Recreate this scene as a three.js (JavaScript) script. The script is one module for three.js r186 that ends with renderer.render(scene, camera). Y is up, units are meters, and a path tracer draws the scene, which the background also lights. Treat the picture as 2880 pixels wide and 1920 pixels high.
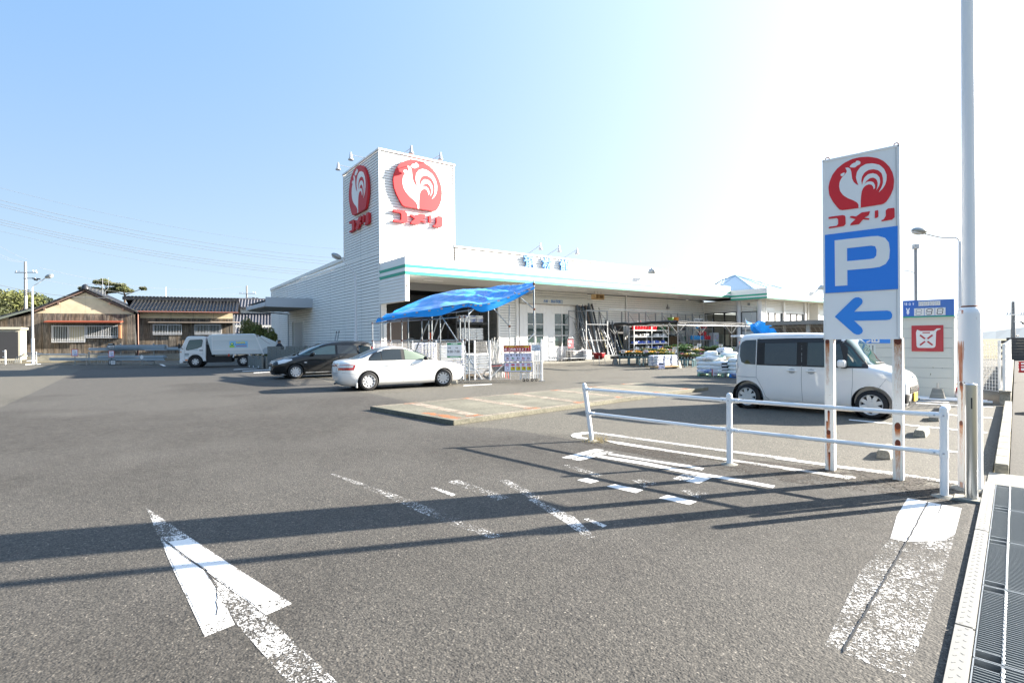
import * as THREE from 'three';
import { mergeGeometries, mergeVertices, toCreasedNormals } from 'three/addons/utils/BufferGeometryUtils.js';
import { RoundedBoxGeometry } from 'three/addons/geometries/RoundedBoxGeometry.js';
import { Brush, Evaluator, SUBTRACTION } from 'three-bvh-csg';

// ---------- camera, sky, sun, exposure ----------
const scene = new THREE.Scene();
const camera = new THREE.PerspectiveCamera(2 * Math.atan(960 / 1500) * 180 / Math.PI, 1024 / 682, 0.05, 1500);
camera.position.set(0, 1.65, 0);
camera.rotation.set(-5 / 1500, 0, -0.0085, 'XYZ');
const EXPOSURE = 4.8;
const SUN_AZ = 76 * Math.PI / 180, SUN_EL = 21.8 * Math.PI / 180;
const SUN = new THREE.Vector3(Math.sin(SUN_AZ) * Math.cos(SUN_EL), Math.sin(SUN_EL), -Math.cos(SUN_AZ) * Math.cos(SUN_EL));
{ // clear winter sky: blue overhead, pale at the horizon, a wide bright aureole round the low sun
  const w = 1024, h = 512, d = new Float32Array(w * h * 4), lerp = (a, b, t) => a + (b - a) * t;
  for (let j = 0; j < h; j++) for (let i = 0; i < w; i++) {
    const ph = ((i + 0.5) / w - 0.5) * 2 * Math.PI, th = ((j + 0.5) / h - 0.5) * Math.PI;
    const x = Math.cos(ph) * Math.cos(th), y = Math.sin(th), z = Math.sin(ph) * Math.cos(th);
    const ang = Math.acos(Math.min(1, Math.max(-1, x * SUN.x + y * SUN.y + z * SUN.z))) * 180 / Math.PI;
    const e = Math.max(0, y), t = Math.pow(1 - e, 2.8);
    const g = 0.60 * Math.exp(-(ang - 36) / 42) + 0.75 * Math.exp(-Math.pow(ang / 47, 2)), o = (j * w + i) * 4;
    const base = [lerp(0.11, 0.66, t), lerp(0.385, 0.85, t), lerp(0.86, 0.985, t)];
    const gl = [1.0, 0.97, 0.90];
    for (let c = 0; c < 3; c++) d[o + c] = (base[c] + g * gl[c]) / EXPOSURE;
    d[o + 3] = 1;
  }
  const sky = new THREE.DataTexture(d, w, h, THREE.RGBAFormat, THREE.FloatType);
  sky.mapping = THREE.EquirectangularReflectionMapping; sky.magFilter = sky.minFilter = THREE.LinearFilter;
  sky.wrapS = THREE.RepeatWrapping; sky.needsUpdate = true;
  scene.background = sky; scene.environment = sky;
}
const sun = new THREE.DirectionalLight(new THREE.Color(1, 0.925, 0.81), 5);
sun.position.copy(SUN).multiplyScalar(120).add(new THREE.Vector3(-5, 0, -25)); sun.target.position.set(-5, 0, -25);
sun.castShadow = true; sun.shadow.radius = 1;
sun.shadow.camera.left = -75; sun.shadow.camera.right = 75; sun.shadow.camera.top = 75; sun.shadow.camera.bottom = -75; sun.shadow.camera.far = 400; sun.shadow.mapSize.set(4096, 4096);
scene.add(sun, sun.target);
const renderer = new THREE.WebGLRenderer({ antialias: true });
renderer.setSize(1024, 682); renderer.toneMapping = THREE.LinearToneMapping; renderer.toneMappingExposure = EXPOSURE;
renderer.shadowMap.enabled = true;

// ---------- helpers ----------
const V3 = (x, y, z) => new THREE.Vector3(x, y, z), PI = Math.PI;
function rng(a) { return () => { a |= 0; a = a + 0x6D2B79F5 | 0; let t = Math.imul(a ^ a >>> 15, 1 | a); t = t + Math.imul(t ^ t >>> 7, 61 | t) ^ t; return ((t ^ t >>> 14) >>> 0) / 4294967296; }; }
const R = rng(7), rr = (a, b) => a + (b - a) * R();
function vnoise(seed) { // tileable value noise
  const r = rng(seed), T = new Float32Array(65536); for (let i = 0; i < 65536; i++) T[i] = r();
  return (x, y, p) => { const xi = Math.floor(x), yi = Math.floor(y), fx = x - xi, fy = y - yi, m = (a) => ((a % p) + p) % p;
    const u = fx * fx * (3 - 2 * fx), v = fy * fy * (3 - 2 * fy), g = (a, b) => T[(m(a) + m(b) * 251) & 65535];
    return (g(xi, yi) * (1 - u) + g(xi + 1, yi) * u) * (1 - v) + (g(xi, yi + 1) * (1 - u) + g(xi + 1, yi + 1) * u) * v; };
}
const nz = vnoise(11), nz2 = vnoise(29);
const fbm = (x, y, p, o = 4) => { let s = 0, a = 0.5, k = 1; for (let i = 0; i < o; i++) { s += a * nz(x * k + i * 17, y * k + i * 5, p * k); a *= 0.5; k *= 2; } return s / (1 - Math.pow(0.5, o)); };
function tex(w, h, fn, srgb = true, rep = 1) { // fn(u, v) -> grey or [r, g, b] in 0..1 (as displayed)
  const d = new Uint8Array(w * h * 4);
  for (let j = 0; j < h; j++) for (let i = 0; i < w; i++) { const c = fn(i / w, j / h), o = (j * w + i) * 4; for (let k = 0; k < 3; k++) d[o + k] = 255 * Math.min(1, Math.max(0, c.length ? c[k] : c)); d[o + 3] = 255; }
  const t = new THREE.DataTexture(d, w, h); t.wrapS = t.wrapT = THREE.RepeatWrapping; t.magFilter = THREE.LinearFilter; t.minFilter = THREE.LinearMipmapLinearFilter; t.generateMipmaps = true;
  if (srgb) t.colorSpace = THREE.SRGBColorSpace; t.repeat.set(rep, rep); t.needsUpdate = true; return t;
}
function canvasTex(w, h, draw) { const c = document.createElement('canvas'); c.width = w; c.height = h; draw(c.getContext('2d'), w, h); const t = new THREE.CanvasTexture(c); t.colorSpace = THREE.SRGBColorSpace; t.magFilter = THREE.LinearFilter; return t; }
const col = (c) => Array.isArray(c) ? new THREE.Color().setRGB(...c) : new THREE.Color(c);
const M = (c, rough = 0.7, metal = 0, ex = {}) => new THREE.MeshStandardMaterial({ color: col(c), roughness: rough, metalness: metal, side: THREE.DoubleSide, ...ex });
const MP = (c, rough, ex = {}) => new THREE.MeshPhysicalMaterial({ color: col(c), roughness: rough, side: THREE.DoubleSide, ...ex });
const NI = (g) => { const n = g.index ? g.toNonIndexed() : g; for (const k of Object.keys(n.attributes)) if (!['position', 'normal', 'uv'].includes(k)) n.deleteAttribute(k); if (!n.attributes.normal) n.computeVertexNormals(); if (!n.attributes.uv) n.setAttribute('uv', new THREE.BufferAttribute(new Float32Array(n.attributes.position.count * 2), 2)); return n; };
const triUV = (g, k = 1) => { const p = g.attributes.position, n = g.attributes.normal, u = g.attributes.uv; for (let i = 0; i < p.count; i++) { const ax = Math.abs(n.getX(i)), ay = Math.abs(n.getY(i)), az = Math.abs(n.getZ(i)); if (ay >= ax && ay >= az) u.setXY(i, p.getX(i) * k, p.getZ(i) * k); else if (ax >= az) u.setXY(i, p.getZ(i) * k, p.getY(i) * k); else u.setXY(i, p.getX(i) * k, p.getY(i) * k); } return g; };
const MX = new THREE.Matrix4(), EU = new THREE.Euler(), Q4 = new THREE.Quaternion();
const put = (g, x = 0, y = 0, z = 0, ry = 0, rx = 0, rz = 0) => { EU.set(rx, ry, rz, 'YXZ'); Q4.setFromEuler(EU); return g.applyMatrix4(MX.compose(V3(x, y, z), Q4, V3(1, 1, 1))); };
const bx = (w, h, d, x = 0, y = 0, z = 0, ry = 0, rx = 0, rz = 0) => put(NI(new THREE.BoxGeometry(w, h, d)), x, y, z, ry, rx, rz);
const rb = (w, h, d, r, x = 0, y = 0, z = 0, ry = 0, rx = 0, rz = 0, s = 2) => put(NI(new RoundedBoxGeometry(w, h, d, s, r)), x, y, z, ry, rx, rz);
const toV = (p) => p.isVector3 ? p : V3(...p);
function tb(p, q, r, n = 8, r2 = r) { p = toV(p); q = toV(q); const d = q.clone().sub(p), L = d.length(); const g = NI(new THREE.CylinderGeometry(r2, r, L, n)); Q4.setFromUnitVectors(V3(0, 1, 0), d.normalize()); return g.applyMatrix4(MX.compose(p.clone().add(q).multiplyScalar(0.5), Q4, V3(1, 1, 1))); }
const sph = (r, x, y, z, n = 8) => put(NI(new THREE.SphereGeometry(r, n, Math.max(4, n / 2 | 0) + 2)), x, y, z);
const poly = (pts, r, n = 7) => { const o = []; for (let i = 0; i + 1 < pts.length; i++) { o.push(tb(pts[i], pts[i + 1], r, n)); if (i) o.push(sph(r, ...toV(pts[i]).toArray(), n)); } return o; };
const tube = (pts, r, seg = 24, n = 6) => NI(new THREE.TubeGeometry(new THREE.CatmullRomCurve3(pts.map(toV)), seg, r, n));
const shp = (pts, holes = []) => { const s = new THREE.Shape(pts.map((p) => new THREE.Vector2(p[0], p[1]))); for (const h of holes) s.holes.push(new THREE.Path(h.map((p) => new THREE.Vector2(p[0], p[1])))); return s; };
const ex = (pts, depth, bev = 0, holes) => NI(new THREE.ExtrudeGeometry(shp(pts, holes), { depth, bevelEnabled: bev > 0, bevelSize: bev, bevelThickness: bev, bevelSegments: 2, curveSegments: 8 }));
const lathe = (pts, n = 24) => NI(new THREE.LatheGeometry(pts.map((p) => new THREE.Vector2(p[0], p[1])), n));
const smooth = (pts, k = 4) => new THREE.CatmullRomCurve3(pts.map((p) => V3(p[0], p[1], 0)), true, 'centripetal').getPoints(pts.length * k).slice(0, -1).map((p) => [p.x, p.y]);
const ORD = ['first', 'second', 'third', 'fourth', 'fifth', 'sixth', 'seventh', 'eighth', 'ninth', 'tenth', 'eleventh', 'twelfth', 'thirteenth', 'fourteenth', 'fifteenth', 'sixteenth', 'seventeenth', 'eighteenth', 'nineteenth', 'twentieth'];
const ord = (k) => k < 20 ? ORD[k] : 'twenty-' + ORD[k - 20];
const taken = new Map();
const numbered = (n) => { const k = taken.get(n) || 0; taken.set(n, k + 1); return k ? n + '_' + String(k).padStart(3, '0') : n; };
function mk(name, geos, mat, parent, k) { const g = Array.isArray(geos) ? (geos.length > 1 ? mergeGeometries(geos.map(NI)) : NI(geos[0])) : NI(geos); if (k) triUV(g, k); const m = new THREE.Mesh(g, mat); m.name = name; m.castShadow = m.receiveShadow = true; if (parent) parent.add(m); return m; }
function thing(name, label, category, pos = [0, 0, 0], ry = 0, group) { const o = new THREE.Group(); o.name = numbered(name); scene.add(o); o.position.copy(toV(pos)); o.rotation.y = ry; o.userData = { label, category }; if (group) o.userData.group = group; return o; }
function solo(name, label, category, geos, mat, pos = [0, 0, 0], ry = 0, group, k) { const m = mk(numbered(name), geos, mat, scene, k); m.position.copy(toV(pos)); m.rotation.y = ry; m.userData = { label, category }; if (group) m.userData.group = group; return m; }
function struct(name, geos, mat, k, parent) { const m = mk(parent ? name : numbered(name), geos, mat, parent || scene, k); if (!parent) m.userData = { kind: 'structure' }; return m; }
function dup(o, pos, ry = 0, label) { const c = o.clone(); c.name = numbered(o.name.replace(/_\d{3}$/, '')); c.userData = { ...o.userData }; if (label) c.userData.label = label; scene.add(c); c.position.copy(toV(pos)); c.rotation.y = ry; return c; }
const flat = (pts, y = 0) => { const g = NI(new THREE.ShapeGeometry(shp(pts.map((p) => [p[0], -p[1]])))); g.rotateX(-PI / 2); g.translate(0, y, 0); return triUV(g, 1); };
const sheet = (w, h, x, y, z, ry = 0, rx = 0) => put(NI(new THREE.PlaneGeometry(w, h)), x, y, z, ry, rx);

// frames of reference read from the place: the shop front runs along U, the kerb line and road along A, bays across it along B
const TH = 36.7 * PI / 180, UX = Math.cos(TH), UZ = -Math.sin(TH);
const ORG = V3(-7.73, 0, -31.4);
const S = (s, h, f) => V3(ORG.x + UX * s - UZ * f, h, ORG.z + UZ * s + UX * f);    // s along the front, f out from the wall
const AZ = 43.4 * PI / 180, AX = Math.sin(AZ), AZZ = -Math.cos(AZ);
const RD = (a, n, h = 0) => V3(2.11 + AX * a - AZZ * n, h, -2.54 + AZZ * a + AX * n); // a along the kerb, n out to the road side
const TA = Math.atan2(-AZZ, AX), TB = Math.atan2(-0.6884, 0.7254);                  // turns that lay local x along A / B
// ---------- stroke lettering (x y pairs on a 0..9 grid, y downwards) ----------
const GLYPH = {
  木: '1383 5059 5318 5398', 材: '0343 2029 2307 2345 5393 7079 7349', 口: '1181 8189 8919 1911', '・': '4445', 
  資: '0112 0423 3021 3181 6134 6184 2484 2428 8488 2656 2686 2888 3819 7899', 館: '2004 2043 1434 1419 4446 1646 1848 2149 6061 5152 5191 9192 6383 6369 8385 6585 6787 8789 6989',
  受: '1070 1121 4142 8171 0304 0393 9394 2585 8519 2599', 渡: '0012 0314 0927 5051 2191 3137 3729 4393 5256 7276 5676 4787 8749 5799',
  灯: '2029 0213 3243 2808 2849 4191 7179 7959', 油: '0112 0314 0928 4292 4249 9299 4999 4696 6069', 
  ご: '2171 2829 2999 7092 8092', 利: '4011 0242 2029 2307 2345 6167 9099 9979', 用: '1118 1191 9199 1494 1696 5159 1809', で: '1191 9153 5356 5689 7374 9495', き: '1181 1373 3066 2678 7839 2747', ま: '1282 2474 5057 5728 2749 6979', す: '1191 6065 6554 4446 4666 6649', '！': '5056 5859',
  取: '0141 1118 4149 1343 1545 0848 5191 9159 5399', り: '2025 7076 7659', 置: '1191 1113 9193 1393 4143 7173 0595 5456 3689 3666 6669 3868 0999', サ: '1292 3035 7076 7659', ー: '1595', ビ: '2029 2999 8124 8091 9192', ス: '1181 8119 5589', プ: '1181 8139 9091', レ: '2029 2995', ミ: '2181 2474 1788', ア: '1191 9155 4149', ム: '4018 1898 7599',
  山: '5058 1318 1898 9398', 陽: '0109 0131 3123 2334 5090 5053 9093 5292 4595 5729', 小: '5059 2417 7496', 野: '0040 0004 4044 0242 2029 0646 0949 5090 9073 5393 7379', 田: '1181 1119 8189 1989 5159 1585', 市: '5051 0292 2428 2484 8488 5259', 付: '2004 1319 4393 7079 4557', 商: '5051 1292 1319 9399 1393 4454 6464 3666 3669 6669 3969', 品: '3070 3034 7074 3474 0545 0509 4549 0949 5595 5559 9599 5999', 券: '2031 7061 1282 0494 4049 3609 6499 3777',
  午: '3011 2181 0595 5159', 前: '2031 7061 0292 1419 4449 1444 1646 6467 9499', 後: '2003 3114 2529 5043 6346 3687 6359', 営: '1021 5051 9081 0293 3464 3656 3959', 業: '3033 6063 0292 1484 0696 5459 5619', 時: '0131 0108 3138 0848 6065 4292 4595 7579', 間: '0009 0040 9099 5090 3464 3469 6469 3666', 税: '3011 0343 2029 4252 7041 4484 5659 8699', 込: '0102 0409 0999 6247 6298', 全: '5013 5093 2383 2686 5359 0999',
};
function strokes(ch) { return (GLYPH[ch] || '1191 1595 1999').split(' ').map((s) => { const p = []; for (let i = 0; i + 1 < s.length; i += 2) p.push([+s[i], +s[i + 1]]); return p; }); }
function strokeText(parent, chars, x, y, step, size, width, z, mat, name, depth = 0.004) { // built letters, one mesh each
  chars.forEach((ch, i) => { const o = []; for (const s of strokes(ch)) for (let k = 0; k + 1 < s.length; k++) { const u = size / 9, a = [s[k][0] * u, (9 - s[k][1]) * u], b = [s[k + 1][0] * u, (9 - s[k + 1][1]) * u], L = Math.hypot(b[0] - a[0], b[1] - a[1]); o.push(bx(L + width, width, depth, x + i * step + (a[0] + b[0]) / 2, y + (a[1] + b[1]) / 2, z + depth / 2 + 0.0004 * (o.length % 5), 0, 0, Math.atan2(b[1] - a[1], b[0] - a[0]))); } mk(name, o, mat, parent); });
}
function inkText(c, text, x, y, size, lw, color, step = size * 1.12) { c.strokeStyle = color; c.lineWidth = lw; c.lineCap = 'round'; [...text].forEach((ch, i) => { for (const s of strokes(ch)) { c.beginPath(); s.forEach((p, k) => c[k ? 'lineTo' : 'moveTo'](x + i * step + p[0] * size / 9, y + p[1] * size / 9)); c.stroke(); } }); }
// ---------- materials ----------
const asphaltTex = (seed, lo, hi, tint, stones) => { const n = vnoise(seed); return tex(1024, 1024, (u, v) => {
  const f = n(u * 320, v * 320, 320), g = n(u * 160 + 9, v * 160, 160), c = n(u * 14, v * 14, 14), b = n(u * 5 + 3, v * 5, 5);
  let x = lo + (hi - lo) * (0.55 * f + 0.45 * g) + 0.018 * (c - 0.5) + 0.008 * (b - 0.5);
  if (f > stones) x += 0.28 * (f - stones) / (1 - stones); if (f < 0.14) x *= 0.6;
  return [x * tint[0], x * tint[1], x * tint[2]]; }); };
const asphaltBump = tex(1024, 1024, (u, v) => 0.6 * nz(u * 320, v * 320, 320) + 0.4 * nz2(u * 160, v * 160, 160), false);
for (const t of [asphaltBump]) t.repeat.set(1 / 2.4, 1 / 2.4);
const mapOld = asphaltTex(41, 0.20, 0.43, [1.05, 1, 0.89], 0.82), mapNew = asphaltTex(43, 0.155, 0.36, [1.055, 1, 0.915], 0.86);
mapOld.repeat.set(1 / 2.4, 1 / 2.4); mapNew.repeat.set(1 / 2.4, 1 / 2.4);
const mAsphaltOld = M('#ffffff', 0.86, 0, { map: mapOld, bumpMap: asphaltBump, bumpScale: 0.004, vertexColors: true });
const mAsphaltNew = M('#ffffff', 0.84, 0, { map: mapNew, bumpMap: asphaltBump, bumpScale: 0.004, vertexColors: true });
const concMap = tex(512, 512, (u, v) => { const f = fbm(u * 8, v * 8, 8, 5), g = nz2(u * 180, v * 180, 180); const x = 0.52 + 0.22 * (f - 0.5) + 0.14 * (g - 0.5); return [x * 1.02, x, x * 0.93]; });
concMap.repeat.set(0.5, 0.5);
const mConc = M('#ffffff', 0.9, 0, { map: concMap, bumpMap: concMap, bumpScale: 0.002 });
const mConcDark = M([0.5, 0.5, 0.48], 0.9, 0, { map: concMap });
const soilMap = tex(512, 512, (u, v) => { const f = fbm(u * 9, v * 9, 9, 5), g = nz2(u * 140, v * 140, 140); const x = 0.38 + 0.3 * (f - 0.5) + 0.22 * (g - 0.5); return [x * 1.1, x, x * 0.72]; });
soilMap.repeat.set(0.25, 0.25);
const mSoil = M('#ffffff', 1, 0, { map: soilMap });
// road paint, worn away in streaks and flakes
const wornAlpha = (seed, lo, hi, n1 = 380) => { const n = vnoise(seed); return tex(1024, 1024, (u, v) => { const f = 0.62 * n(u * n1, v * n1, n1) + 0.38 * n(u * 130 + 7, v * 130, 130), c = 0.5 * n(u * 9, v * 9, 9) + 0.3 * n(u * 26 + 3, v * 26, 26) + 0.2 * n(u * 60, v * 60 + 5, 60); const cov = lo + (hi - lo) * Math.min(1, Math.max(0, (c - 0.28) / 0.44)); return Math.min(1, Math.max(0, (f - (0.86 - 0.72 * cov)) * 4 + 0.5)); }, false); };
const paint = (lo, hi, seed) => { const t = wornAlpha(seed, lo, hi); t.repeat.set(0.5, 0.5); return M([0.72, 0.70, 0.67], 0.8, 0, { alphaMap: t, transparent: true }); };
const mPaint = paint(0.80, 1.2, 3), mPaintMid = paint(0.36, 0.85, 5), mPaintWorn = paint(0.2, 0.52, 9), mPaintFaint = paint(0.06, 0.33, 13);
// white wall cladding with weather streaks
const streak = tex(512, 512, (u, v) => { const a = fbm(u * 60, v * 3, 60, 3), b = fbm(u * 5, v * 5, 5, 4); const x = 0.955 - 0.10 * Math.max(0, a - 0.52) - 0.07 * Math.max(0, b - 0.5); return [x, x, x * 0.985]; });
streak.repeat.set(0.22, 0.22);
const mSiding = M([0.98, 0.95, 0.92], 0.5, 0, { map: streak }), mSidingGrey = mSiding, mTrim = M([0.88, 0.86, 0.83], 0.5);
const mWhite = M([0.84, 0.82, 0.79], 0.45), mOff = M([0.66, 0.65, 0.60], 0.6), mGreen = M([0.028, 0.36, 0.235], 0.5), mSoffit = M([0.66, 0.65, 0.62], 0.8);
const mRed = M([0.74, 0.014, 0.024], 0.42), mRedTower = M([0.56, 0.012, 0.02], 0.55), mBlue = M([0.025, 0.235, 0.80], 0.4), mBlueLight = M([0.035, 0.27, 0.80], 0.5);
const mBlack = M([0.012, 0.012, 0.013], 0.6), mRubber = M([0.016, 0.016, 0.017], 0.85), mDark = M([0.035, 0.037, 0.04], 0.6);
const galvMap = tex(256, 256, (u, v) => { const x = 0.62 + 0.2 * (fbm(u * 12, v * 12, 12, 4) - 0.5); return [x * 0.97, x, x * 1.02]; });
const mGalv = M('#ffffff', 0.42, 0.8, { map: galvMap }), mSteel = M([0.5, 0.51, 0.52], 0.3, 1), mGrey = M([0.3, 0.31, 0.32], 0.6), mPole = M([0.55, 0.56, 0.57], 0.5, 0.1);
const mGlassDark = MP([0.012, 0.016, 0.016], 0.04, { clearcoat: 1, clearcoatRoughness: 0.02 }), mGlassGreen = MP([0.02, 0.055, 0.045], 0.05, { clearcoat: 1, clearcoatRoughness: 0.03 });
const mGlassShop = MP([0.03, 0.055, 0.05], 0.06, { clearcoat: 0.8, clearcoatRoughness: 0.03 });
const mGalvDark = M([0.27, 0.28, 0.29], 0.5, 0.4), mPaneClear = MP([0.62, 0.66, 0.63], 0.02, { transmission: 1, thickness: 0 });
const mChrome = M([0.75, 0.76, 0.78], 0.12, 1), mLens = MP([0.6, 0.63, 0.65], 0.06, { clearcoat: 1 }), mLensRed = MP([0.42, 0.008, 0.012], 0.12, { clearcoat: 1 }), mAmber = MP([0.8, 0.22, 0.02], 0.2);
const mWood = (() => { const t = tex(256, 512, (u, v) => { const g = fbm(u * 40, v * 3, 40, 3), f = fbm(u * 6, v * 6, 6, 4), x = 0.41 + 0.34 * (g - 0.5) + 0.24 * (f - 0.5); return [x * 1.03, x * 0.97, x * 0.90]; }); t.repeat.set(1, 0.5); return t; })();
const woodTones = [[1, 0.97, 0.92], [0.78, 0.74, 0.7], [1.15, 1.05, 0.95], [0.92, 0.8, 0.66]].map((c) => M(c, 0.9, 0, { map: mWood }));
const mPine = M([0.50, 0.33, 0.16], 0.8), mBrownMetal = M([0.13, 0.10, 0.085], 0.6), mRust = M([0.17, 0.05, 0.018], 0.9);
const plasterMap = tex(256, 256, (u, v) => { const f = fbm(u * 6, v * 6, 6, 5), x = 0.84 + 0.14 * (f - 0.5); return [x, x * 0.93, x * 0.78]; });
const mPlaster = M('#ffffff', 0.9, 0, { map: plasterMap });
const tileMap = tex(256, 256, (u, v) => { const f = fbm(u * 20, v * 20, 20, 4), m = fbm(u * 5 + 2, v * 5, 5, 3); const x = 0.16 + 0.16 * (f - 0.5); const k = m > 0.62 ? 0.14 : 0; return [x + k, x * 1.02 + k * 0.95, x * 1.14 + k * 0.6]; });
const mTile = M('#ffffff', 0.38, 0, { map: tileMap }), mTileGrey = M([0.10, 0.10, 0.115], 0.75);
const bagMap = tex(256, 256, (u, v) => { const f = fbm(u * 5, v * 5, 5, 4), g = fbm(u * 22 + 4, v * 9, 22, 3), x = 0.92 + 0.08 * (f - 0.5); return g > 0.53 ? [x * 0.5, x * 0.58, x * 0.8] : [x, x, x * 0.99]; });
const mBagWhite = M('#f2f2f0', 0.55), mBagPrint = M('#ffffff', 0.45, 0, { map: bagMap }), mBagGrey = M([0.42, 0.40, 0.38], 0.8);
const bagTeal = tex(256, 256, (u, v) => { const a = fbm(u * 3 + 1, v * 3, 3, 3), g = nz2(u * 40, v * 12, 40); return a > 0.55 ? [0.34, 0.60 + 0.1 * g, 0.62] : [0.93, 0.94, 0.93]; });
const mBagTeal = M('#ffffff', 0.4, 0, { map: bagTeal });

// ---------- ground ----------
function ground(name, pts, y, mat, step) { // a sheet cut into cells near the camera so that its tone can vary in patches
  let g = new THREE.ShapeGeometry(shp(pts.map((p) => [p[0], -p[1]]))); g.rotateX(-PI / 2); g = triUV(NI(g)); g.translate(0, y, 0);
  const c = new Float32Array(g.attributes.position.count * 3).fill(1); g.setAttribute('color', new THREE.BufferAttribute(c, 3));
  const m = new THREE.Mesh(g, mat); m.name = name; m.receiveShadow = true; m.userData = { kind: 'structure' }; scene.add(m); return m;
}
const P2 = (v) => [v.x, v.z];
{
  const g = flat([[-400, 60], [400, 60], [400, -500], [-400, -500]], -0.16); struct('ground', g, M([0.8, 0.82, 0.62], 1, 0, { map: soilMap }));
}
const lot = ground('parking_lot', [[-75, 14], P2(RD(-14, 0)), P2(RD(46, 0)), [20, -90], [-75, -90]], 0, mAsphaltOld);
const lane = ground('asphalt_lane', [[-13.2, 14], [-13.35, -13.9], [-15.7, -17.3], [-19.9, -23.3], [-28.2, -35], [-24, -37.5], [-17, -36.6], [-12.5, -30.2], [-5.04, -17.4], [-3.98, -16.1], [-2.58, -13.95], [-2.0, -11.3], [-1.15, -10.27], [-0.04, -9.8], [1.07, -8.63], P2(RD(3.75, 0)), P2(RD(-13, 0))], 0.004, mAsphaltNew);
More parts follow.
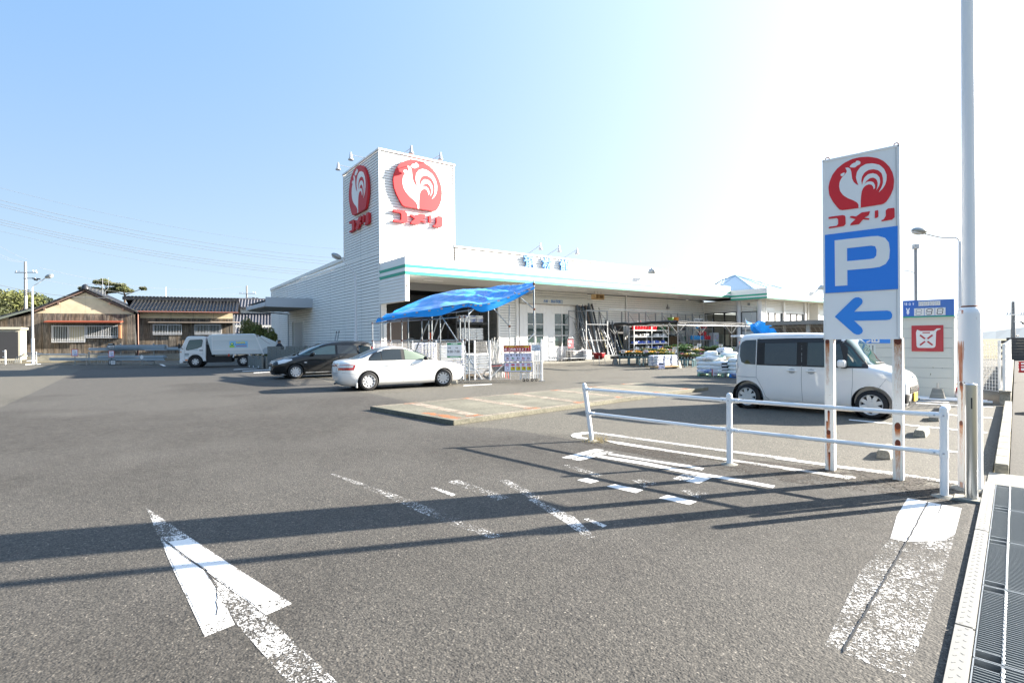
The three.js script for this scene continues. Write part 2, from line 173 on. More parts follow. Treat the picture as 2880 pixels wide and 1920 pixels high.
const MARK = {
barTip:[[-3.659,-5.304],[-3.35,-5.04],[-2.818,-4.568],[-2.975,-4.487],[-3.048,-4.559],[-3.487,-5.096]],
rightend:[[1.707,-2.768],[1.736,-2.765],[1.904,-2.586],[1.883,-2.567]],
fadeF:[[-0.769,-6.19],[-0.644,-6.27],[-0.03,-5.548],[-0.16,-5.464]],
fadeG:[[-0.181,-6.255],[-0.062,-6.251],[0.313,-5.538],[0.205,-5.454]],
fadeH:[[1.376,-6.192],[1.525,-6.232],[1.64,-6.055],[1.444,-5.858]],
fadeI:[[1.805,-5.751],[1.941,-5.804],[2.073,-5.631],[1.893,-5.477]],
fadeJ:[[0.636,-6.955],[0.719,-7.008],[1.092,-6.429],[1.002,-6.316]],
barA:[[-2.818,-4.568],[-2.115,-3.956],[-1.393,-3.339],[-1.496,-3.205],[-2.009,-3.645],[-2.238,-3.853],[-2.523,-4.087],[-2.975,-4.487]],
barB:[[-2.992,-4.502],[-2.752,-4.284],[-2.516,-4.075],[-2.241,-3.843],[-2.142,-3.732],[-1.882,-3.427],[-1.629,-3.099],[-1.731,-2.973],[-2.113,-3.431],[-2.402,-3.776],[-2.634,-4.055]],
barC:[[-2.12,-3.722],[-1.995,-3.626],[-1.49,-3.193],[-0.896,-2.607],[-0.754,-2.453],[-0.981,-2.456],[-1.127,-2.6],[-1.622,-3.106]],
rightfresh:[[4.011,-5.415],[4.116,-5.285],[4.279,-5.083],[3.995,-4.775],[3.671,-4.427],[3.469,-4.287],[3.147,-4.266],[3.072,-4.338],[3.527,-4.894]],
rightworn:[[3.072,-4.338],[3.147,-4.266],[3.469,-4.287],[3.671,-4.427],[3.279,-4.003],[2.782,-3.482],[2.352,-3.039],[1.95,-2.622],[1.903,-2.602],[1.71,-2.768],[1.657,-2.84],[2.402,-3.705]],
fadeA:[[-2.281,-6.621],[-2.225,-6.62],[-1.183,-5.626],[-0.48,-4.859],[-0.091,-4.473],[-0.195,-4.418],[-0.787,-4.972],[-1.271,-5.539]],
fadeB:[[-0.925,-5.956],[-0.854,-5.954],[-0.612,-5.679],[-0.645,-5.611]],
fadeC:[[0.153,-5.477],[0.232,-5.497],[0.469,-5.085],[0.56,-4.937],[0.681,-4.427],[0.601,-4.386],[0.481,-4.736]],
fadeD:[[0.639,-4.865],[0.684,-4.899],[0.823,-4.695],[0.782,-4.649]],
fadeE:[[-0.105,-6.141],[-0.031,-6.15],[0.041,-6.04],[-0.017,-6.0]],
dab1:[[0.748,-6.221],[0.871,-6.307],[0.996,-6.17],[0.884,-6.079]],
dab2:[[1.042,-5.942],[1.148,-6.029],[1.411,-5.789],[1.309,-5.68]],
dab3:[[1.501,-5.489],[1.62,-5.598],[1.847,-5.361],[1.739,-5.26]],
tbar1:[[0.678,-7.412],[1.23,-7.97],[1.351,-7.893],[0.789,-7.339]],
tbar2:[[0.804,-7.296],[1.351,-7.85],[1.464,-7.748],[1.253,-7.53],[0.904,-7.22]],
lineT1:[[1.392,-7.67],[1.879,-7.225],[2.263,-6.913],[2.417,-6.731],[2.354,-6.641],[2.193,-6.818],[1.832,-7.15],[1.354,-7.578]],
lineT2:[[1.237,-7.517],[1.775,-7.083],[2.164,-6.612],[2.566,-6.265],[2.908,-5.913],[2.842,-5.824],[2.433,-6.225],[2.095,-6.516],[1.682,-6.973],[1.173,-7.424]],
block1:[[1.867,-6.243],[2.074,-6.468],[2.196,-6.383],[1.979,-6.138]],
block2:[[1.988,-6.129],[2.205,-6.374],[2.329,-6.259],[2.101,-6.028]],
loopT:[[1.479,-9.397],[1.71,-9.217],[2.254,-8.661],[3.187,-7.775],[3.842,-7.223],[3.764,-7.078],[3.137,-7.654],[2.221,-8.535],[1.646,-9.057],[1.457,-9.258]],
loopEnd:[[1.479,-9.397],[1.457,-9.258],[1.301,-9.256],[1.198,-9.193],[1.149,-9.081],[1.177,-8.913],[1.251,-8.883],[1.234,-8.759],[1.092,-8.827],[1.008,-8.967],[0.992,-9.126],[1.063,-9.297],[1.254,-9.418]],
loopB:[[1.492,-8.704],[1.729,-8.474],[2.217,-7.95],[2.914,-7.277],[3.544,-6.666],[3.478,-6.542],[2.862,-7.147],[2.174,-7.796],[1.639,-8.34],[1.485,-8.618]],
loopB2:[[3.372,-6.858],[3.637,-6.599],[4.032,-6.256],[3.974,-6.177],[3.864,-6.166],[3.58,-6.495],[3.317,-6.746]],
loopT2:[[3.611,-7.343],[4.076,-6.92],[4.009,-6.806],[3.555,-7.228]],
loopT3:[[4.145,-6.83],[4.613,-6.46],[5.033,-5.992],[4.951,-5.894],[4.57,-6.262],[4.078,-6.719]],
park1:[[6.264,-7.669],[6.357,-7.564],[6.282,-7.476],[6.184,-7.571]],
park1b:[[6.499,-7.419],[6.521,-7.377],[6.428,-7.28],[6.413,-7.321]],
park2:[[6.721,-10.647],[7.456,-9.859],[7.871,-9.363],[8.106,-9.095],[8.009,-8.997],[7.774,-9.249],[7.369,-9.744],[6.636,-10.512]],
park3:[[8.715,-11.613],[9.298,-11.059],[9.638,-10.694],[9.552,-10.599],[9.2,-10.942],[8.619,-11.485]],
park4:[[9.946,-13.286],[10.645,-12.659],[11.118,-12.329],[11.003,-12.202],[10.532,-12.526],[9.82,-13.118]],
park5:[[10.309,-13.77],[10.894,-13.285],[10.773,-13.138],[10.19,-13.612]],
yardline:[[-1.777,-19.351],[-0.761,-19.904],[-0.752,-19.657],[-1.753,-19.084]],
farline1:[[-16.783,-32.091],[-15.934,-33.428],[-15.761,-33.064],[-16.52,-31.59]],
farline2:[[-15.25,-30.098],[-14.483,-31.741],[-14.259,-31.25],[-15.026,-29.656]],
farline3:[[-13.902,-28.588],[-13.322,-29.282],[-13.132,-28.863],[-13.604,-28.053]],
farline4:[[-27.875,-41.957],[-27.614,-41.908],[-24.461,-37.665],[-24.389,-37.241]],
};
const worn = { barTip: 2, rightend: 2, fadeF: 3, fadeG: 3, fadeH: 3, fadeI: 3, fadeJ: 3, barC: 2, rightworn: 3, fadeA: 3, fadeB: 2, fadeC: 2, fadeD: 1, fadeE: 2, barA: 1, barB: 1, tbar2: 1, loopT: 1, block1: 1 };
for (const [k, pts] of Object.entries(MARK)) { const m = mk('painted_marking', flat(pts, 0.0065), [mPaint, mPaintMid, mPaintWorn, mPaintFaint][worn[k] || 0], lot); m.castShadow = false; if (k === 'barA' || k === 'barB' || k === 'rightfresh') mk('painted_marking', flat(pts.map(([x, z]) => { const cx = pts.reduce((a, p) => a + p[0], 0) / pts.length, cz = pts.reduce((a, p) => a + p[1], 0) / pts.length; return [cx + (x - cx) * 0.84, cz + (z - cz) * 0.84]; }), 0.0085), mPaint, lot).castShadow = false; }
{ // broad weathered patches over the whole lot, broken up by the grain of the stones
  const n = vnoise(63), t = tex(1024, 1024, (u, v) => { const c = 0.55 * n(u * 6, v * 6, 6) + 0.3 * n(u * 15 + 2, v * 15, 15) + 0.15 * n(u * 40, v * 40, 40), f = n(u * 500, v * 500, 500); return Math.max(0, Math.min(0.18, (c - 0.5) * 1.0)) * (0.5 + f); }, false); t.repeat.set(1 / 31, 1 / 31);
  mk('grime', flat([[-60, 10], [-6, 6], P2(RD(3.5, -0.1)), [3.6, -7.4], [1.0, -9.2], [-1.3, -10.2], [-3.6, -12.6], [4.2, -19.2], [10, -17], [14, -22], [2, -36], [-6, -22], [-13, -31], [-22, -37.5], [-60, -42]], 0.0055), M([0.03, 0.026, 0.022], 0.95, 0, { alphaMap: t, transparent: true }), lot).castShadow = false;
}
{ // brown oily grime trodden into the asphalt along the barrier
  const t = wornAlpha(55, 0.1, 0.75, 240); t.repeat.set(0.3, 0.3); mk('grime', flat([[1.0, -8.5], [1.6, -8.75], [2.9, -7.35], [4.0, -6.75], [5.0, -6.2], [4.95, -5.5], [4.4, -5.25], [3.9, -5.55], [3.1, -6.1], [2.3, -7.0], [1.5, -7.9]], 0.0065), M([0.035, 0.027, 0.02], 0.95, 0, { alphaMap: t, transparent: true }), lot).castShadow = false;
}
{ // tar-dark cracks beside the old marking
  const rib = (pts, w) => { const o = []; for (let i = 0; i + 1 < pts.length; i++) { const [x, z] = pts[i], [a, b] = pts[i + 1], L = Math.hypot(a - x, b - z), nx = -(b - z) / L * w, nzv = (a - x) / L * w; const n = Math.ceil(L / 0.05); let px = 0; for (let j = 0; j < n; j++) { const t = j / n, t2 = (j + 1) / n, q = (R() - 0.5) * 0.012; o.push(flat([[x + (a - x) * t + nx + px, z + (b - z) * t + nzv], [x + (a - x) * t2 + nx + q, z + (b - z) * t2 + nzv], [x + (a - x) * t2 - nx * rr(0.5, 1.2) + q, z + (b - z) * t2 - nzv], [x + (a - x) * t - nx + px, z + (b - z) * t - nzv]], 0.0105)); px = q; } } return o; };
  mk('crack', rib([[4.107, -5.273], [3.316, -4.435], [2.549, -3.641], [1.973, -3.045], [1.714, -2.774]], 0.006), mBlack, lot);
  mk('crack', rib([[4.213, -5.227], [3.958, -4.957], [4.068, -4.862]], 0.004), mBlack, lot);
  mk('crack', rib([[-2.95, -4.47], [-2.523, -4.087], [-2.238, -3.853], [-2.0, -3.58], [-1.79, -3.2]], 0.003), mBlack, lot);
}
{ // raised concrete island with faded orange hatching
  const c = [[-1.14, -10.32], [-3.37, -12.67], [4.35, -18.82], [6.2, -16.9]];
  const g = ex(c.map((p) => [p[0], -p[1]]), 0.075, 0.012); g.rotateX(-PI / 2); g.translate(0, 0.01, 0);
  const isl = struct('traffic_island', g, M([0.60, 0.585, 0.50], 0.9, 0, { map: concMap }), 0.5);
  const lerp2 = (a, b, t) => [a[0] + (b[0] - a[0]) * t, a[1] + (b[1] - a[1]) * t];
  const al = wornAlpha(77, 0.05, 0.7); const mPale = M([0.36, 0.29, 0.225], 0.9, 0, { alphaMap: wornAlpha(78, 0.3, 0.8), transparent: true }), mOr = M([0.60, 0.17, 0.045], 0.85, 0, { alphaMap: al, transparent: true });
  const E0 = (t) => lerp2(c[0], c[3], t), E1 = (t) => lerp2(c[1], c[2], t), y = 0.101;
  for (let k = 0; k < 6; k++) { const t = 0.06 + k * 0.165, dt = 0.028, sh = 0.0; mk('hatch_stripe', flat([lerp2(E0(t), E1(t), 0.1), lerp2(E0(t + dt), E1(t + dt), 0.1), lerp2(E0(t + dt + 0.03), E1(t + dt + 0.03), 0.92), lerp2(E0(t + 0.03), E1(t + 0.03), 0.92)], y), mPale, isl);
    mk('hatch_stripe', flat([lerp2(E0(t - 0.01), E1(t), 0.03), lerp2(E0(t + dt), E1(t), 0.03), lerp2(E0(t + dt), E1(t), 0.1), lerp2(E0(t - 0.01), E1(t), 0.1)], y + 0.003), mOr, isl);
    mk('hatch_stripe', flat([lerp2(E0(t + 0.02), E1(t + 0.02), 0.92), lerp2(E0(t + 0.06), E1(t + 0.06), 0.92), lerp2(E0(t + 0.06), E1(t + 0.06), 0.97), lerp2(E0(t + 0.02), E1(t + 0.02), 0.97)], y + 0.003), mOr, isl); }
  mk('hatch_stripe', flat([lerp2(E0(0.012), E1(0.012), 0.02), lerp2(E0(0.035), E1(0.035), 0.02), lerp2(E0(0.035), E1(0.035), 0.42), lerp2(E0(0.012), E1(0.012), 0.42)], y), mOr, isl);
  mk('hatch_stripe', flat([lerp2(E0(0.0), E1(0.0), 0.012), lerp2(E0(0.99), E1(0.99), 0.012), lerp2(E0(0.99), E1(0.99), 0.04), lerp2(E0(0.0), E1(0.0), 0.04)], y - 0.002), mPale, isl);
  mk('hatch_stripe', flat([lerp2(E0(0.0), E1(0.0), 0.965), lerp2(E0(0.99), E1(0.99), 0.965), lerp2(E0(0.99), E1(0.99), 0.99), lerp2(E0(0.0), E1(0.0), 0.99)], y - 0.002), mPale, isl);
}
// ---------- kerb side: gutter with gratings, kerb, side road, verge ----------
{
  const strip = (a0, a1, n0, n1, y) => flat([P2(RD(a0, n0)), P2(RD(a1, n0)), P2(RD(a1, n1)), P2(RD(a0, n1))], y);
  struct('gutter_channel', [strip(-14, 4.62, 0.03, 0.62, -0.13), strip(-14, 4.62, 0.60, 3.0, -0.02)], M([0.2, 0.2, 0.19], 0.9, 0, { map: concMap }), 0.5);
  struct('concrete_apron', put(bx(0.66, 0.12, 0.78), ...RD(4.97, 0.36, -0.05).toArray(), TA), mConc, 0.5);
  const kb = thing('kerb_edging', 'long white painted kerb edging along the parking bays', 'kerb');
  for (let k = 0; k < 14; k++) { const g = rb(0.59, 0.17, 0.125, 0.012); put(g, ...RD(5.65 + k * 0.6, 0.08, 0.03).toArray(), TA + rr(-0.006, 0.006)); mk('kerb_stone', g, k > 7 ? mConc : M([1.0, 0.98, 0.92], 0.85, 0, { map: concMap }), kb, 0.6); }
  struct('side_road', strip(5.35, 90, 0.15, 9, -0.10), M([0.62, 0.64, 0.66], 0.9, 0, { map: mapNew }), 1);
  struct('verge', strip(13.6, 40, 0.75, 2.2, -0.07), mSoil, 1);
  struct('drain_culvert', [put(bx(0.5, 0.35, 0.16), ...RD(13.45, 0.5, -0.1).toArray(), TA), put(bx(0.16, 0.35, 1.6), ...RD(13.7, 1.3, -0.1).toArray(), TA)], mConc, 0.5);
  // steel angle edging in lengths, chequer plate bosses on its top
  const mEdge = M([0.27, 0.26, 0.235], 0.5, 0.2); const edge = thing('gutter_edging', 'galvanised steel gutter edging with raised tread marks beside the gratings', 'edging');
  for (let k = 0; k < 4; k++) { const L = 2.0, a = 3.62 - k * 2.02; mk('steel_angle', [put(bx(L, 0.02, 0.075), ...RD(a, -0.005, 0.022).toArray(), TA), put(bx(L, 0.11, 0.012), ...RD(a, 0.036, -0.03).toArray(), TA)], mEdge, edge, 2);
    const o = []; for (let i = 0; i < 50; i++) o.push(put(bx(0.018, 0.002, 0.006), ...RD(a - 0.98 + i * 0.04, -0.005 + (i % 2 ? 0.014 : -0.014), 0.0325).toArray(), TA + (i % 2 ? 0.7 : -0.7))); mk('tread_marks', o, mEdge, edge).userData.kind = 'stuff'; }
  // grating panels
  const spots = []; for (let k = 0; k < 5; k++) spots.push(4.05 - k * 1.08);
  spots.forEach((a, k) => {
    const where = ['beside the concrete apron', 'second from the concrete apron', 'third from the concrete apron', 'fourth from the concrete apron', 'at the very bottom corner of the picture'][k];
    const t = thing('drain_grate', 'galvanised steel gutter grating panel ' + where, 'drain grate', RD(a, 0.30, 0), TA, 'gutter grating panels');
    const len = 1.066, w = 0.5;
    mk('grate_frame', [bx(len, 0.04, 0.006, 0, 0, -w / 2), bx(len, 0.04, 0.006, 0, 0, w / 2), bx(0.006, 0.04, w, -len / 2, 0, 0), bx(0.006, 0.04, w, len / 2, 0, 0), bx(0.006, 0.04, 0.1, len / 2 - 0.09, 0, -w / 2 + 0.05), bx(0.006, 0.04, 0.1, -len / 2 + 0.09, 0, -w / 2 + 0.05)], mGalv, t);
    const mGr = M([0.15, 0.17, 0.18], 0.5, 0.4); const bar = new THREE.BoxGeometry(0.006, 0.036, w - 0.012), barS = new THREE.BoxGeometry(0.007, 0.036, w - 0.115); barS.translate(0, 0, 0.05);
    for (let i = 1; i < 40; i++) { const x = -len / 2 + i * len / 40, near = x < -len / 2 + 0.085 || x > len / 2 - 0.085; const m = new THREE.Mesh(near ? barS : bar, mGr); m.name = 'grate_bar'; m.position.x = x; m.castShadow = m.receiveShadow = true; t.add(m); }
    for (let i = 0; i < 4; i++) { const pts = [], z = -w / 2 + 0.11 + i * 0.115, o = []; for (let j = 0; j < 40; j++) o.push(bx(0.026, 0.011, 0.011, -len / 2 + 0.013 + j * 0.0265, 0.016, z, 0, j * 0.8, 0)); mk('twisted_rod', o, mGalv, t); }
  });
  const g2 = thing('catch_basin_grate', 'coarse square steel grate set in the concrete apron', 'drain grate', RD(5.0, 0.86, 0.005), TA);
  mk('grate_frame', [bx(0.6, 0.03, 0.02, 0, 0, -0.22), bx(0.6, 0.03, 0.02, 0, 0, 0.22), bx(0.02, 0.03, 0.46, -0.3, 0, 0), bx(0.02, 0.03, 0.46, 0.3, 0, 0)], mGalv, g2);
  for (let i = 1; i < 8; i++) mk('grate_bar', bx(0.012, 0.026, 0.42, -0.3 + i * 0.075, 0, 0), mGalv, g2);
  for (let i = 1; i < 4; i++) mk('cross_bar', bx(0.57, 0.012, 0.01, 0, 0.008, -0.22 + i * 0.11), mGalv, g2);
  struct('basin_pit', put(bx(0.7, 0.02, 0.6), ...RD(5.0, 0.9, -0.09).toArray(), TA), mBlack);
}
// ---------- pedestrian barrier ----------
{
  const t = thing('guard_rail', 'white two-rail pipe barrier with three posts in front of the parking sign', 'barrier');
  const base = [[1.28, -8.62], [2.82, -6.94], [4.42, -5.46]], top = [[1.17, -8.66], [2.825, -6.94], [4.42, -5.46]], H = 0.9, mB = M([0.86, 0.85, 0.83], 0.32);
  const at = (i, f) => V3(base[i][0] + (top[i][0] - base[i][0]) * f, H * f, base[i][1] + (top[i][1] - base[i][1]) * f);
  base.forEach((b, i) => {
    const p = mk('post', [tb(at(i, 0), at(i, 1), 0.036, 18), sph(0.037, ...at(i, 1).toArray(), 14)], mB, t);
    for (const f of [0.93, 0.5]) { const c = at(i, f), o = []; o.push(tb(at(i, f - 0.045), at(i, f + 0.045), 0.0405, 18));
      for (const s of [-1, 1]) { if ((i === 0 && s < 0) || (i === 2 && s > 0)) continue; const q = at(i + s, f).sub(c).normalize(); o.push(tb(c.clone(), c.clone().addScaledVector(q, 0.12), 0.03, 14)); }
      const cl = mk('clamp', o, mB, p);
      for (const s of [-1, 0, 1]) { if ((i === 0 && s < 0) || (i === 2 && s > 0)) continue; const q = i === 2 ? at(1, f).sub(c).normalize().negate() : at(i + 1, f).sub(c).normalize(); const n = V3(-q.z, 0, q.x).normalize(); if (n.z < 0) n.negate(); if (n.dot(V3(0, 0, 1)) < 0) n.negate(); const e = c.clone().addScaledVector(q, s * 0.075).addScaledVector(n, s ? 0.029 : 0.0395); mk('bolt', put(NI(new THREE.SphereGeometry(0.0105, 10, 6)), ...e.toArray()), mSteel, p); } }
    mk('base_mortar', put(NI(new THREE.CylinderGeometry(0.07, 0.12, 0.02, 9)), b[0], 0.012, b[1]), mConc, t, 1);
  });
  for (const f of [0.93, 0.5]) for (let i = 0; i < 2; i++) mk('rail', tb(at(i, f), at(i + 1, f), 0.0243, 16), mB, t);
  // dry weeds round the leaning post
  const o = []; for (let k = 0; k < 70; k++) { const a = rr(0, 2 * PI), d = rr(0.04, 0.16), x = 1.36 + Math.cos(a) * d * 1.5, z = -8.55 + Math.sin(a) * d, h = rr(0.03, 0.13); o.push(tb([x, 0, z], [x + rr(-0.06, 0.06), h, z + rr(-0.05, 0.05)], 0.003, 3, 0.001)); }
  const w = solo('weed_tuft', 'dry brown weeds at the foot of the leaning barrier post', 'weeds', o, M([0.22, 0.17, 0.06], 1)); w.userData.kind = 'thing';
}
// ---------- parking sign ----------
const LOGO = {
disc:[[0.059,1.892],[0.072,1.957],[0.102,2.034],[0.153,2.098],[0.226,2.148],[0.311,2.177],[0.395,2.179],[0.477,2.164],[0.558,2.13],[0.624,2.079],[0.676,2.004],[0.708,1.926],[0.722,1.837],[0.714,1.744],[0.687,1.671],[0.648,1.607],[0.616,1.581],[0.187,1.581],[0.143,1.641],[0.1,1.716],[0.066,1.798]],
body:[[0.24,2.087],[0.268,2.085],[0.29,2.067],[0.301,2.032],[0.305,1.99],[0.31,1.94],[0.327,1.895],[0.352,1.866],[0.375,1.849],[0.359,1.897],[0.349,1.948],[0.359,2.011],[0.394,2.06],[0.45,2.085],[0.517,2.077],[0.584,2.044],[0.63,1.983],[0.651,1.915],[0.65,1.852],[0.636,1.8],[0.609,1.757],[0.573,1.725],[0.603,1.782],[0.616,1.827],[0.616,1.883],[0.604,1.941],[0.571,1.983],[0.524,2.007],[0.477,2.009],[0.435,1.986],[0.41,1.943],[0.402,1.896],[0.411,1.842],[0.418,1.884],[0.435,1.929],[0.469,1.959],[0.517,1.962],[0.557,1.94],[0.583,1.898],[0.59,1.849],[0.58,1.803],[0.552,1.756],[0.563,1.798],[0.566,1.838],[0.554,1.88],[0.523,1.909],[0.49,1.91],[0.455,1.885],[0.435,1.852],[0.462,1.872],[0.496,1.871],[0.523,1.855],[0.539,1.819],[0.539,1.787],[0.527,1.771],[0.519,1.807],[0.503,1.83],[0.476,1.84],[0.441,1.828],[0.421,1.806],[0.407,1.773],[0.4,1.726],[0.395,1.662],[0.395,1.581],[0.374,1.581],[0.375,1.616],[0.358,1.649],[0.316,1.684],[0.266,1.715],[0.216,1.761],[0.184,1.817],[0.174,1.877],[0.181,1.934],[0.203,1.976],[0.232,2.006],[0.257,2.037],[0.251,2.06]],
wattle:[[0.189,2.015],[0.211,2.03],[0.232,2.031],[0.229,2.01],[0.211,1.992],[0.196,1.997]],
comb:[[0.285,2.088],[0.304,2.113],[0.325,2.125],[0.346,2.128],[0.353,2.143],[0.374,2.141],[0.395,2.122],[0.392,2.098],[0.374,2.089],[0.36,2.084],[0.346,2.071],[0.318,2.073]],
letters:[[[0.059,1.525],[0.208,1.524],[0.231,1.513],[0.238,1.495],[0.239,1.409],[0.217,1.389],[0.149,1.386],[0.064,1.384],[0.056,1.395],[0.067,1.404],[0.142,1.404],[0.16,1.421],[0.16,1.48],[0.147,1.499],[0.062,1.501],[0.056,1.513]],
[[0.284,1.493],[0.305,1.498],[0.347,1.484],[0.405,1.522],[0.488,1.522],[0.474,1.478],[0.43,1.456],[0.48,1.44],[0.477,1.422],[0.419,1.438],[0.377,1.388],[0.286,1.386],[0.293,1.409],[0.342,1.452],[0.286,1.481]],
[[0.535,1.519],[0.566,1.522],[0.569,1.502],[0.568,1.446],[0.554,1.434],[0.534,1.434]],
[[0.641,1.506],[0.663,1.524],[0.718,1.522],[0.724,1.507],[0.724,1.413],[0.699,1.389],[0.601,1.385],[0.597,1.399],[0.621,1.406],[0.641,1.442]]]};
// rounded outline of the rooster: smooth except at the sharp feather tips
const soften = (pts) => { const n = pts.length, o = []; for (let i = 0; i < n; i++) { const a = pts[(i + n - 1) % n], b = pts[i], c = pts[(i + 1) % n]; const u = [b[0] - a[0], b[1] - a[1]], v = [c[0] - b[0], c[1] - b[1]], cs = (u[0] * v[0] + u[1] * v[1]) / (Math.hypot(...u) * Math.hypot(...v)); if (cs > 0.35) { o.push([b[0] - u[0] * 0.25, b[1] - u[1] * 0.25], [b[0] * 0.9 + (a[0] + c[0]) * 0.05, b[1] * 0.9 + (a[1] + c[1]) * 0.05], [b[0] + v[0] * 0.25, b[1] + v[1] * 0.25]); } else o.push(b); } return o; };
function emblem(parent, k, x0, y0, th, mR, mW, proud) { // the shop's rooster disc; x0, y0 put the sign's own origin, k its scale
  const sc = (p) => p.map(([x, y]) => [x0 + x * k, y0 + y * k]);
  const d = mk('emblem_disc', put(ex(sc(soften(LOGO.disc)), th, 0), 0, 0, 0), mR, parent);
  mk('rooster', put(ex(sc(soften(LOGO.body)), proud, 0), 0, 0, th), mW, parent);
  mk('rooster_comb', put(ex(sc(smooth(LOGO.comb, 2)), proud, 0), 0, 0, th), mW, parent);
  mk('rooster_wattle', put(ex(sc(smooth(LOGO.wattle, 2)), proud, 0), 0, 0, th), mW, parent);
}
const rustPost = (seed, blobs) => canvasTex(64, 1024, (c, w, h) => {
  const r = rng(seed); c.fillStyle = '#e8e4dc'; c.fillRect(0, 0, w, h);
  for (let i = 0; i < 60; i++) { c.fillStyle = `rgba(190,160,120,${0.03 + 0.05 * r()})`; c.fillRect(r() * w, r() * h, 1 + r() * 4, 20 + r() * 120); }
  for (const [x, y, s, len] of blobs) {
    for (let i = 0; i < 700; i++) { const t = r(), xx = x + (r() - 0.5) * s * 1.1 * (1 - 0.25 * t), yy = y + len * t * t; c.fillStyle = `rgba(${140 + 40 * r() | 0},${62 + 30 * r() | 0},${16 + 20 * r() | 0},${0.16 * (1 - t) + 0.03})`; c.fillRect(xx, yy, 1.5 + 3 * r(), 8 + 30 * r()); }
    for (let i = 0; i < s * 26; i++) { const a = r() * 7, d = Math.sqrt(r()) * s * 0.5; c.fillStyle = `rgba(${70 + 50 * r() | 0},${26 + 22 * r() | 0},${8 + 12 * r() | 0},0.6)`; c.fillRect(x + Math.cos(a) * d, y + Math.sin(a) * d * 1.35, 3, 4); }
  }
  for (let i = 0; i < 25; i++) { c.fillStyle = 'rgba(120,60,25,0.5)'; c.fillRect(r() * w, r() * h, 2, 2 + r() * 4); }
});
{
  const t = thing('parking_sign', 'tall white and blue parking sign with red rooster emblem, blue P and arrow', 'sign', [4.195, 0, -6.375], TB);
  const W0 = -0.395, W = 0.77, y0 = 1.62, Hh = 2.21, T = 0.11;
  const mFace = M([0.90, 0.885, 0.86], 0.4);
  mk('cabinet', rb(W, Hh, T, 0.006, W0 + W / 2, y0 + Hh / 2, 0), mFace, t);
  mk('panel_frame', [bx(W + 0.012, 0.022, T + 0.012, W0 + W / 2, y0 + Hh - 0.008, 0), bx(W + 0.012, 0.026, T + 0.012, W0 + W / 2, y0 + 0.012, 0), bx(0.022, Hh, T + 0.012, W0 + W - 0.006, y0 + Hh / 2, 0), bx(0.022, Hh, T + 0.012, W0 + 0.006, y0 + Hh / 2, 0)], mFace, t);
  mk('blue_panel', bx(W - 0.034, 0.72, 0.004, W0 + W / 2, 2.55, T / 2 + 0.006), mBlue, t);
  const face = new THREE.Group(); const f0 = T / 2 + 0.003;
  const add = (name, g, m) => { g.translate(W0, 1.6, 0); return mk(name, g, m, t); };
  const k = 1;
  add('emblem_disc', put(ex(soften(LOGO.disc), 0.003), 0, 0, f0), mRed);
  for (const [n, p] of [['rooster', soften(LOGO.body)], ['rooster_comb', smooth(LOGO.comb, 2)], ['rooster_wattle', smooth(LOGO.wattle, 2)]]) add(n, put(ex(p, 0.002), 0, 0, f0 + 0.003), mFace);
  for (const p of LOGO.letters) add('letter', put(ex(p, 0.003), 0, 0, f0), mRed);
  const Pp = [[0.123, 1.228], [0.5, 1.226], [0.567, 1.22], [0.633, 1.19], [0.669, 1.13], [0.678, 1.042], [0.671, 0.948], [0.638, 0.888], [0.578, 0.859], [0.498, 0.853], [0.254, 0.853], [0.254, 0.67], [0.125, 0.67]], Ph = [[0.253, 1.117], [0.499, 1.117], [0.537, 1.104], [0.551, 1.057], [0.547, 0.994], [0.525, 0.967], [0.491, 0.961], [0.253, 0.961]];
  add('letter', put(ex(Pp, 0.003, 0, [Ph]), 0, 0, f0 + 0.005), mFace);
  add('arrow', put(ex([[0.118, 0.298], [0.309, 0.503], [0.337, 0.52], [0.372, 0.519], [0.4, 0.498], [0.409, 0.47], [0.402, 0.441], [0.322, 0.35], [0.648, 0.349], [0.681, 0.337], [0.696, 0.303], [0.693, 0.268], [0.674, 0.245], [0.641, 0.24], [0.322, 0.242], [0.398, 0.156], [0.409, 0.12], [0.398, 0.091], [0.37, 0.074], [0.342, 0.076], [0.314, 0.092]], 0.003), 0, 0, f0), mBlueLight);
  mk('panel_joint', [bx(W - 0.04, 0.003, 0.003, W0 + W / 2, 2.19, T / 2 + 0.0065), bx(0.003, Hh - 0.04, 0.003, W0 + W - 0.03, y0 + Hh / 2, T / 2 + 0.0045)], mGrey, t);
  for (const x of [-0.36, 0.34]) mk('lifting_ring', put(NI(new THREE.TorusGeometry(0.022, 0.006, 6, 12)), x, y0 + Hh + 0.022, 0), mRust, t);
  const tx = [rustPost(5, [[20, 20, 26, 330], [26, 560, 12, 120], [14, 640, 8, 60], [24, 720, 26, 260], [28, 880, 10, 140]]), rustPost(8, [[34, 14, 44, 420], [30, 625, 34, 60], [30, 745, 30, 300]])];
  [-0.345, 0.345].forEach((x, i) => { const g = NI(new THREE.BoxGeometry(0.1, 1.64, 0.1)); g.translate(x, 0.81, 0); mk('post', g, M('#ffffff', 0.6, 0, { map: tx[i] }), t); });
}
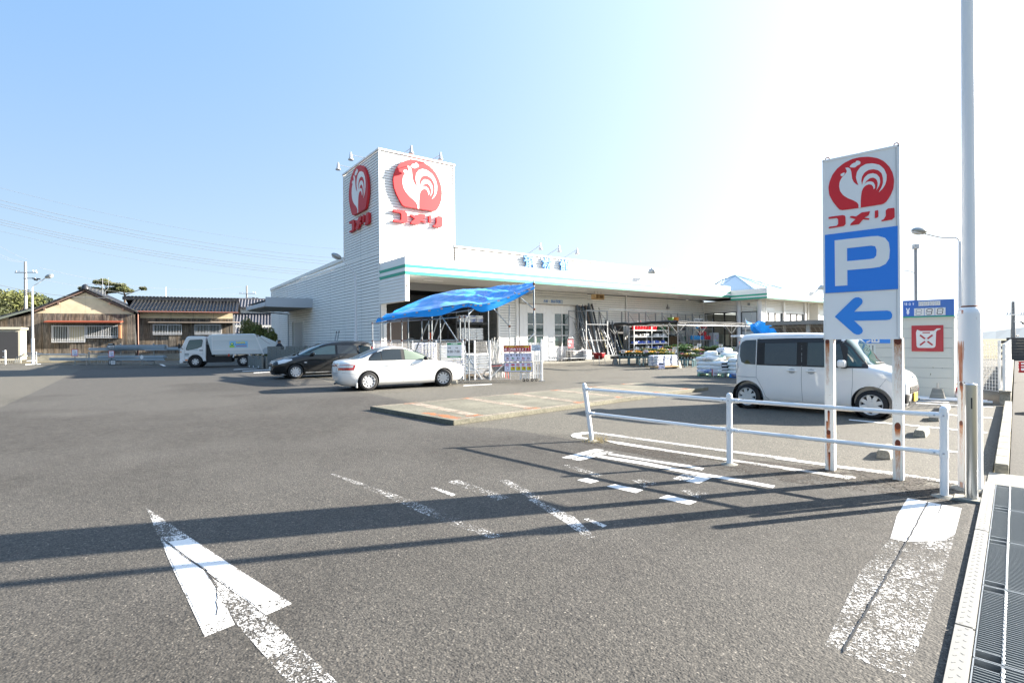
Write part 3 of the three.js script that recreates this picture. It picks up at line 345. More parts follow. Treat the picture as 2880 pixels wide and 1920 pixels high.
// ---------- lamp post and steel bollard at the kerb ----------
const rustPole = canvasTex(512, 1024, (c, w, h) => { const r = rng(91); c.fillStyle = '#eeedec'; c.fillRect(0, 0, w, h); const st = (x, y, n, L, wd) => { for (let i = 0; i < n; i++) { const t = r(); c.fillStyle = `rgba(${130 + 50 * r() | 0},${50 + 30 * r() | 0},${14 + 16 * r() | 0},${0.28 * (1 - t * 0.8)})`; c.fillRect(x + (r() - 0.5) * wd, y + L * t, 2 + 3 * r(), 6 + 16 * r()); } };
  st(170, 415, 160, 20, 70); st(205, 430, 260, 150, 14); st(185, 645, 90, 8, 60); st(190, 650, 700, 190, 34); st(185, 830, 160, 110, 22); for (let i = 0; i < 40; i++) { c.fillStyle = 'rgba(120,70,40,0.35)'; c.fillRect(r() * w, r() * h, 2, 3); } });
{
  const t = thing('lamp_post', 'tall white steel lamp post with rust streaks near its foot, beside the kerb', 'lamp post', [4.93, 0, -5.74]);
  const g = lathe([[0, 0], [0.104, 0], [0.104, 1.88], [0.098, 1.93], [0.07, 1.955], [0.064, 1.96]], 32); const m = mk('base_section', g, M('#ffffff', 0.35, 0, { map: rustPole }), t); m.rotation.y = -3.87;
  mk('pole', tb([0, 1.95, 0], [0, 7.6, 0], 0.0625, 24, 0.052), M([0.85, 0.84, 0.83], 0.35), t);
  mk('collar', put(NI(new THREE.TorusGeometry(0.064, 0.008, 8, 28)), 0, 1.965, 0, 0, PI / 2), mRust, t);
  mk('service_cover', [bx(0.014, 1.08, 0.075, -0.1, 0.62, 0.012, 0.06)], M('#ffffff', 0.4, 0, { map: rustPost(33, [[32, 20, 30, 60], [40, 30, 20, 420], [30, 420, 34, 420]]) }), t);
  mk('lamp_arm', tube([[0, 7.55, 0], [0.05, 7.9, 0.1], [0.3, 8.1, 0.6], [0.6, 8.15, 1.2]], 0.035), mPole, t);
  mk('lamp_head', put(NI(new THREE.SphereGeometry(0.3, 16, 10).scale(0.45, 0.35, 1)), 0.7, 8.15, 1.45, 0.45), mPole, t);
  mk('ballast_mortar', put(NI(new THREE.CylinderGeometry(0.14, 0.18, 0.02, 10)), 0, 0.01, 0), mConc, t, 1);
  const b = thing('steel_bollard', 'polished stainless steel bollard in front of the white lamp post', 'bollard', [4.585, 0, -5.33]);
  mk('tube', [tb([0, 0, 0], [0, 1.16, 0], 0.052, 28), put(NI(new THREE.SphereGeometry(0.052, 24, 8, 0, 7, 0, PI / 2).scale(1, 0.4, 1)), 0, 1.16, 0)], M([0.56, 0.57, 0.57], 0.28, 1), b);
  mk('lock_slot', bx(0.012, 0.11, 0.006, -0.028, 0.98, 0.043, -0.55), mDark, b);
  mk('footing', bx(0.26, 0.03, 0.2, 0, 0.012, 0, TB), mConc, b, 1);
}
// ---------- wheel stops ----------
{
  const prof = [[-0.075, 0], [0.075, 0], [0.062, 0.085], [0.045, 0.1], [-0.045, 0.1], [-0.062, 0.085]];
  const mk1 = (pos, turn, label, g, strap) => { const t = thing('wheel_stop', label, 'wheel stop', pos, turn, g); mk('block', put(ex(prof, 0.58, 0.008), 0, 0.008, -0.29), mConc, t, 1); mk('recess', bx(0.06, 0.035, 0.006, 0, 0.055, 0.297), mConcDark, t); if (strap) mk('strap', [bx(0.128, 0.108, 0.012, 0, 0.056, 0.0)], mBlack, t); return t; };
  const q = TA + PI / 2, G = 'concrete wheel stops along the bays';
  const c = [[5.2, -7.4, 'nearest the parking sign post'], [6.85, -8.92, 'with a black strap, in line behind the barrier post'], [8.36, -10.53, 'standing just in front of the minivan bumper line'], [9.7, -11.95, 'farthest along the row toward the price board hut']];
  c.forEach(([x, z, w], i) => mk1([x, 0, z], q, 'grey concrete wheel stop ' + w, G, i === 1));
  mk1([-2.3, 0, -20.3], -0.5, 'grey concrete wheel stop by the white sedan front tyre', 'wheel stops at the yard fence');
}
// ---------- kerosene hut, price board, fence and things by the road ----------
{
  const H0 = [11.58, 0, -13.95], t = thing('kerosene_hut', 'cream panelled kerosene hut behind the white van', 'hut', H0, TB);
  const mHut = M([0.70, 0.69, 0.61], 0.55), wd = 2.72, hh = 2.13, dp = 2.4, rows = 8;
  for (let k = 0; k < rows; k++) { mk('wall_panel', rb(wd - 0.04, hh / rows - 0.007, 0.04, 0.004, -wd / 2 - 0.02, (k + 0.5) * hh / rows, -0.02), mHut, t); mk('wall_panel', rb(0.04, hh / rows - 0.007, dp - 0.05, 0.004, -0.02, (k + 0.5) * hh / rows, -dp / 2 - 0.02), mHut, t); }
  mk('backing_wall', bx(wd - 0.1, hh - 0.02, dp - 0.1, -wd / 2, hh / 2, -dp / 2), mGrey, t);
  mk('corner_trim', bx(0.045, hh, 0.045, -0.02, hh / 2, -0.018), mHut, t); mk('roof_cap', bx(wd + 0.06, 0.045, dp + 0.06, -wd / 2, hh + 0.02, -dp / 2), mHut, t);
  for (const y of [0.25, 0.8, 1.35, 1.9]) for (const x of [-0.25, -1.2]) mk('rivet', put(NI(new THREE.CylinderGeometry(0.012, 0.012, 0.008, 8)), x, y, 0.003, 0, PI / 2), mGrey, t);
  const pb = thing('price_board', 'blue price board with white digit panels on top of the cream hut', 'price board', [H0[0], hh, H0[2]], TB);
  mk('board', rb(1.09, 0.45, 0.07, 0.006, -0.54, 0.265, 0.0), M([0.05, 0.17, 0.52], 0.45), pb); mk('green_strip', bx(1.09, 0.035, 0.08, -0.54, 0.045, 0), mGreen, pb);
  const seg = (x, y, w, h, on, mOn, mOff2) => { // seven bars: a b c d e f g
    const B = [[0, h / 2, 1], [w / 2, h / 4, 0], [w / 2, -h / 4, 0], [0, -h / 2, 1], [-w / 2, -h / 4, 0], [-w / 2, h / 4, 0], [0, 0, 1]], sk = 0.12;
    B.forEach(([a, b, hz], i) => mk('digit_bar', put(NI(new THREE.BoxGeometry(hz ? w * 0.86 : h * 0.11, hz ? h * 0.11 : h * 0.42, 0.004)), x + a + b * sk, y + b, 0.041, 0, 0, hz ? 0 : -sk), on.includes(i) ? mOn : mOff2, pb)); };
  const mSegOff = M([0.42, 0.44, 0.46], 0.5);
  for (let k = 0; k < 3; k++) { mk('digit_panel', bx(0.215, 0.2, 0.004, -0.73 + k * 0.225, 0.175, 0.037), mWhite, pb); seg(-0.735 + k * 0.225, 0.175, 0.11, 0.15, [[], [0, 1, 2, 3, 5, 6], [0, 1, 2, 3, 4, 5]][k], mBlack, mSegOff); }
  for (let k = 0; k < 4; k++) { mk('digit_panel', bx(0.11, 0.12, 0.004, -0.685 + k * 0.117, 0.395, 0.037), mWhite, pb); seg(-0.69 + k * 0.117, 0.395, 0.055, 0.085, [], mBlack, mSegOff); }
  const yenTex = canvasTex(256, 256, (c, w, h) => { c.fillStyle = '#3a70c8'; c.fillRect(0, 0, w, h); c.fillStyle = '#fff'; c.font = 'bold 64px sans-serif'; c.fillText('18', 20, 78); c.font = 'bold 58px sans-serif'; c.fillText('Ω', 118, 78); c.fillText('¥', 195, 78); c.font = 'bold 150px sans-serif'; c.fillText('¥', 60, 232); });
  mk('board_lettering', sheet(0.28, 0.42, -0.945, 0.285, 0.0365), M('#ffffff', 0.5, 0, { map: yenTex }), pb);
  const f = thing('fuel_can_sign', 'red square sign with a white fuel can on the cream hut wall', 'sign', H0, TB);
  mk('panel', bx(0.68, 0.70, 0.012, -0.56, 1.59, 0.012), M([0.50, 0.018, 0.035], 0.4), f);
  const can = [[-0.80, 1.76], [-0.775, 1.83], [-0.70, 1.79], [-0.42, 1.79], [-0.36, 1.85], [-0.28, 1.85], [-0.28, 1.83], [-0.34, 1.81], [-0.37, 1.76], [-0.385, 1.39], [-0.41, 1.345], [-0.45, 1.335], [-0.73, 1.335], [-0.77, 1.345], [-0.79, 1.39], [-0.80, 1.70]];
  mk('fuel_can', put(ex(can, 0.003), 0, 0, 0.018), mWhite, f);
  mk('can_mark', [bx(0.16, 0.03, 0.003, -0.58, 1.745, 0.0235), ...[[-0.66, 1.63, -0.75], [-0.50, 1.63, 0.75], [-0.66, 1.46, 0.75], [-0.50, 1.46, -0.75]].map(([x, y, a]) => bx(0.15, 0.04, 0.003, x, y, 0.0235, 0, 0, a))], M([0.50, 0.018, 0.035], 0.4), f);
  const os = thing('kerosene_sign', 'blue sign with white lettering low on the cream hut wall', 'sign', H0, TB);
  mk('panel', bx(1.2, 0.34, 0.01, -1.98, 1.63, 0.012), mBlueLight, os); strokeText(os, ['灯', '油'], -2.38, 1.5, 0.46, 0.27, 0.04, 0.02, mWhite, 'letter');
  const nt = solo('notice_sheet', 'small pale notice sheet pasted on the hut wall', 'notice', sheet(0.3, 0.32, 0, 0, 0), M('#ffffff', 0.7, 0, { map: canvasTex(64, 64, (c) => { c.fillStyle = '#dfe3dc'; c.fillRect(0, 0, 64, 64); c.fillStyle = '#555'; for (let i = 0; i < 3; i++) for (let j = 0; j < 9; j++) c.fillRect(10 + i * 18, 4 + j * 6.4, 7, 4.4); }) }), [H0[0] - 0.7254 * 1.88, 1.26, H0[2] - 0.6884 * 1.88 + 0.012], TB);
  // concrete weight foot
  const cf = thing('concrete_weight', 'tapered concrete weight with a steel socket in front of the hut', 'weight', [10.95, 0, -13.72], TB); mk('weight', put(NI(new THREE.CylinderGeometry(0.14, 0.24, 0.3, 4)), 0, 0.15, 0, PI / 4), mConc, cf, 1); mk('socket', tb([0, 0.28, 0], [0, 0.45, 0], 0.02), mSteel, cf);
  // white mesh fence on a low wall along the road
  const wl = thing('block_wall', 'low concrete block wall under the white mesh fence by the road', 'wall');
  for (let k = 0; k < 24; k++) { mk('wall_block', put(rb(0.9, 0.3, 0.2, 0.012), ...RD(14.4 + k * 0.92, 0.02, 0.15).toArray(), TA), mConc, wl, 0.6); }
  mk('coping', put(bx(22.2, 0.04, 0.22), ...RD(25.0, 0.02, 0.32).toArray(), TA), mConc, wl, 0.6);
  const meshFence = (name, label, pA, pB, y0, h, nBars, nRows, post, grp) => { const t = thing(name, label, 'fence', pA, 0, grp); const d = toV(pB).sub(toV(pA)), L = d.length(); const ang = Math.atan2(-d.z, d.x); t.rotation.y = ang;
    const np = Math.max(1, Math.round(L / 2)); for (let i = 0; i <= np; i++) if (post[Math.min(i, 1)] || i === np) mk('fence_post', rb(0.05, h + 0.06, 0.05, 0.01, L * i / np, y0 + h / 2, -0.02), mWhite, t);
    for (let p = 0; p < np; p++) { const o = [], x0 = L * p / np, w = L / np; const nb = Math.round(nBars / np); for (let i = 0; i <= nb; i++) o.push(bx(0.006, h, 0.006, x0 + w * i / nb, y0 + h / 2, 0.012)); for (let i = 0; i <= nRows; i++) o.push(bx(w, 0.006, 0.006, x0 + w / 2, y0 + h * i / nRows, 0.018)); mk('wire_panel', o, mWhite, t); }
    return t; };
  globalThis.meshFence = meshFence;
  meshFence('mesh_fence', 'long white wire mesh fence running along the road on the block wall', RD(14.05, 0.02).toArray(), RD(36, 0.02).toArray(), 0.34, 1.08, 260, 10, [1, 1]);
  meshFence('mesh_fence', 'short white grid fence panel between the hut and the block wall', RD(15.6, -1.0).toArray(), RD(14.5, -0.1).toArray(), 0.28, 1.22, 16, 14, [1, 1]);
  solo('fence_lean_panel', 'weathered brown sheet panel standing behind the grid fence', 'panel', bx(0.5, 1.9, 0.04, 0, 0.95, 0), M([0.42, 0.24, 0.16], 0.9, 0, { map: mWood }), RD(17.3, -1.3).toArray(), TB + 0.3);
  const rub = thing('scrap_heap', 'heap of red plastic crates and scrap under the grid fence', 'scrap', RD(15.2, -0.9).toArray());
  for (let k = 0; k < 7; k++) mk('crate', put(rb(0.32, 0.1, 0.24, 0.02), rr(-0.3, 0.3), 0.06 + k * 0.035, rr(-0.25, 0.25), rr(0, 3), rr(-0.3, 0.3)), k % 3 ? mRed : mWhite, rub);
  const br = []; for (let k = 0; k < 60; k++) br.push(tb([rr(-0.6, 0.5), rr(0.05, 0.2), rr(-0.8, 0)], [rr(-0.7, 0.5), rr(0.3, 0.9), rr(-1.1, 0)], 0.008, 4)); mk('branches', br, M([0.22, 0.2, 0.11], 1), rub);
  for (let k = 0; k < 3; k++) solo('loose_pipe', ['white plastic pipe lying nearest the block wall end', 'white plastic pipe lying in the middle of three', 'white plastic pipe lying closest to the hut'][k], 'pipe', tb([-0.7, 0.035, 0], [0.7, 0.035, 0], 0.03, 10), mWhite, RD(14.0 + k * 0.25, -0.9 - k * 0.1).toArray(), TB + 0.1 + k * 0.03, 'white plastic pipes on the asphalt');
  // far side of the road
  const bw = thing('dark_block_wall', 'dark grey block wall across the side road', 'wall', [34.7, -0.1, -37.2], 0.15); for (let r = 0; r < 8; r++) for (let k = 0; k < 5; k++) mk('wall_block', bx(1.18, 0.19, 0.2, k * 1.2 + (r % 2 ? 0.5 : 0), 0.1 + r * 0.2, 0), mDark, bw);
  const rs = thing('roadside_sign', 'small red and white sign board at the picture edge by the road', 'sign', [19.2, -0.1, -20.0], -0.3); mk('panel', bx(0.5, 0.42, 0.03, 0.1, 0.56, 0), M('#ffffff', 0.5, 0, { map: canvasTex(64, 64, (c) => { c.fillStyle = '#b5181f'; c.fillRect(0, 0, 64, 64); c.fillStyle = '#fff'; c.fillRect(8, 8, 48, 8); c.fillRect(8, 24, 30, 6); c.fillRect(8, 38, 44, 14); }) }), rs); mk('post', tb([0.1, 0, 0], [0.1, 0.4, 0], 0.02), mGrey, rs);
  const dry = []; for (let k = 0; k < 2600; k++) { const a = rr(12, 30), n = rr(0.9, 2.4), p = RD(a, n, -0.08), h = rr(0.1, 0.3); dry.push(tb(p, p.clone().add(V3(rr(-0.12, 0.12), h, rr(-0.12, 0.12))), 0.006, 3, 0.001)); }
  const dg = mk('dry_grass', dry, M([0.40, 0.28, 0.12], 1), scene); dg.userData = { kind: 'stuff', label: 'dry straw coloured grass on the roadside verge', category: 'grass' };
}
// ---------- the shop building ----------
// lapped cladding: each course leans out at its foot and drops a small lip; x along the wall, y up, facing +z
function lap(x0, x1, y0, y1, z, pitch = 0.16, slope = 0, gap = 0.021, lip = 0.028) { // slope: rise of the top edge over the run
  const p = [], n = Math.round((y1 + Math.max(0, slope) - y0) / pitch); const quad = (a, b, c, d) => p.push(...a, ...b, ...c, ...a, ...c, ...d);
  for (let k = 0; k < n; k++) { const a = y0 + k * pitch, b0 = Math.min(a + pitch - gap, y1), b1 = Math.min(a + pitch - gap, y1 + slope); if (b0 <= a && b1 <= a) break; const l0 = Math.max(b0, a), l1 = Math.max(b1, a);
    quad([x0, a, z + lip], [x1, a, z + lip], [x1, l1, z + 0.004], [x0, l0, z + 0.004]); quad([x0, a, z + 0.001], [x1, a, z + 0.001], [x1, a, z + lip], [x0, a, z + lip]); }
  const g = new THREE.BufferGeometry(); g.setAttribute('position', new THREE.Float32BufferAttribute(p, 3)); g.computeVertexNormals(); return NI(g);
}
const shop = thing('hardware_shop', 'long white clad hardware shop with square sign tower and green striped canopy', 'shop building', ORG, TH);
{
  const T = shop, side = (g) => g.rotateY(-PI / 2);               // a wall drawn facing +z turned to face -x; its x becomes the depth behind the front
  const D = 27.4, mCore = M([0.25, 0.25, 0.25], 0.9);
  // tower: 5.05 x 6.05 m, 12.9 m high
  mk('tower_core', bx(5.0, 6.9, 6.0, 2.53, 9.4, -3.03), mCore, T);
  mk('siding_panel', lap(0.04, 5.0, 6.0, 12.86, 0), mSiding, T, 1);
  for (const [a, b] of [[0.04, 3.0], [3.02, 6.0]]) mk('siding_panel', side(lap(-b, -a, 6.9, 12.86, 0, 0.168, 0, 0.02)), mSiding, T, 1);
  mk('siding_panel', put(lap(0, 6, 7.7, 12.86, 0), 5.05, 0, 0, PI / 2), mSiding, T, 1); mk('siding_panel', put(lap(-5, 0, 7.0, 12.86, 0), 0, 0, -6.06, PI), mSiding, T, 1);
  for (const g of [bx(0.10, 12.95 - 6.2, 0.10, 0.0, 9.57, 0.0), bx(0.09, 12.95 - 7.7, 0.09, 5.05, 10.3, 0), bx(0.09, 5.6, 0.09, 0, 10.1, -6.05)]) mk('corner_trim', g, mTrim, T);
  mk('coping', [bx(5.22, 0.10, 0.14, 2.53, 12.93, 0.02), bx(0.14, 0.10, 6.2, -0.02, 12.935, -3.03), bx(0.14, 0.10, 6.2, 5.07, 12.935, -3.03), bx(5.2, 0.1, 0.14, 2.53, 12.93, -6.08)], mTrim, T);
  // long left wall, its parapet falling slightly to the back
  const topAt = (t) => 7.36 - (t - 6.04) * 0.0192;
  mk('wall_core', [bx(0.3, 6.8, D - 0.1, 0.18, 3.4, -D / 2 - 0.1), bx(46, 7.2, 0.2, 24, 3.6, -D)], mCore, T);
  const joints = [0.04, 3.0, 6.02, 9.0, 12.0, 15.0, 18.0, 21.0, 24.0, D];
  for (let i = 0; i + 1 < joints.length; i++) { const a = joints[i], b = joints[i + 1] - 0.012, hi = a < 6 ? 6.9 : topAt(b) - 0.2; mk('siding_panel', side(lap(-b, -a, 0.12, hi, 0, 0.195, a < 6 ? 0 : topAt(a) - topAt(b), 0.026)), mSiding, T, 1); }
  for (let i = 2; i + 1 < joints.length; i++) { const a = joints[i], b = joints[i + 1], L = b - a; mk('parapet_flashing', put(bx(0.09, 0.24, L - 0.01), -0.03, (topAt(a) + topAt(b)) / 2 - 0.11, -(a + b) / 2, 0, Math.atan2(topAt(b) - topAt(a), L)), mSiding, T, 1); }
  for (const a of joints.slice(1, -1)) mk('joint_strip', bx(0.012, 6.6, 0.02, -0.006, 3.4, -a), mGrey, T);
  mk('plinth', [bx(0.06, 0.14, D, -0.01, 0.07, -D / 2)], mConcDark, T);
  // front: upper wall band, coping
  mk('upper_wall_core', bx(41, 2.4, 0.3, 25.6, 6.45, -0.18), mCore, T);
  for (let s = 5.1; s < 45; s += 5) mk('siding_panel', lap(s, s + 4.985, 6.0, 7.64, 0), mSiding, T, 1);
  mk('coping', bx(40.5, 0.10, 0.16, 25.3, 7.69, 0.0), mTrim, T);
  mk('roof', bx(45.5, 0.1, D - 0.3, 23.0, 6.75, -D / 2), mGrey, T);
  // canopy: fascia with two green bands, soffit, hanging end wall
  const mBayWallShade = M([0.26, 0.26, 0.25], 0.9); const F = 3.36, c0 = 0.0, c1 = 31.5;  // bay walls coloured darker than the cladding, putting some shade into the bay
  for (let k = 0; k < 7; k++) { const a = c0 + k * 4.5, w = 4.494; mk('fascia_panel', bx(w, 0.98, 0.1, a + 2.25, 5.71, F - 0.05), mTrim, T); mk('green_stripe', bx(w, 0.17, 0.012, a + 2.25, 5.685, F + 0.004), mGreen, T); mk('green_stripe', bx(w, 0.17, 0.012, a + 2.25, 5.315, F + 0.004), mGreen, T); }
  mk('fascia_panel', bx(0.1, 0.98, F + 0.2, 0.05, 5.71, F / 2 - 0.2), mTrim, T); for (const y of [5.685, 5.315]) mk('green_stripe', bx(0.012, 0.17, F + 0.17, -0.004, y, F / 2 - 0.08), mGreen, T);
  mk('canopy_roof', bx(31.4, 0.06, F - 0.1, 15.8, 6.0, F / 2), mGrey, T);
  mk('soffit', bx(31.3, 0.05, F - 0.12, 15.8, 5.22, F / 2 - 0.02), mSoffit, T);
  mk('siding_panel', put(lap(0, F + 0.18, 3.82, 5.22, 0, 0.175, 0, 0.026), 0.01, 0, -0.2, -PI / 2), mSiding, T, 1);
  mk('end_wall', bx(0.22, 1.44, F + 0.18, 0.125, 4.51, F / 2 - 0.09), mTrim, T); mk('end_post', bx(0.25, 1.45, 0.1, 0.12, 4.51, F - 0.05), mTrim, T);
  // walls under the canopy: loading bay opening from 0.36 to 8.5
  mk('bay_pillar', lap(0.02, 0.36, 0.1, 5.2, 0.02, 0.24), mSiding, T, 1); mk('bay_pillar', bx(0.34, 5.2, 0.3, 0.19, 2.6, -0.14), mTrim, T);
  mk('wall_core', [bx(1.9, 5.3, 0.25, 9.45, 2.65, -0.15), bx(16.5, 5.3, 0.25, 24.1, 2.65, -0.15), bx(8.4, 0.5, 0.25, 4.4, 5.0, -0.15), bx(5.6, 1.1, 0.25, 13.0, 4.7, -0.15)], mCore, T);
  mk('siding_panel', lap(8.55, 10.0, 0.1, 5.2, 0, 0.18, 0, 0.026), mSidingGrey, T, 1); mk('siding_panel', lap(10.25, 17.0, 4.66, 5.2, 0, 0.18, 0, 0.026), mSidingGrey, T, 1); mk('siding_panel', lap(15.7, 17.0, 0.1, 4.66, 0, 0.18, 0, 0.026), mSidingGrey, T, 1);
  for (const [a, b] of [[17.01, 21.4], [21.42, 26.9], [26.92, 32.4]]) mk('siding_panel', lap(a, b, 0.1, 5.2, 0, 0.18, 0, 0.026), mSidingGrey, T, 1);
  mk('corner_trim', [bx(0.14, 5.2, 0.14, 8.52, 2.6, 0), bx(0.2, 5.2, 0.2, 10.08, 2.6, 0.0)], mTrim, T);
  // bay interior
  mk('bay_back_wall', lap(0.3, 10, 0, 5.2, -8.2, 0.2), mBayWallShade, T, 1); mk('bay_side_wall', put(lap(0, 8, 0, 5.2, 0, 0.2), 8.7, 0, -8.2, -PI / 2), mBayWallShade, T, 1); mk('bay_ceiling', bx(9.6, 0.1, 8.2, 4.9, 5.28, -4.2), mDark, T);
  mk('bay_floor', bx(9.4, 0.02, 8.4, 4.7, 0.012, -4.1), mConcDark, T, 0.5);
  mk('bay_inner_door', bx(1.7, 3.4, 0.08, 1.4, 1.7, -1.2), mBrownMetal, T);
  // door wall: header with lettering, two leaves of boards with 2 x 3 panes
  mk('door_header', rb(7.0, 0.47, 0.32, 0.02, 13.78, 4.43, 0.16), mOff, T); mk('rust_line', bx(6.9, 0.02, 0.02, 13.75, 4.19, 0.315), mRust, T);
  const leaf = (x0, x1, z, wx0, wx1) => {
    const d = mk('door', bx(x1 - x0, 0.12, 0.08, (x0 + x1) / 2, 0.12, z), mTrim, T); const n = Math.round((x1 - x0) / 0.3), w = (x1 - x0) / n;
    for (let k = 0; k < n; k++) { const a = x0 + k * w, b = a + w; if (b > wx0 + 0.02 && a < wx1 - 0.02) { mk('board', bx(w - 0.008, 4.19 - 3.57, 0.06, (a + b) / 2, 3.88, z), mTrim, d); mk('board', bx(w - 0.008, 0.92, 0.06, (a + b) / 2, 0.64, z), mTrim, d); if (a < wx0) mk('board', bx(wx0 - a, 2.46, 0.06, (a + wx0) / 2, 2.33, z), mTrim, d); if (b > wx1) mk('board', bx(b - wx1, 2.46, 0.06, (b + wx1) / 2, 2.33, z), mTrim, d); } else mk('board', bx(w - 0.008, 4.0, 0.06, (a + b) / 2, 2.18, z), mTrim, d); }
    const cw = (wx1 - wx0) / 2, ch = 2.46 / 3; for (let i = 0; i < 2; i++) for (let j = 0; j < 3; j++) mk('pane', bx(cw - 0.07, ch - 0.08, 0.012, wx0 + cw * (i + 0.5), 1.12 + ch * (j + 0.5), z - 0.01), mGlassShop, d);
    mk('glazing_bars', [bx(0.06, 2.5, 0.07, (wx0 + wx1) / 2, 2.34, z), ...[1.1, 1.93, 2.75, 3.58].map((y) => bx(wx1 - wx0 + 0.1, 0.06, 0.07, (wx0 + wx1) / 2, y, z)), bx(0.05, 2.5, 0.07, wx0, 2.34, z), bx(0.05, 2.5, 0.07, wx1, 2.34, z)], mTrim, d); };
  leaf(10.27, 13.0, 0.06, 10.95, 12.46); leaf(13.02, 15.68, 0.0, 13.56, 15.06);
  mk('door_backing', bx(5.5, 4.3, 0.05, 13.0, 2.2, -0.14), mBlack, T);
  for (const [x, y, w] of [[14.5, 3.3, 0.5], [14.5, 3.1, 0.6], [14.9, 3.35, 0.4], [12.2, 3.0, 0.5]]) mk('ceiling_lamp_glimpse', bx(w, 0.03, 0.01, x, y, -0.1, 0, 0, 0.05), mWhite, T);
  mk('downpipe', [tb([21.41, 0.1, 0.1], [21.41, 5.2, 0.1], 0.05, 10)], mTrim, T); mk('downpipe', [tb([32.3, 0.1, 0.12], [32.3, 4.7, 0.12], 0.055, 10), tb([32.3, 4.7, 0.12], [32.1, 5.15, 0.2], 0.055, 10)], mTrim, T);
  mk('security_light', [rb(0.3, 0.18, 0.16, 0.02, 26.9, 4.36, 0.1), bx(0.08, 0.3, 0.08, 26.9, 4.5, 0.06)], mGrey, T);
  for (const s of [2.6, 8.6, 14.6, 19.2, 25.5]) mk('soffit_lamp', rb(1.3, 0.05, 0.16, 0.02, s, 5.175, 1.7), mWhite, T);
  // pavement under the canopy
  mk('pavement', bx(23.5, 0.1, 2.0, 20.2, 0.03, 1.1), mConc, T, 0.5);
  // annex: canopy turning out, windows, columns
  const F2 = 6.68, a0 = 31.5, a1 = 56;
  mk('fascia_panel', bx(0.1, 0.86, F2 - F, a0 + 0.05, 5.41, (F + F2) / 2), mTrim, T); for (const y of [5.315, 5.035]) mk('green_stripe', bx(0.012, 0.15, F2 - F, a0 - 0.006, y, (F + F2) / 2), mGreen, T);
  for (let k = 0; k < 5; k++) { mk('fascia_panel', bx(4.89, 0.86, 0.1, a0 + 2.5 + k * 4.9, 5.41, F2 - 0.05), mTrim, T); for (const y of [5.315, 5.035]) mk('green_stripe', bx(4.89, 0.15, 0.012, a0 + 2.5 + k * 4.9, y, F2 + 0.004), mGreen, T); }
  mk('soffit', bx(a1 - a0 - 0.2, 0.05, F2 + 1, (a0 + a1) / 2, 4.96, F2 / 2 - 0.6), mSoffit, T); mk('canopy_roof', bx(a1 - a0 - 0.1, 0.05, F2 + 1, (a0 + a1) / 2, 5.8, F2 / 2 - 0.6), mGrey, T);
  mk('siding_panel', put(lap(0, 3.35, 3.97, 4.95, 0, 0.14), 32.45, 0, 0, -PI / 2), mSidingGrey, T, 1); mk('siding_panel', put(lap(3.85, 5.3, 3.97, 4.95, 0, 0.14), 32.45, 0, 0, -PI / 2), mSidingGrey, T, 1);
  for (const f of [3.6, 5.5]) mk('column', put(NI(new THREE.CylinderGeometry(0.2, 0.2, 5, 20)), 32.42, 2.45, f), M([0.72, 0.72, 0.72], 0.6), T);
  const win = mk('window', [bx(0.08, 0.08, 3.4, 32.42, 3.95, 1.7), bx(0.08, 0.1, 3.4, 32.42, 0.9, 1.7), ...[0.05, 1.05, 2.2, 3.36].map((f) => bx(0.09, 3.05, 0.09, 32.42, 2.42, f)), bx(0.08, 0.07, 3.4, 32.42, 2.7, 1.7)], mBlack, T);
  for (const [a, b] of [[0.1, 1.0], [1.1, 2.15], [2.25, 3.3]]) { mk('pane', put(sheet(b - a, 1.15, 0, 0, 0), 32.42, 3.32, (a + b) / 2, PI / 2), mPaneClear, win); mk('pane', put(sheet(b - a, 1.7, 0, 0, 0), 32.42, 1.8, (a + b) / 2, PI / 2), mPaneClear, win); }
  mk('window_base', bx(0.1, 0.86, 5.4, 32.45, 0.43, 2.7), mSidingGrey, T);
  const bl = mk('window', [bx(0.08, 3.9, 0.06, 32.42, 2.0, 3.86), bx(0.08, 3.9, 0.06, 32.42, 2.0, 5.28), bx(0.08, 0.06, 1.4, 32.42, 3.94, 4.57), bx(0.08, 0.05, 1.4, 32.42, 2.3, 4.57)], mBlack, T);
  mk('blind', [bx(0.02, 1.6, 0.88, 32.44, 3.12, 4.32), bx(0.02, 1.6, 0.48, 32.44, 3.12, 5.02), bx(0.02, 2.2, 1.38, 32.44, 1.15, 4.57)], M([0.62, 0.64, 0.64], 0.6), bl);
  mk('wall_lamp', rb(0.08, 0.22, 0.22, 0.03, 32.38, 4.6, 4.55), mGrey, T); mk('switch_box', rb(0.1, 0.3, 0.32, 0.01, 32.38, 4.16, 5.12), mOff, T);
  for (const [a, b] of [[32.7, 36.3], [36.7, 40.4]]) { mk('siding_panel', lap(a, b, 3.95, 4.95, 5.5, 0.14), mSiding, T, 1); mk('lintel', bx(b - a, 0.12, 0.12, (a + b) / 2, 3.9, 5.52), mTrim, T); const w = mk('window', [...[0.02, 0.34, 0.67, 0.98].map((t) => bx(0.09, 3.0, 0.09, a + (b - a) * t, 2.35, 5.5)), bx(b - a, 0.08, 0.08, (a + b) / 2, 0.9, 5.5)], mBlack, T); for (const t of [0.18, 0.5, 0.82]) mk('blind', bx((b - a) * 0.29, 2.9, 0.02, a + (b - a) * t, 2.35, 5.48), mWhite, w); }
  for (const s of [36.5, 40.6]) mk('column', bx(0.26, 4.9, 0.26, s, 2.45, 5.55), mTrim, T);
  mk('downpipe', [tb([33.0, 0.1, 5.75], [33.0, 4.9, 5.75], 0.05, 8)], mTrim, T); mk('downpipe', [tb([40.95, 0.1, 5.75], [40.95, 4.9, 5.75], 0.05, 8)], mTrim, T);
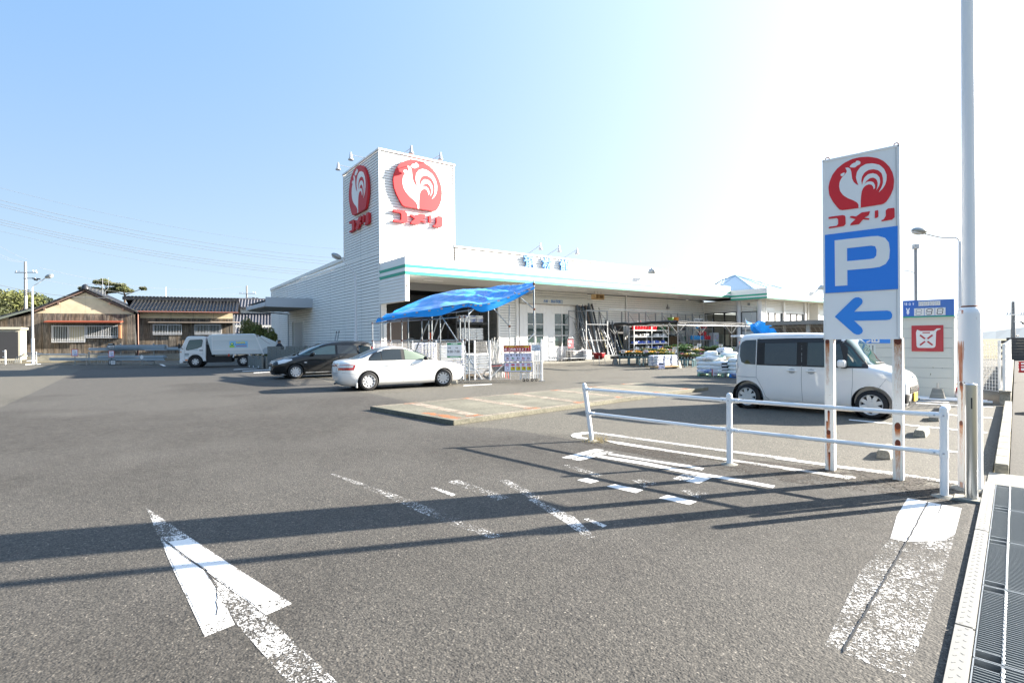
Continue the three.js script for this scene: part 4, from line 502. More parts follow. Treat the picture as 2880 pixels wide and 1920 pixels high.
  mk('siding_panel', lap(41, 46, 0.1, 4.9, 2.4, 0.14), mSidingGrey, T, 1); mk('siding_panel', lap(43.6, 56, 0.1, 4.9, 5.5), mSiding, T, 1); mk('corner_trim', bx(0.3, 4.9, 3.2, 43.5, 2.45, 4.0), mTrim, T);
  mk('annex_core', [bx(11, 4.9, 0.2, 38, 2.45, -0.1), bx(0.1, 4.9, 0.2, 32.5, 2.45, 0)], mCore, T);
  mk('shop_floor', bx(11, 0.05, 8, 38.2, 0.1, 1.5), mConc, T, 0.5);
  for (let k = 0; k < 9; k++) mk('ceiling_tube', bx(2.4, 0.04, 0.1, 34.5 + (k % 3) * 2.6, 4.0, -0.0 + (k / 3 | 0) * 1.6), M([0.9, 0.9, 0.9], 0.5, 0, { emissive: new THREE.Color(1, 1, 0.95), emissiveIntensity: 0.5 }), T);
  mk('shop_fixture', [rb(0.9, 1.9, 0.8, 0.04, 34.0, 1.0, 1.0), rb(3, 1.1, 0.7, 0.03, 36.2, 0.6, 2.6)], mOff, T);
  // glazed pyramid over the entrance
  const ap = V3(36.3, 7.75, 1), hb = 4.2, yb = 5.85, cs = [[-1, 1], [1, 1], [1, -1], [-1, -1]].map(([a, b]) => V3(36.3 + a * hb, yb, 1 + b * hb));
  const mPyr = MP([0.42, 0.56, 0.62], 0.18, { clearcoat: 0.6 });
  const pyr = mk('skylight_frame', [...cs.map((c) => tb(c, ap, 0.07, 6)), ...cs.map((c, i) => tb(c, cs[(i + 1) % 4], 0.07, 6)), tb(cs[0].clone().lerp(cs[1], 0.5), ap, 0.05, 6), tb(cs[0].clone().lerp(cs[3], 0.5), ap, 0.03, 6)], M([0.35, 0.5, 0.62], 0.5), T);
  for (let i = 0; i < 4; i++) { const a = cs[i], b = cs[(i + 1) % 4], m = a.clone().lerp(b, 0.5); for (const [p, q] of [[a, m], [m, b]]) { const g = new THREE.BufferGeometry().setFromPoints([p, q, ap]); g.computeVertexNormals(); mk('skylight_pane', NI(g), mPyr, pyr); } }
  // side porch on the left wall with a ribbed roof
  mk('porch_fascia', bx(3.46, 0.72, 0.06, -1.73, 4.66, -13.37), M([0.44, 0.47, 0.50], 0.55), T); mk('porch_fascia', bx(0.06, 0.3, 7.2, -3.46, 4.5, -17.0), M([0.55, 0.57, 0.6], 0.5), T);
  { const o = []; for (let k = 0; k < 26; k++) o.push(put(bx(3.4, 0.05, 0.12, 0, 0, 0), -1.7, 4.86, -13.55 - k * 0.27, 0, 0, 0.03)); o.push(bx(3.4, 0.02, 7.1, -1.7, 4.82, -17.0)); mk('porch_roof', o, M([0.2, 0.22, 0.25], 0.5), T); }
  mk('porch_soffit', bx(3.38, 0.04, 7.0, -1.72, 4.32, -17), M([0.3, 0.29, 0.27], 0.8), T);
  mk('downpipe', [tb([-3.35, 4.3, -20.3], [-0.15, 4.1, -20.4], 0.05), tb([-0.12, 4.1, -20.4], [-0.12, 0.1, -20.4], 0.05)], M([0.5, 0.52, 0.54], 0.6), T);
  const rd = mk('roller_door', bx(0.1, 3.3, 3.05, -0.03, 1.65, -17.5), mOff, T); mk('door_slats', (() => { const o = []; for (let k = 0; k < 34; k++) o.push(bx(0.03, 0.075, 2.3, -0.085, 0.1 + k * 0.095, -17.2)); return o; })(), M([0.55, 0.54, 0.52], 0.6), rd); mk('door_jamb', bx(0.16, 3.35, 0.14, -0.06, 1.67, -18.95), M([0.5, 0.48, 0.44], 0.6), rd);
}
// emblems and lettering fixed to the building
{
  const k = 3.28 / 0.663, X0 = 0.50, Y0 = 1.89, t = thing('tower_emblem', 'red rooster disc sign on the sunlit front of the tower', 'sign', S(0, 0, 0.06), TH);
  emblem(t, k, X0, Y0, 0.16, mRedTower, mWhite, 0.012);
  const t2 = thing('tower_emblem', 'red rooster disc sign on the shaded side of the tower', 'sign', S(0, 0, 0), TH - PI / 2);
  emblem(t2, k, -2.87 - 0.39 * k, Y0, 0.16, mRedTower, mWhite, 0.012); t2.position.add(V3(-UX * 0.06, 0, -UZ * 0.06));
  const l = thing('tower_lettering', 'red shop name letters on the sunlit front of the tower', 'lettering', S(0, 0, 0.06), TH);
  for (const p of LOGO.letters) mk('letter', put(ex(p.map(([x, y]) => [X0 + x * k, Y0 + y * k]), 0.14, 0.01), 0, 0, 0), mRedTower, l);
  const l2 = thing('tower_lettering', 'red shop name letters on the shaded side of the tower', 'lettering', S(0, 0, 0), TH - PI / 2); l2.position.add(V3(-UX * 0.06, 0, -UZ * 0.06));
  for (const p of LOGO.letters) mk('letter', put(ex(p.map(([x, y]) => [-2.87 + (x - 0.39) * k, Y0 + y * k]), 0.14, 0.01), 0, 0, 0), mRedTower, l2);
  const n = thing('wall_lettering', 'three pale blue characters standing on the upper shop wall', 'lettering', S(10.67, 6.78, 0.1), TH); ['資', '材', '館'].forEach((c, i) => strokeText(n, [c], i * 1.69, 0, 0, 0.8, 0.11, 0.0, M([0.10, 0.30, 0.62], 0.5), 'letter', 0.14));
  const d = thing('door_lettering', 'small blue characters on the header board above the sliding doors', 'lettering', S(0, 0, 0.33), TH); strokeText(d, [...'木材・資材受渡口'], 12.25, 4.32, 0.24, 0.21, 0.03, 0, M([0.16, 0.28, 0.5], 0.6), 'letter');
  // gooseneck sign lamps
  const spot = (p, dir, label, g, len = 1.15, tilt = 0.5) => { const s = thing('sign_spotlight', label, 'spotlight', p, 0, g); const e = toV(dir).clone().multiplyScalar(len).add(V3(0, len * tilt, 0)); mk('arm', tb([0, 0, 0], e, 0.016, 6), mGrey, s); mk('lamp_shade', put(lathe([[0.05, 0.28], [0.07, 0.2], [0.09, 0.02], [0.15, -0.08], [0.16, -0.14], [0, -0.14]], 14), e.x, e.y - 0.2, e.z), mPole, s); mk('socket', sph(0.06, e.x, e.y + 0.1, e.z), mPole, s); return s; };
  const nf = [UX * 0 - UZ, 0, UX], nl = [-UX, 0, -UZ], F = V3(-UZ, 0, UX), L = V3(-UX, 0, -UZ);
  spot(S(1.46, 12.9, 0.05), F, 'gooseneck spotlight over the tower front, nearer the corner', 'tower sign spotlights', 1.2, 0.02); spot(S(3.41, 12.9, 0.05), F, 'gooseneck spotlight over the tower front, farther from the corner', 'tower sign spotlights', 1.2, 0.02);
  spot(S(-0.05, 12.95, -2.06), L, 'gooseneck spotlight over the shaded tower side, nearer the corner', 'tower sign spotlights', 0.9, 0.05); spot(S(-0.05, 12.95, -4.37), L, 'gooseneck spotlight over the shaded tower side, farther back', 'tower sign spotlights', 0.9, 0.05);
  ['first', 'second', 'third'].forEach((w, i) => spot(S(11.0 + i * 1.72, 7.7, 0.05), F, 'thin gooseneck spotlight above the ' + w + ' blue character', 'wall lettering spotlights', 1.5, 0.3));
  const fl = (s, f, h, label) => { const o = thing('floodlight', label, 'floodlight', S(s, h, f), TH); mk('bracket', poly([[0, 0, 0], [0.25, 0.5, 0.3]], 0.03), mGrey, o); mk('housing', put(lathe([[0.05, -0.2], [0.12, -0.18], [0.26, 0.12], [0.28, 0.2], [0, 0.2]], 18), 0.4, 0.55, 0.42, 0.9, 1.2), mPole, o); mk('lens', put(NI(new THREE.CylinderGeometry(0.26, 0.26, 0.02, 18)), 0.58, 0.61, 0.58, 0.9, 1.2), mLens, o); };
  fl(19.6, 3.3, 6.15, 'round floodlight on the long sunlit canopy'); fl(40.2, 6.6, 5.7, 'small floodlight at the far end of the annex canopy');
  const bh = thing('birdhouse_box', 'hanging wooden crate hung from the canopy above the pipe rack', 'crate', S(16.4, 4.62, 1.7), TH); mk('board', [bx(0.85, 0.04, 0.5, 0, 0.0, 0), bx(0.85, 0.04, 0.5, 0, 0.34, 0), bx(0.04, 0.34, 0.5, -0.42, 0.17, 0), bx(0.06, 0.40, 0.5, 0.42, 0.17, 0), bx(0.04, 0.34, 0.5, -0.1, 0.17, 0)], mPine, bh); for (const x of [-0.35, 0.0, 0.35]) mk('hanger', tb([x, 0.35, 0], [x, 0.58, 0], 0.012, 5), mGrey, bh);
}
// ---------- houses, sheds, poles and trees along the far side of the lot ----------
const HZ = 66 * PI / 180, HT = Math.atan2(Math.cos(HZ), Math.sin(HZ)), HO = V3(-39.79, 0, -49.72);
const HK = 1.13; const HP = (x, y, z) => V3(HO.x + HK * (Math.sin(HZ) * x + Math.cos(HZ) * z), 1.65 + (y - 1.65) * HK, HO.z + HK * (-Math.cos(HZ) * x + Math.sin(HZ) * z)); // x along the house front, z out from it
{
  struct('house_yard', flat([P2(HP(-14, 0, 2.2)), P2(HP(14, 0, 2.2)), P2(HP(14, 0, -25)), P2(HP(-14, 0, -25))], 0.008), mSoil);
  const planks = (par, x0, x1, y0, topF, z, cut = []) => { const w = 0.14; for (let x = x0; x < x1 - 0.02; x += w) { const b = Math.min(x1, x + w), xm = (x + b) / 2, segs = [[y0, topF(xm)]]; for (const [a, c, lo, hi] of cut) if (xm > a && xm < c) { const s = segs.pop(); segs.push([s[0], lo], [hi, s[1]]); } for (const [lo, hi] of segs) if (hi > lo + 0.03) { const m = mk('plank', bx(b - x - 0.006, hi - lo, 0.03, xm, (lo + hi) / 2, z + rr(-0.006, 0.006)), woodTones[(R() * 4) | 0], par, 1); const uv = m.geometry.attributes.uv; const du = R(); for (let i = 0; i < uv.count; i++) uv.setX(i, uv.getX(i) + du); } } };
  // roof of wavy tiles: rows of half-round ridges running down the slope; drawn in x, depth d
  const tiles = (x0, x1, run, rise, pitch = 0.27, rows = 7) => { const o = []; for (let x = x0; x < x1; x += pitch) for (let r = 0; r < rows; r++) { const t0 = r / rows, t1 = (r + 1) / rows; o.push(tb([x, rise * t0 + 0.045, -run * t0], [x, rise * t1 + 0.0, -run * t1], 0.085, 6, 0.075)); } o.push(put(bx(x1 - x0, 0.05, Math.hypot(run, rise), 0, 0, 0), (x0 + x1) / 2, rise / 2 - 0.02, -run / 2, 0, Math.atan2(rise, run))); return o; };
  const grille = (par, x0, x1, y0, y1, z, curtain) => { const w = mk('window', [bx(x1 - x0, 0.06, 0.06, (x0 + x1) / 2, y0, z), bx(x1 - x0, 0.06, 0.06, (x0 + x1) / 2, y1, z), bx(0.05, y1 - y0, 0.06, x0, (y0 + y1) / 2, z), bx(0.05, y1 - y0, 0.06, x1, (y0 + y1) / 2, z), bx(0.05, y1 - y0, 0.05, (x0 + x1) / 2, (y0 + y1) / 2, z)], mPole, par);
    mk('pane', bx((x1 - x0) / 2 - 0.05, y1 - y0 - 0.06, 0.01, x0 + (x1 - x0) * 0.25, (y0 + y1) / 2, z - 0.02), mGlassDark, w); mk('pane', bx((x1 - x0) / 2 - 0.05, y1 - y0 - 0.06, 0.01, x0 + (x1 - x0) * 0.75, (y0 + y1) / 2, z - 0.02), curtain ? M([0.5, 0.42, 0.25], 0.5) : mGlassDark, w);
    const n = Math.round((x1 - x0) / 0.115); const mGr = M([0.62, 0.63, 0.65], 0.45); for (let i = 0; i <= n; i++) mk('grille_bar', bx(0.022, y1 - y0 + 0.1, 0.022, x0 + (x1 - x0) * i / n, (y0 + y1) / 2, z + 0.16), mGr, w); for (const y of [y0 - 0.02, y0 + 0.12, y1 - 0.06]) mk('grille_rail', bx(x1 - x0 + 0.06, 0.03, 0.03, (x0 + x1) / 2, y, z + 0.175), mGr, w); };
  // gabled house
  const a = thing('wooden_house', 'weathered wooden house with cream plaster gable facing the lot', 'house', HP(0, 0, 0), HT); a.scale.setScalar(HK);
  const gab = (x) => x < 0.07 ? 6.04 + (x - 0.07) * 0.53 : 6.04 - (x - 0.07) * 0.53;
  mk('wall_core', [bx(8.3, 3.4, 5, -0.8, 2.1, -2.7), put(ex([[-3.3, 3.6], [3.35, 3.6], [3.35, 4.2], [0.07, 5.9], [-3.3, 4.15]], 4.9), 0, 0, -5.2)], mDark, a);
  const plBase = 4.1; for (const [x0, x1] of [[-3.25, -1.62], [-1.61, 0.02], [0.03, 1.6], [1.61, 3.35]]) { const up = x0 < 0.05 && x1 < 0.08 ? [[x0, plBase], [x1, plBase], [x1, gab(x1) - 0.18], [x0, Math.max(plBase + 0.01, gab(x0) - 0.18)]] : [[x0, plBase], [x1, plBase], [x1, Math.max(plBase + 0.01, gab(x1) - 0.18)], [x0, gab(x0) - 0.18]]; mk('plaster_panel', put(ex(up, 0.03), 0, 0, 0.0), mPlaster, a, 0.4); }
  planks(a, -3.3, 3.42, 0.75, () => plBase, 0.03, [[-2.2, 2.25, 1.75, 3.2]]); planks(a, -6.2, -3.3, 0.7, (x) => 4.15 + (x + 3.3) * 0.36, 0.0);
  planks(a, -2.2, 2.25, 1.75, () => 1.76, 0.03); planks(a, 0.04, 2.25, 1.76, () => 2.08, 0.03);
  mk('foundation', bx(9.6, 0.75, 0.1, -1.4, 0.37, 0.02), mConc, a, 0.6);
  for (const s of [-1, 1]) { const L = 3.75; mk('bargeboard', put(bx(L, 0.2, 0.06, 0, 0, 0), 0.07 + s * L * 0.442, 6.04 - L * 0.5 * 0.47, 0.2, 0, 0, -s * 0.487), M([0.2, 0.13, 0.1], 0.9), a);
    const g = tiles(-0.35, 5.2, 3.75 * 0.885, 0, 0.27, 1); const o = []; for (let z = 0.15; z > -5; z -= 0.27) o.push(tb([0.07, 6.14, z], [0.07 + s * 3.55, 6.14 - 3.55 * 0.53, z], 0.085, 6)); o.push(put(bx(4.05, 0.05, 6.0), 0.07 + s * 1.78, 6.08 - 1.78 * 0.53, -2.75, 0, 0, -s * 0.487)); const rf = mk('roof_slope', o, mTile, a, 1); rf.userData.kind = 'stuff';
    for (let k = 0; k < 12; k++) mk('verge_tile', put(rb(0.32, 0.1, 0.16, 0.03), 0.07 + s * (0.2 + k * 0.295), 6.16 - (0.2 + k * 0.295) * 0.53, 0.22, 0, 0, -s * 0.487), mTile, a, 1); }
  mk('rafter_end', [-2.6, -1.7, 1.7, 2.6].map((x) => bx(0.12, 0.14, 0.3, x, gab(x) - 0.2, 0.1)), M([0.2, 0.13, 0.1], 0.9), a);
  mk('ridge_ornament', [put(lathe([[0.28, 0], [0.3, 0.1], [0.22, 0.2], [0.24, 0.26], [0.15, 0.38], [0, 0.44]], 10), 0.07, 6.08, 0.2), bx(0.3, 0.25, 5.0, 0.07, 6.2, -2.2)], mTile, a, 1);
  mk('lean_to_roof', [put(bx(3.3, 0.08, 6), -4.7, 3.9, -2.4, 0, 0, 0.35), ...Array.from({ length: 20 }, (_, k) => tb([-3.1, 4.5, 0.6 - k * 0.28], [-6.3, 3.36, 0.6 - k * 0.28], 0.07, 5))], mTile, a, 1); mk('eave_board', put(bx(3.3, 0.14, 0.05), -4.75, 3.8, 0.64, 0, 0, 0.35), M([0.16, 0.18, 0.15], 0.8), a);
  grille(a, -2.13, 0.0, 1.78, 3.1, 0.08, true); grille(a, 0.1, 2.2, 2.12, 3.1, 0.08, false);
  mk('window_awning', put(bx(5.05, 0.09, 0.75), 0.06, 3.42, 0.42, 0, 0.12), M([0.26, 0.055, 0.025], 0.7), a); mk('awning_soffit', bx(4.9, 0.03, 0.6, 0.06, 3.3, 0.35), M([0.16, 0.13, 0.1], 0.9), a); mk('window_casing', bx(0.16, 1.1, 0.3, 2.4, 2.6, 0.2), M([0.3, 0.14, 0.07], 0.9), a);
  // long low house behind
  const b = thing('wooden_house', 'long low wooden house with dark tiled roof behind the garbage truck', 'house', HP(0, 0, -0.8), HT); b.scale.setScalar(HK);
  mk('wall_core', bx(7.2, 4.2, 4, 7.1, 2.1, -2.1), mDark, b); for (const [x0, x1] of [[3.6, 5.9], [5.92, 7.6], [7.62, 9.2], [9.22, 10.75]]) mk('plaster_panel', bx(x1 - x0, 0.5, 0.03, (x0 + x1) / 2, 4.05, 0.01), mPlaster, b, 0.4);
  planks(b, 3.5, 10.75, 0.7, () => 3.8, 0.02, [[4.55, 6.75, 2.35, 3.3], [7.7, 9.85, 2.35, 3.3]]); mk('foundation', bx(7.2, 0.7, 0.08, 7.1, 0.35, 0.02), mConc, b, 0.6);
  grille(b, 4.6, 6.7, 2.38, 3.25, 0.06, false); grille(b, 7.75, 9.8, 2.38, 3.25, 0.06, false);
  mk('eave_awning', put(bx(7.0, 0.06, 0.5), 7.8, 3.45, 0.3, 0, 0.15), M([0.33, 0.27, 0.22], 0.8), b);
  { const rf = mk('roof_slope', tiles(2.9, 11.2, 2.6, 1.1, 0.27, 8).map((g) => g.translate(0, 4.38, 0.75)), mTile, b, 1); rf.userData.kind = 'stuff'; mk('ridge_tiles', [bx(9.2, 0.28, 0.3, 6.6, 5.62, -1.85), ...Array.from({ length: 34 }, (_, k) => rb(0.2, 0.1, 0.36, 0.03, 2.2 + k * 0.27, 5.79, -1.85))], mTile, b, 1); mk('roof_back', put(bx(9, 0.06, 3), 6.7, 5.0, -3.1, 0, -0.4), mTile, b, 1); }
  mk('gutter', tb([3.4, 4.32, 0.82], [11.25, 4.32, 0.82], 0.05, 8), M([0.30, 0.13, 0.10], 0.6), b); mk('downpipe', tb([3.62, 4.3, 0.75], [3.62, 0.4, 0.75], 0.035, 8), M([0.42, 0.2, 0.15], 0.6), b);
  // grey ribbed roofs of the house next to the shop
  const c = thing('grey_roofed_house', 'house with grey ribbed tile roof between the low house and the shop', 'house', HP(9.5, 0, -7), HT); c.scale.setScalar(HK);
  mk('wall_core', bx(13, 3.4, 7, 6.6, 1.7, -4), mOff, c);
  const mk2 = (x0, x1, y, z, run, rise, nm) => { const o = []; for (let x = x0; x < x1; x += 0.3) o.push(tb([x, y + 0.05, z], [x, y + rise + 0.05, z - run], 0.075, 6)); o.push(put(bx(x1 - x0, 0.05, Math.hypot(run, rise)), (x0 + x1) / 2, y + rise / 2, z - run / 2, 0, Math.atan2(rise, run))); const m = mk(nm, o, mTileGrey, c); m.userData.kind = 'stuff'; };
  mk2(0.2, 13, 2.5, 0.6, 4.4, 2.35, 'roof_slope'); mk2(-0.3, 12, 5.35, -2.8, 2.4, 1.05, 'upper_roof_slope'); mk('upper_wall', bx(12, 0.6, 0.1, 6, 5.1, -3.4), mOff, c); mk('ridge_tiles', bx(12.6, 0.2, 0.3, 6, 6.45, -5.2), mTileGrey, c);
  mk('solar_tank', [put(bx(0.7, 0.5, 0.6), 8.2, 6.7, -5.0), put(bx(0.7, 0.5, 0.6), 9.7, 6.7, -5.0)], mPole, c);
  // storage shed, white bollard, lamp pole
  const sh = thing('storage_shed', 'grey steel storage shed on concrete blocks at the left edge', 'shed', [-42.0, 0, -45.6], HT + 0.1); sh.scale.setScalar(1.22);
  mk('body', bx(3.2, 2.15, 1.5, -1.65, 1.3, -0.75), M([0.42, 0.39, 0.31], 0.6), sh); mk('roof', rb(3.4, 0.16, 1.7, 0.02, -1.65, 2.44, -0.72), M([0.42, 0.40, 0.32], 0.6), sh); for (const x of [-0.85, -2.3]) mk('door', bx(1.38, 1.85, 0.03, x, 1.28, 0.012), M([0.032, 0.032, 0.034], 0.5), sh); mk('door_rail', [bx(0.03, 1.85, 0.05, -1.55, 1.28, 0.02), bx(0.03, 1.85, 0.05, -1.64, 1.28, 0.02), bx(0.03, 1.85, 0.05, -1.75, 1.28, 0.02)], mGrey, sh);
  for (let k = 0; k < 8; k++) { const x = -0.2 - k * 0.4; mk('foot_block', [bx(0.37, 0.04, 0.2, x, 0.03, 0), bx(0.37, 0.04, 0.2, x, 0.19, 0), ...[-0.17, -0.06, 0.06, 0.17].map((d) => bx(0.03, 0.14, 0.2, x + d, 0.11, 0))], mConc, sh, 1); }
  const wb = thing('marker_post', 'short white pipe marker post in front of the storage shed', 'post', [-41.0, 0, -43.1]); mk('post', [tb([0, 0, 0], [0, 1.12, 0], 0.05, 10), sph(0.05, 0, 1.12, 0)], mWhite, wb); mk('hook', [tb([0, 1.05, 0], [-0.2, 1.05, 0.02], 0.03), tb([0, 0.6, 0], [-0.2, 0.6, 0.02], 0.03)], mWhite, wb);
  const lamp = (p, H, ang, label, sc = 1, mm = mPole, rise = 0.85, run = 1.05, base = 2.05) => { const t = thing('street_lamp', label, 'street lamp', p, ang, 'street lamps round the lot'); mk('base_section', lathe([[0.11, 0], [0.11, base], [0.075, base + 0.06]], 14), M([0.75, 0.76, 0.78], 0.4), t); mk('pole', tb([0, base, 0], [0, H, 0], 0.075 * sc, 12, 0.055 * sc), M([0.72, 0.73, 0.75], 0.4), t); mk('arm', tube([[0, H - 0.1, 0], [0.08, H + 0.12, 0], [run * 0.5, H + rise * 0.5, 0], [run, H + rise, 0]], 0.032, 16), M([0.66, 0.67, 0.68], 0.4), t);
    const hx = run + 0.28, hy = H + rise + 0.13; mk('lamp_head', put(NI(new THREE.SphereGeometry(0.34, 16, 10).scale(1, 0.48, 0.6)), hx, hy, 0, 0, 0, Math.atan2(rise, run) * 0.55), M([0.36, 0.37, 0.36], 0.35, 0.5), t); mk('lens', put(NI(new THREE.SphereGeometry(0.26, 14, 8).scale(1, 0.4, 0.62)), hx + 0.06, hy - 0.07, 0, 0, 0, Math.atan2(rise, run) * 0.55), mLens, t); return t; };
  lamp([-40.33, 0, -44.84], 6.35, 0.1, 'street lamp standing beside the grey storage shed');
  lamp(S(-0.5, 0, -2.7).toArray(), 5.85, PI + 0.1, 'slim street lamp standing against the shaded left wall of the shop', 1, mPole, 0.95, 0.85);
  lamp([20.2, 0, -24.0], 5.9, PI, 'street lamp behind the white lamp post, its head to the left', 1, mPole, 0.35, 1.55); lamp([28.5, 0, -37.6], 6.0, PI, 'street lamp rising just behind the hut price board', 1, mPole, 0.75, 2.2); lamp([39.5, 0, -56], 5.2, PI, 'distant street lamp peeking beside the parking sign', 0.8, mPole, 0.5, 3.0);
  const mast = thing('white_mast', 'grey steel mast with a square cap standing behind the hut', 'mast', [17.3, 0, -22.8]); mk('pole', tb([0, 0, 0], [0, 5.4, 0], 0.06, 12), mGrey, mast); mk('cap', rb(0.2, 0.2, 0.2, 0.03, 0, 5.48, 0), mPole, mast);
  // power poles
  const pole = (p, H, label, ang, detail) => { const t = thing('utility_pole', label, 'utility pole', p, ang); mk('pole', tb([0, 0, 0], [0, H, 0], 0.19, 12, 0.11), M([0.30, 0.29, 0.28], 0.9), t); mk('crossarm', bx(2.3, 0.09, 0.09, 0.15, H - 1.15, 0.1), mPole, t); mk('crossarm', bx(1.2, 0.08, 0.08, 0.5, H - 1.75, 0.1), mPole, t); for (const x of [-0.9, -0.55, 0.9, 1.2]) mk('insulator', tb([x, H - 1.1, 0.1], [x, H - 0.9, 0.1], 0.06, 8, 0.03), mWhite, t); for (const [x, y] of [[0.8, -1.75], [1.0, -1.9], [1.3, -1.8]]) mk('cutout', put(tb([0, 0, 0], [0.35, -0.06, 0], 0.07, 8), x, H + y, 0.1), mDark, t); for (const y of [-3.0, -3.2, -3.4]) mk('rack_insulator', tb([0.2, H + y, 0.1], [0.5, H + y, 0.1], 0.06, 8), mDark, t); for (let y = 2.2; y < H - 1.5; y += 0.45) mk('step_bolt', tb([-0.2, y, 0], [0.2, y, 0], 0.012, 5), mGrey, t); return t; };
  pole([-50.6, 0, -55.5], 10.2, 'concrete utility pole rising behind the left street lamp', 0); pole([-39.5, 0, -79.5], 10.0, 'distant utility pole between the low house and the shop', 0.2);
  pole([43.75, 0, -46.5], 4.6, 'dark short utility pole by the road at the picture edge', 0.3);
  const wire = (a, b, sag, r, label) => { a = toV(a); b = toV(b); const m = a.clone().lerp(b, 0.5); m.y -= sag; return solo('power_line', label, 'power line', tube([a, a.clone().lerp(m, 0.5).add(V3(0, -sag * 0.25, 0)), m, m.clone().lerp(b, 0.5).add(V3(0, -sag * 0.25, 0)), b], r, 40, 4), M([0.18, 0.19, 0.2], 0.8), [0, 0, 0], 0, 'power lines crossing the left sky'); };
  const W = (px, py, d) => V3((px - 1440) / 1500 * d, 1.65 + (955 - py) / 1500 * d + 0.0085 * (px - 1440) / 1500 * d * -1, -d);
  [[513, 705, 0.010, 'thinnest and highest'], [550, 727, 0.016, 'upper bundle, top'], [561, 738, 0.016, 'upper bundle, middle'], [567, 747, 0.016, 'upper bundle, bottom'], [609, 760, 0.017, 'lower bundle, top'], [616, 767, 0.017, 'lower bundle, middle'], [623, 773, 0.017, 'lower bundle, bottom'], [641, 795, 0.010, 'lowest of the far span']].forEach(([y0, y1, r, w]) => wire(W(-260, y0 - 52, 44), W(1320, y1 + 2, 74), 2.4, r, 'long power line across the blue sky, ' + w));
  wire(W(-40, 660, 52), W(80, 730, 56), 0.3, 0.012, 'short power line running into the left pole, top'); wire(W(-40, 690, 52), W(66, 735, 56), 0.3, 0.012, 'short power line running into the left pole, middle'); wire(W(-40, 701, 52), W(66, 737, 56), 0.3, 0.012, 'short power line running into the left pole, lowest');
  wire(W(112, 753, 56), W(680, 806, 79), 1.2, 0.014, 'power line between the two utility poles, upper'); wire(W(98, 782, 56), W(680, 826, 79), 1.0, 0.012, 'power line between the two utility poles, lower'); wire(W(-40, 792, 40), W(300, 838, 43.6), 0.3, 0.016, 'dark service wire reaching the house gable');
  // aerials
  const an = thing('tv_aerial', 'television aerial with thin whip masts on the gabled house roof', 'aerial', HP(0.9, 5.6, -1.2), HT); an.scale.setScalar(HK); mk('mast', tb([0, 0, 0], [0, 1.6, 0], 0.02, 6), mGrey, an); mk('mast', poly([[0.15, 0, 0], [0.2, 0.5, 0], [0.42, 0.8, 0], [0.42, 1.7, 0]], 0.014, 5), mGrey, an); mk('boom', tb([-1.3, 1.05, 0], [-0.1, 1.05, 0], 0.015, 5), mGrey, an); mk('elements', Array.from({ length: 9 }, (_, k) => tb([-1.25 + k * 0.13, 1.05, -0.25], [-1.25 + k * 0.13, 1.05, 0.25], 0.008, 4)), mGrey, an);
  solo('roof_pole', 'thin white pole above the long dark tiled roof', 'pole', tb([0, 0, 0], [0, 2.4, 0], 0.035, 8), mWhite, HP(5.2, 4.6, -3), 0);
}
// ---------- trees ----------
function crown(blobs, n, seed, size, yes = 1) { // small leaf faces through the volume of several clumps
  const r = rng(seed), p = [], u = [], c = [], tot = blobs.reduce((a, b) => a + b[3] * b[4], 0); const A = V3(0, 0, 0), B = V3(0, 0, 0), N = V3(0, 0, 0);
  for (const [x, y, z, rx, ry] of blobs) { const k = Math.round(n * rx * ry / tot); const bt = 0.75 + 0.5 * r();
    for (let i = 0; i < k; i++) { N.set(r() - 0.5, r() - 0.5, r() - 0.5).normalize(); const q = Math.pow(r(), 0.45); const o = V3(x + N.x * rx * q, y + N.y * ry * q, z + N.z * rx * q); A.set(r() - 0.5, r() - 0.5, r() - 0.5).normalize(); B.set(r() - 0.5, r() - 0.2, r() - 0.5).normalize(); const s = size * (0.6 + 0.8 * r()); const v = bt * (0.65 + 0.7 * r());
      for (const [a, b] of [[-1, -0.35], [1, -0.35], [0, 1]]) { p.push(o.x + (A.x * a + B.x * b) * s, o.y + (A.y * a + B.y * b) * s, o.z + (A.z * a + B.z * b) * s); c.push(v, v, v * (0.8 + 0.4 * r())); } } }
  const g = new THREE.BufferGeometry(); g.setAttribute('position', new THREE.Float32BufferAttribute(p, 3)); g.setAttribute('color', new THREE.Float32BufferAttribute(c, 3)); g.computeVertexNormals(); return g;
}
const mLeaf = (c) => new THREE.MeshPhysicalMaterial({ color: col(c), roughness: 0.9, side: THREE.DoubleSide, vertexColors: true, transmission: 0.2, thickness: 0 });
function tree(name, label, cat, pos, blobs, n, size, color, trunk, seed, group) {
  const t = thing(name, label, cat, pos, 0, group); const m = new THREE.Mesh(crown(blobs, n, seed, size), mLeaf(color)); m.name = 'crown'; m.castShadow = m.receiveShadow = true; t.add(m);
  if (trunk) mk('trunk', trunk, M([0.10, 0.075, 0.055], 1), t); return t;
}
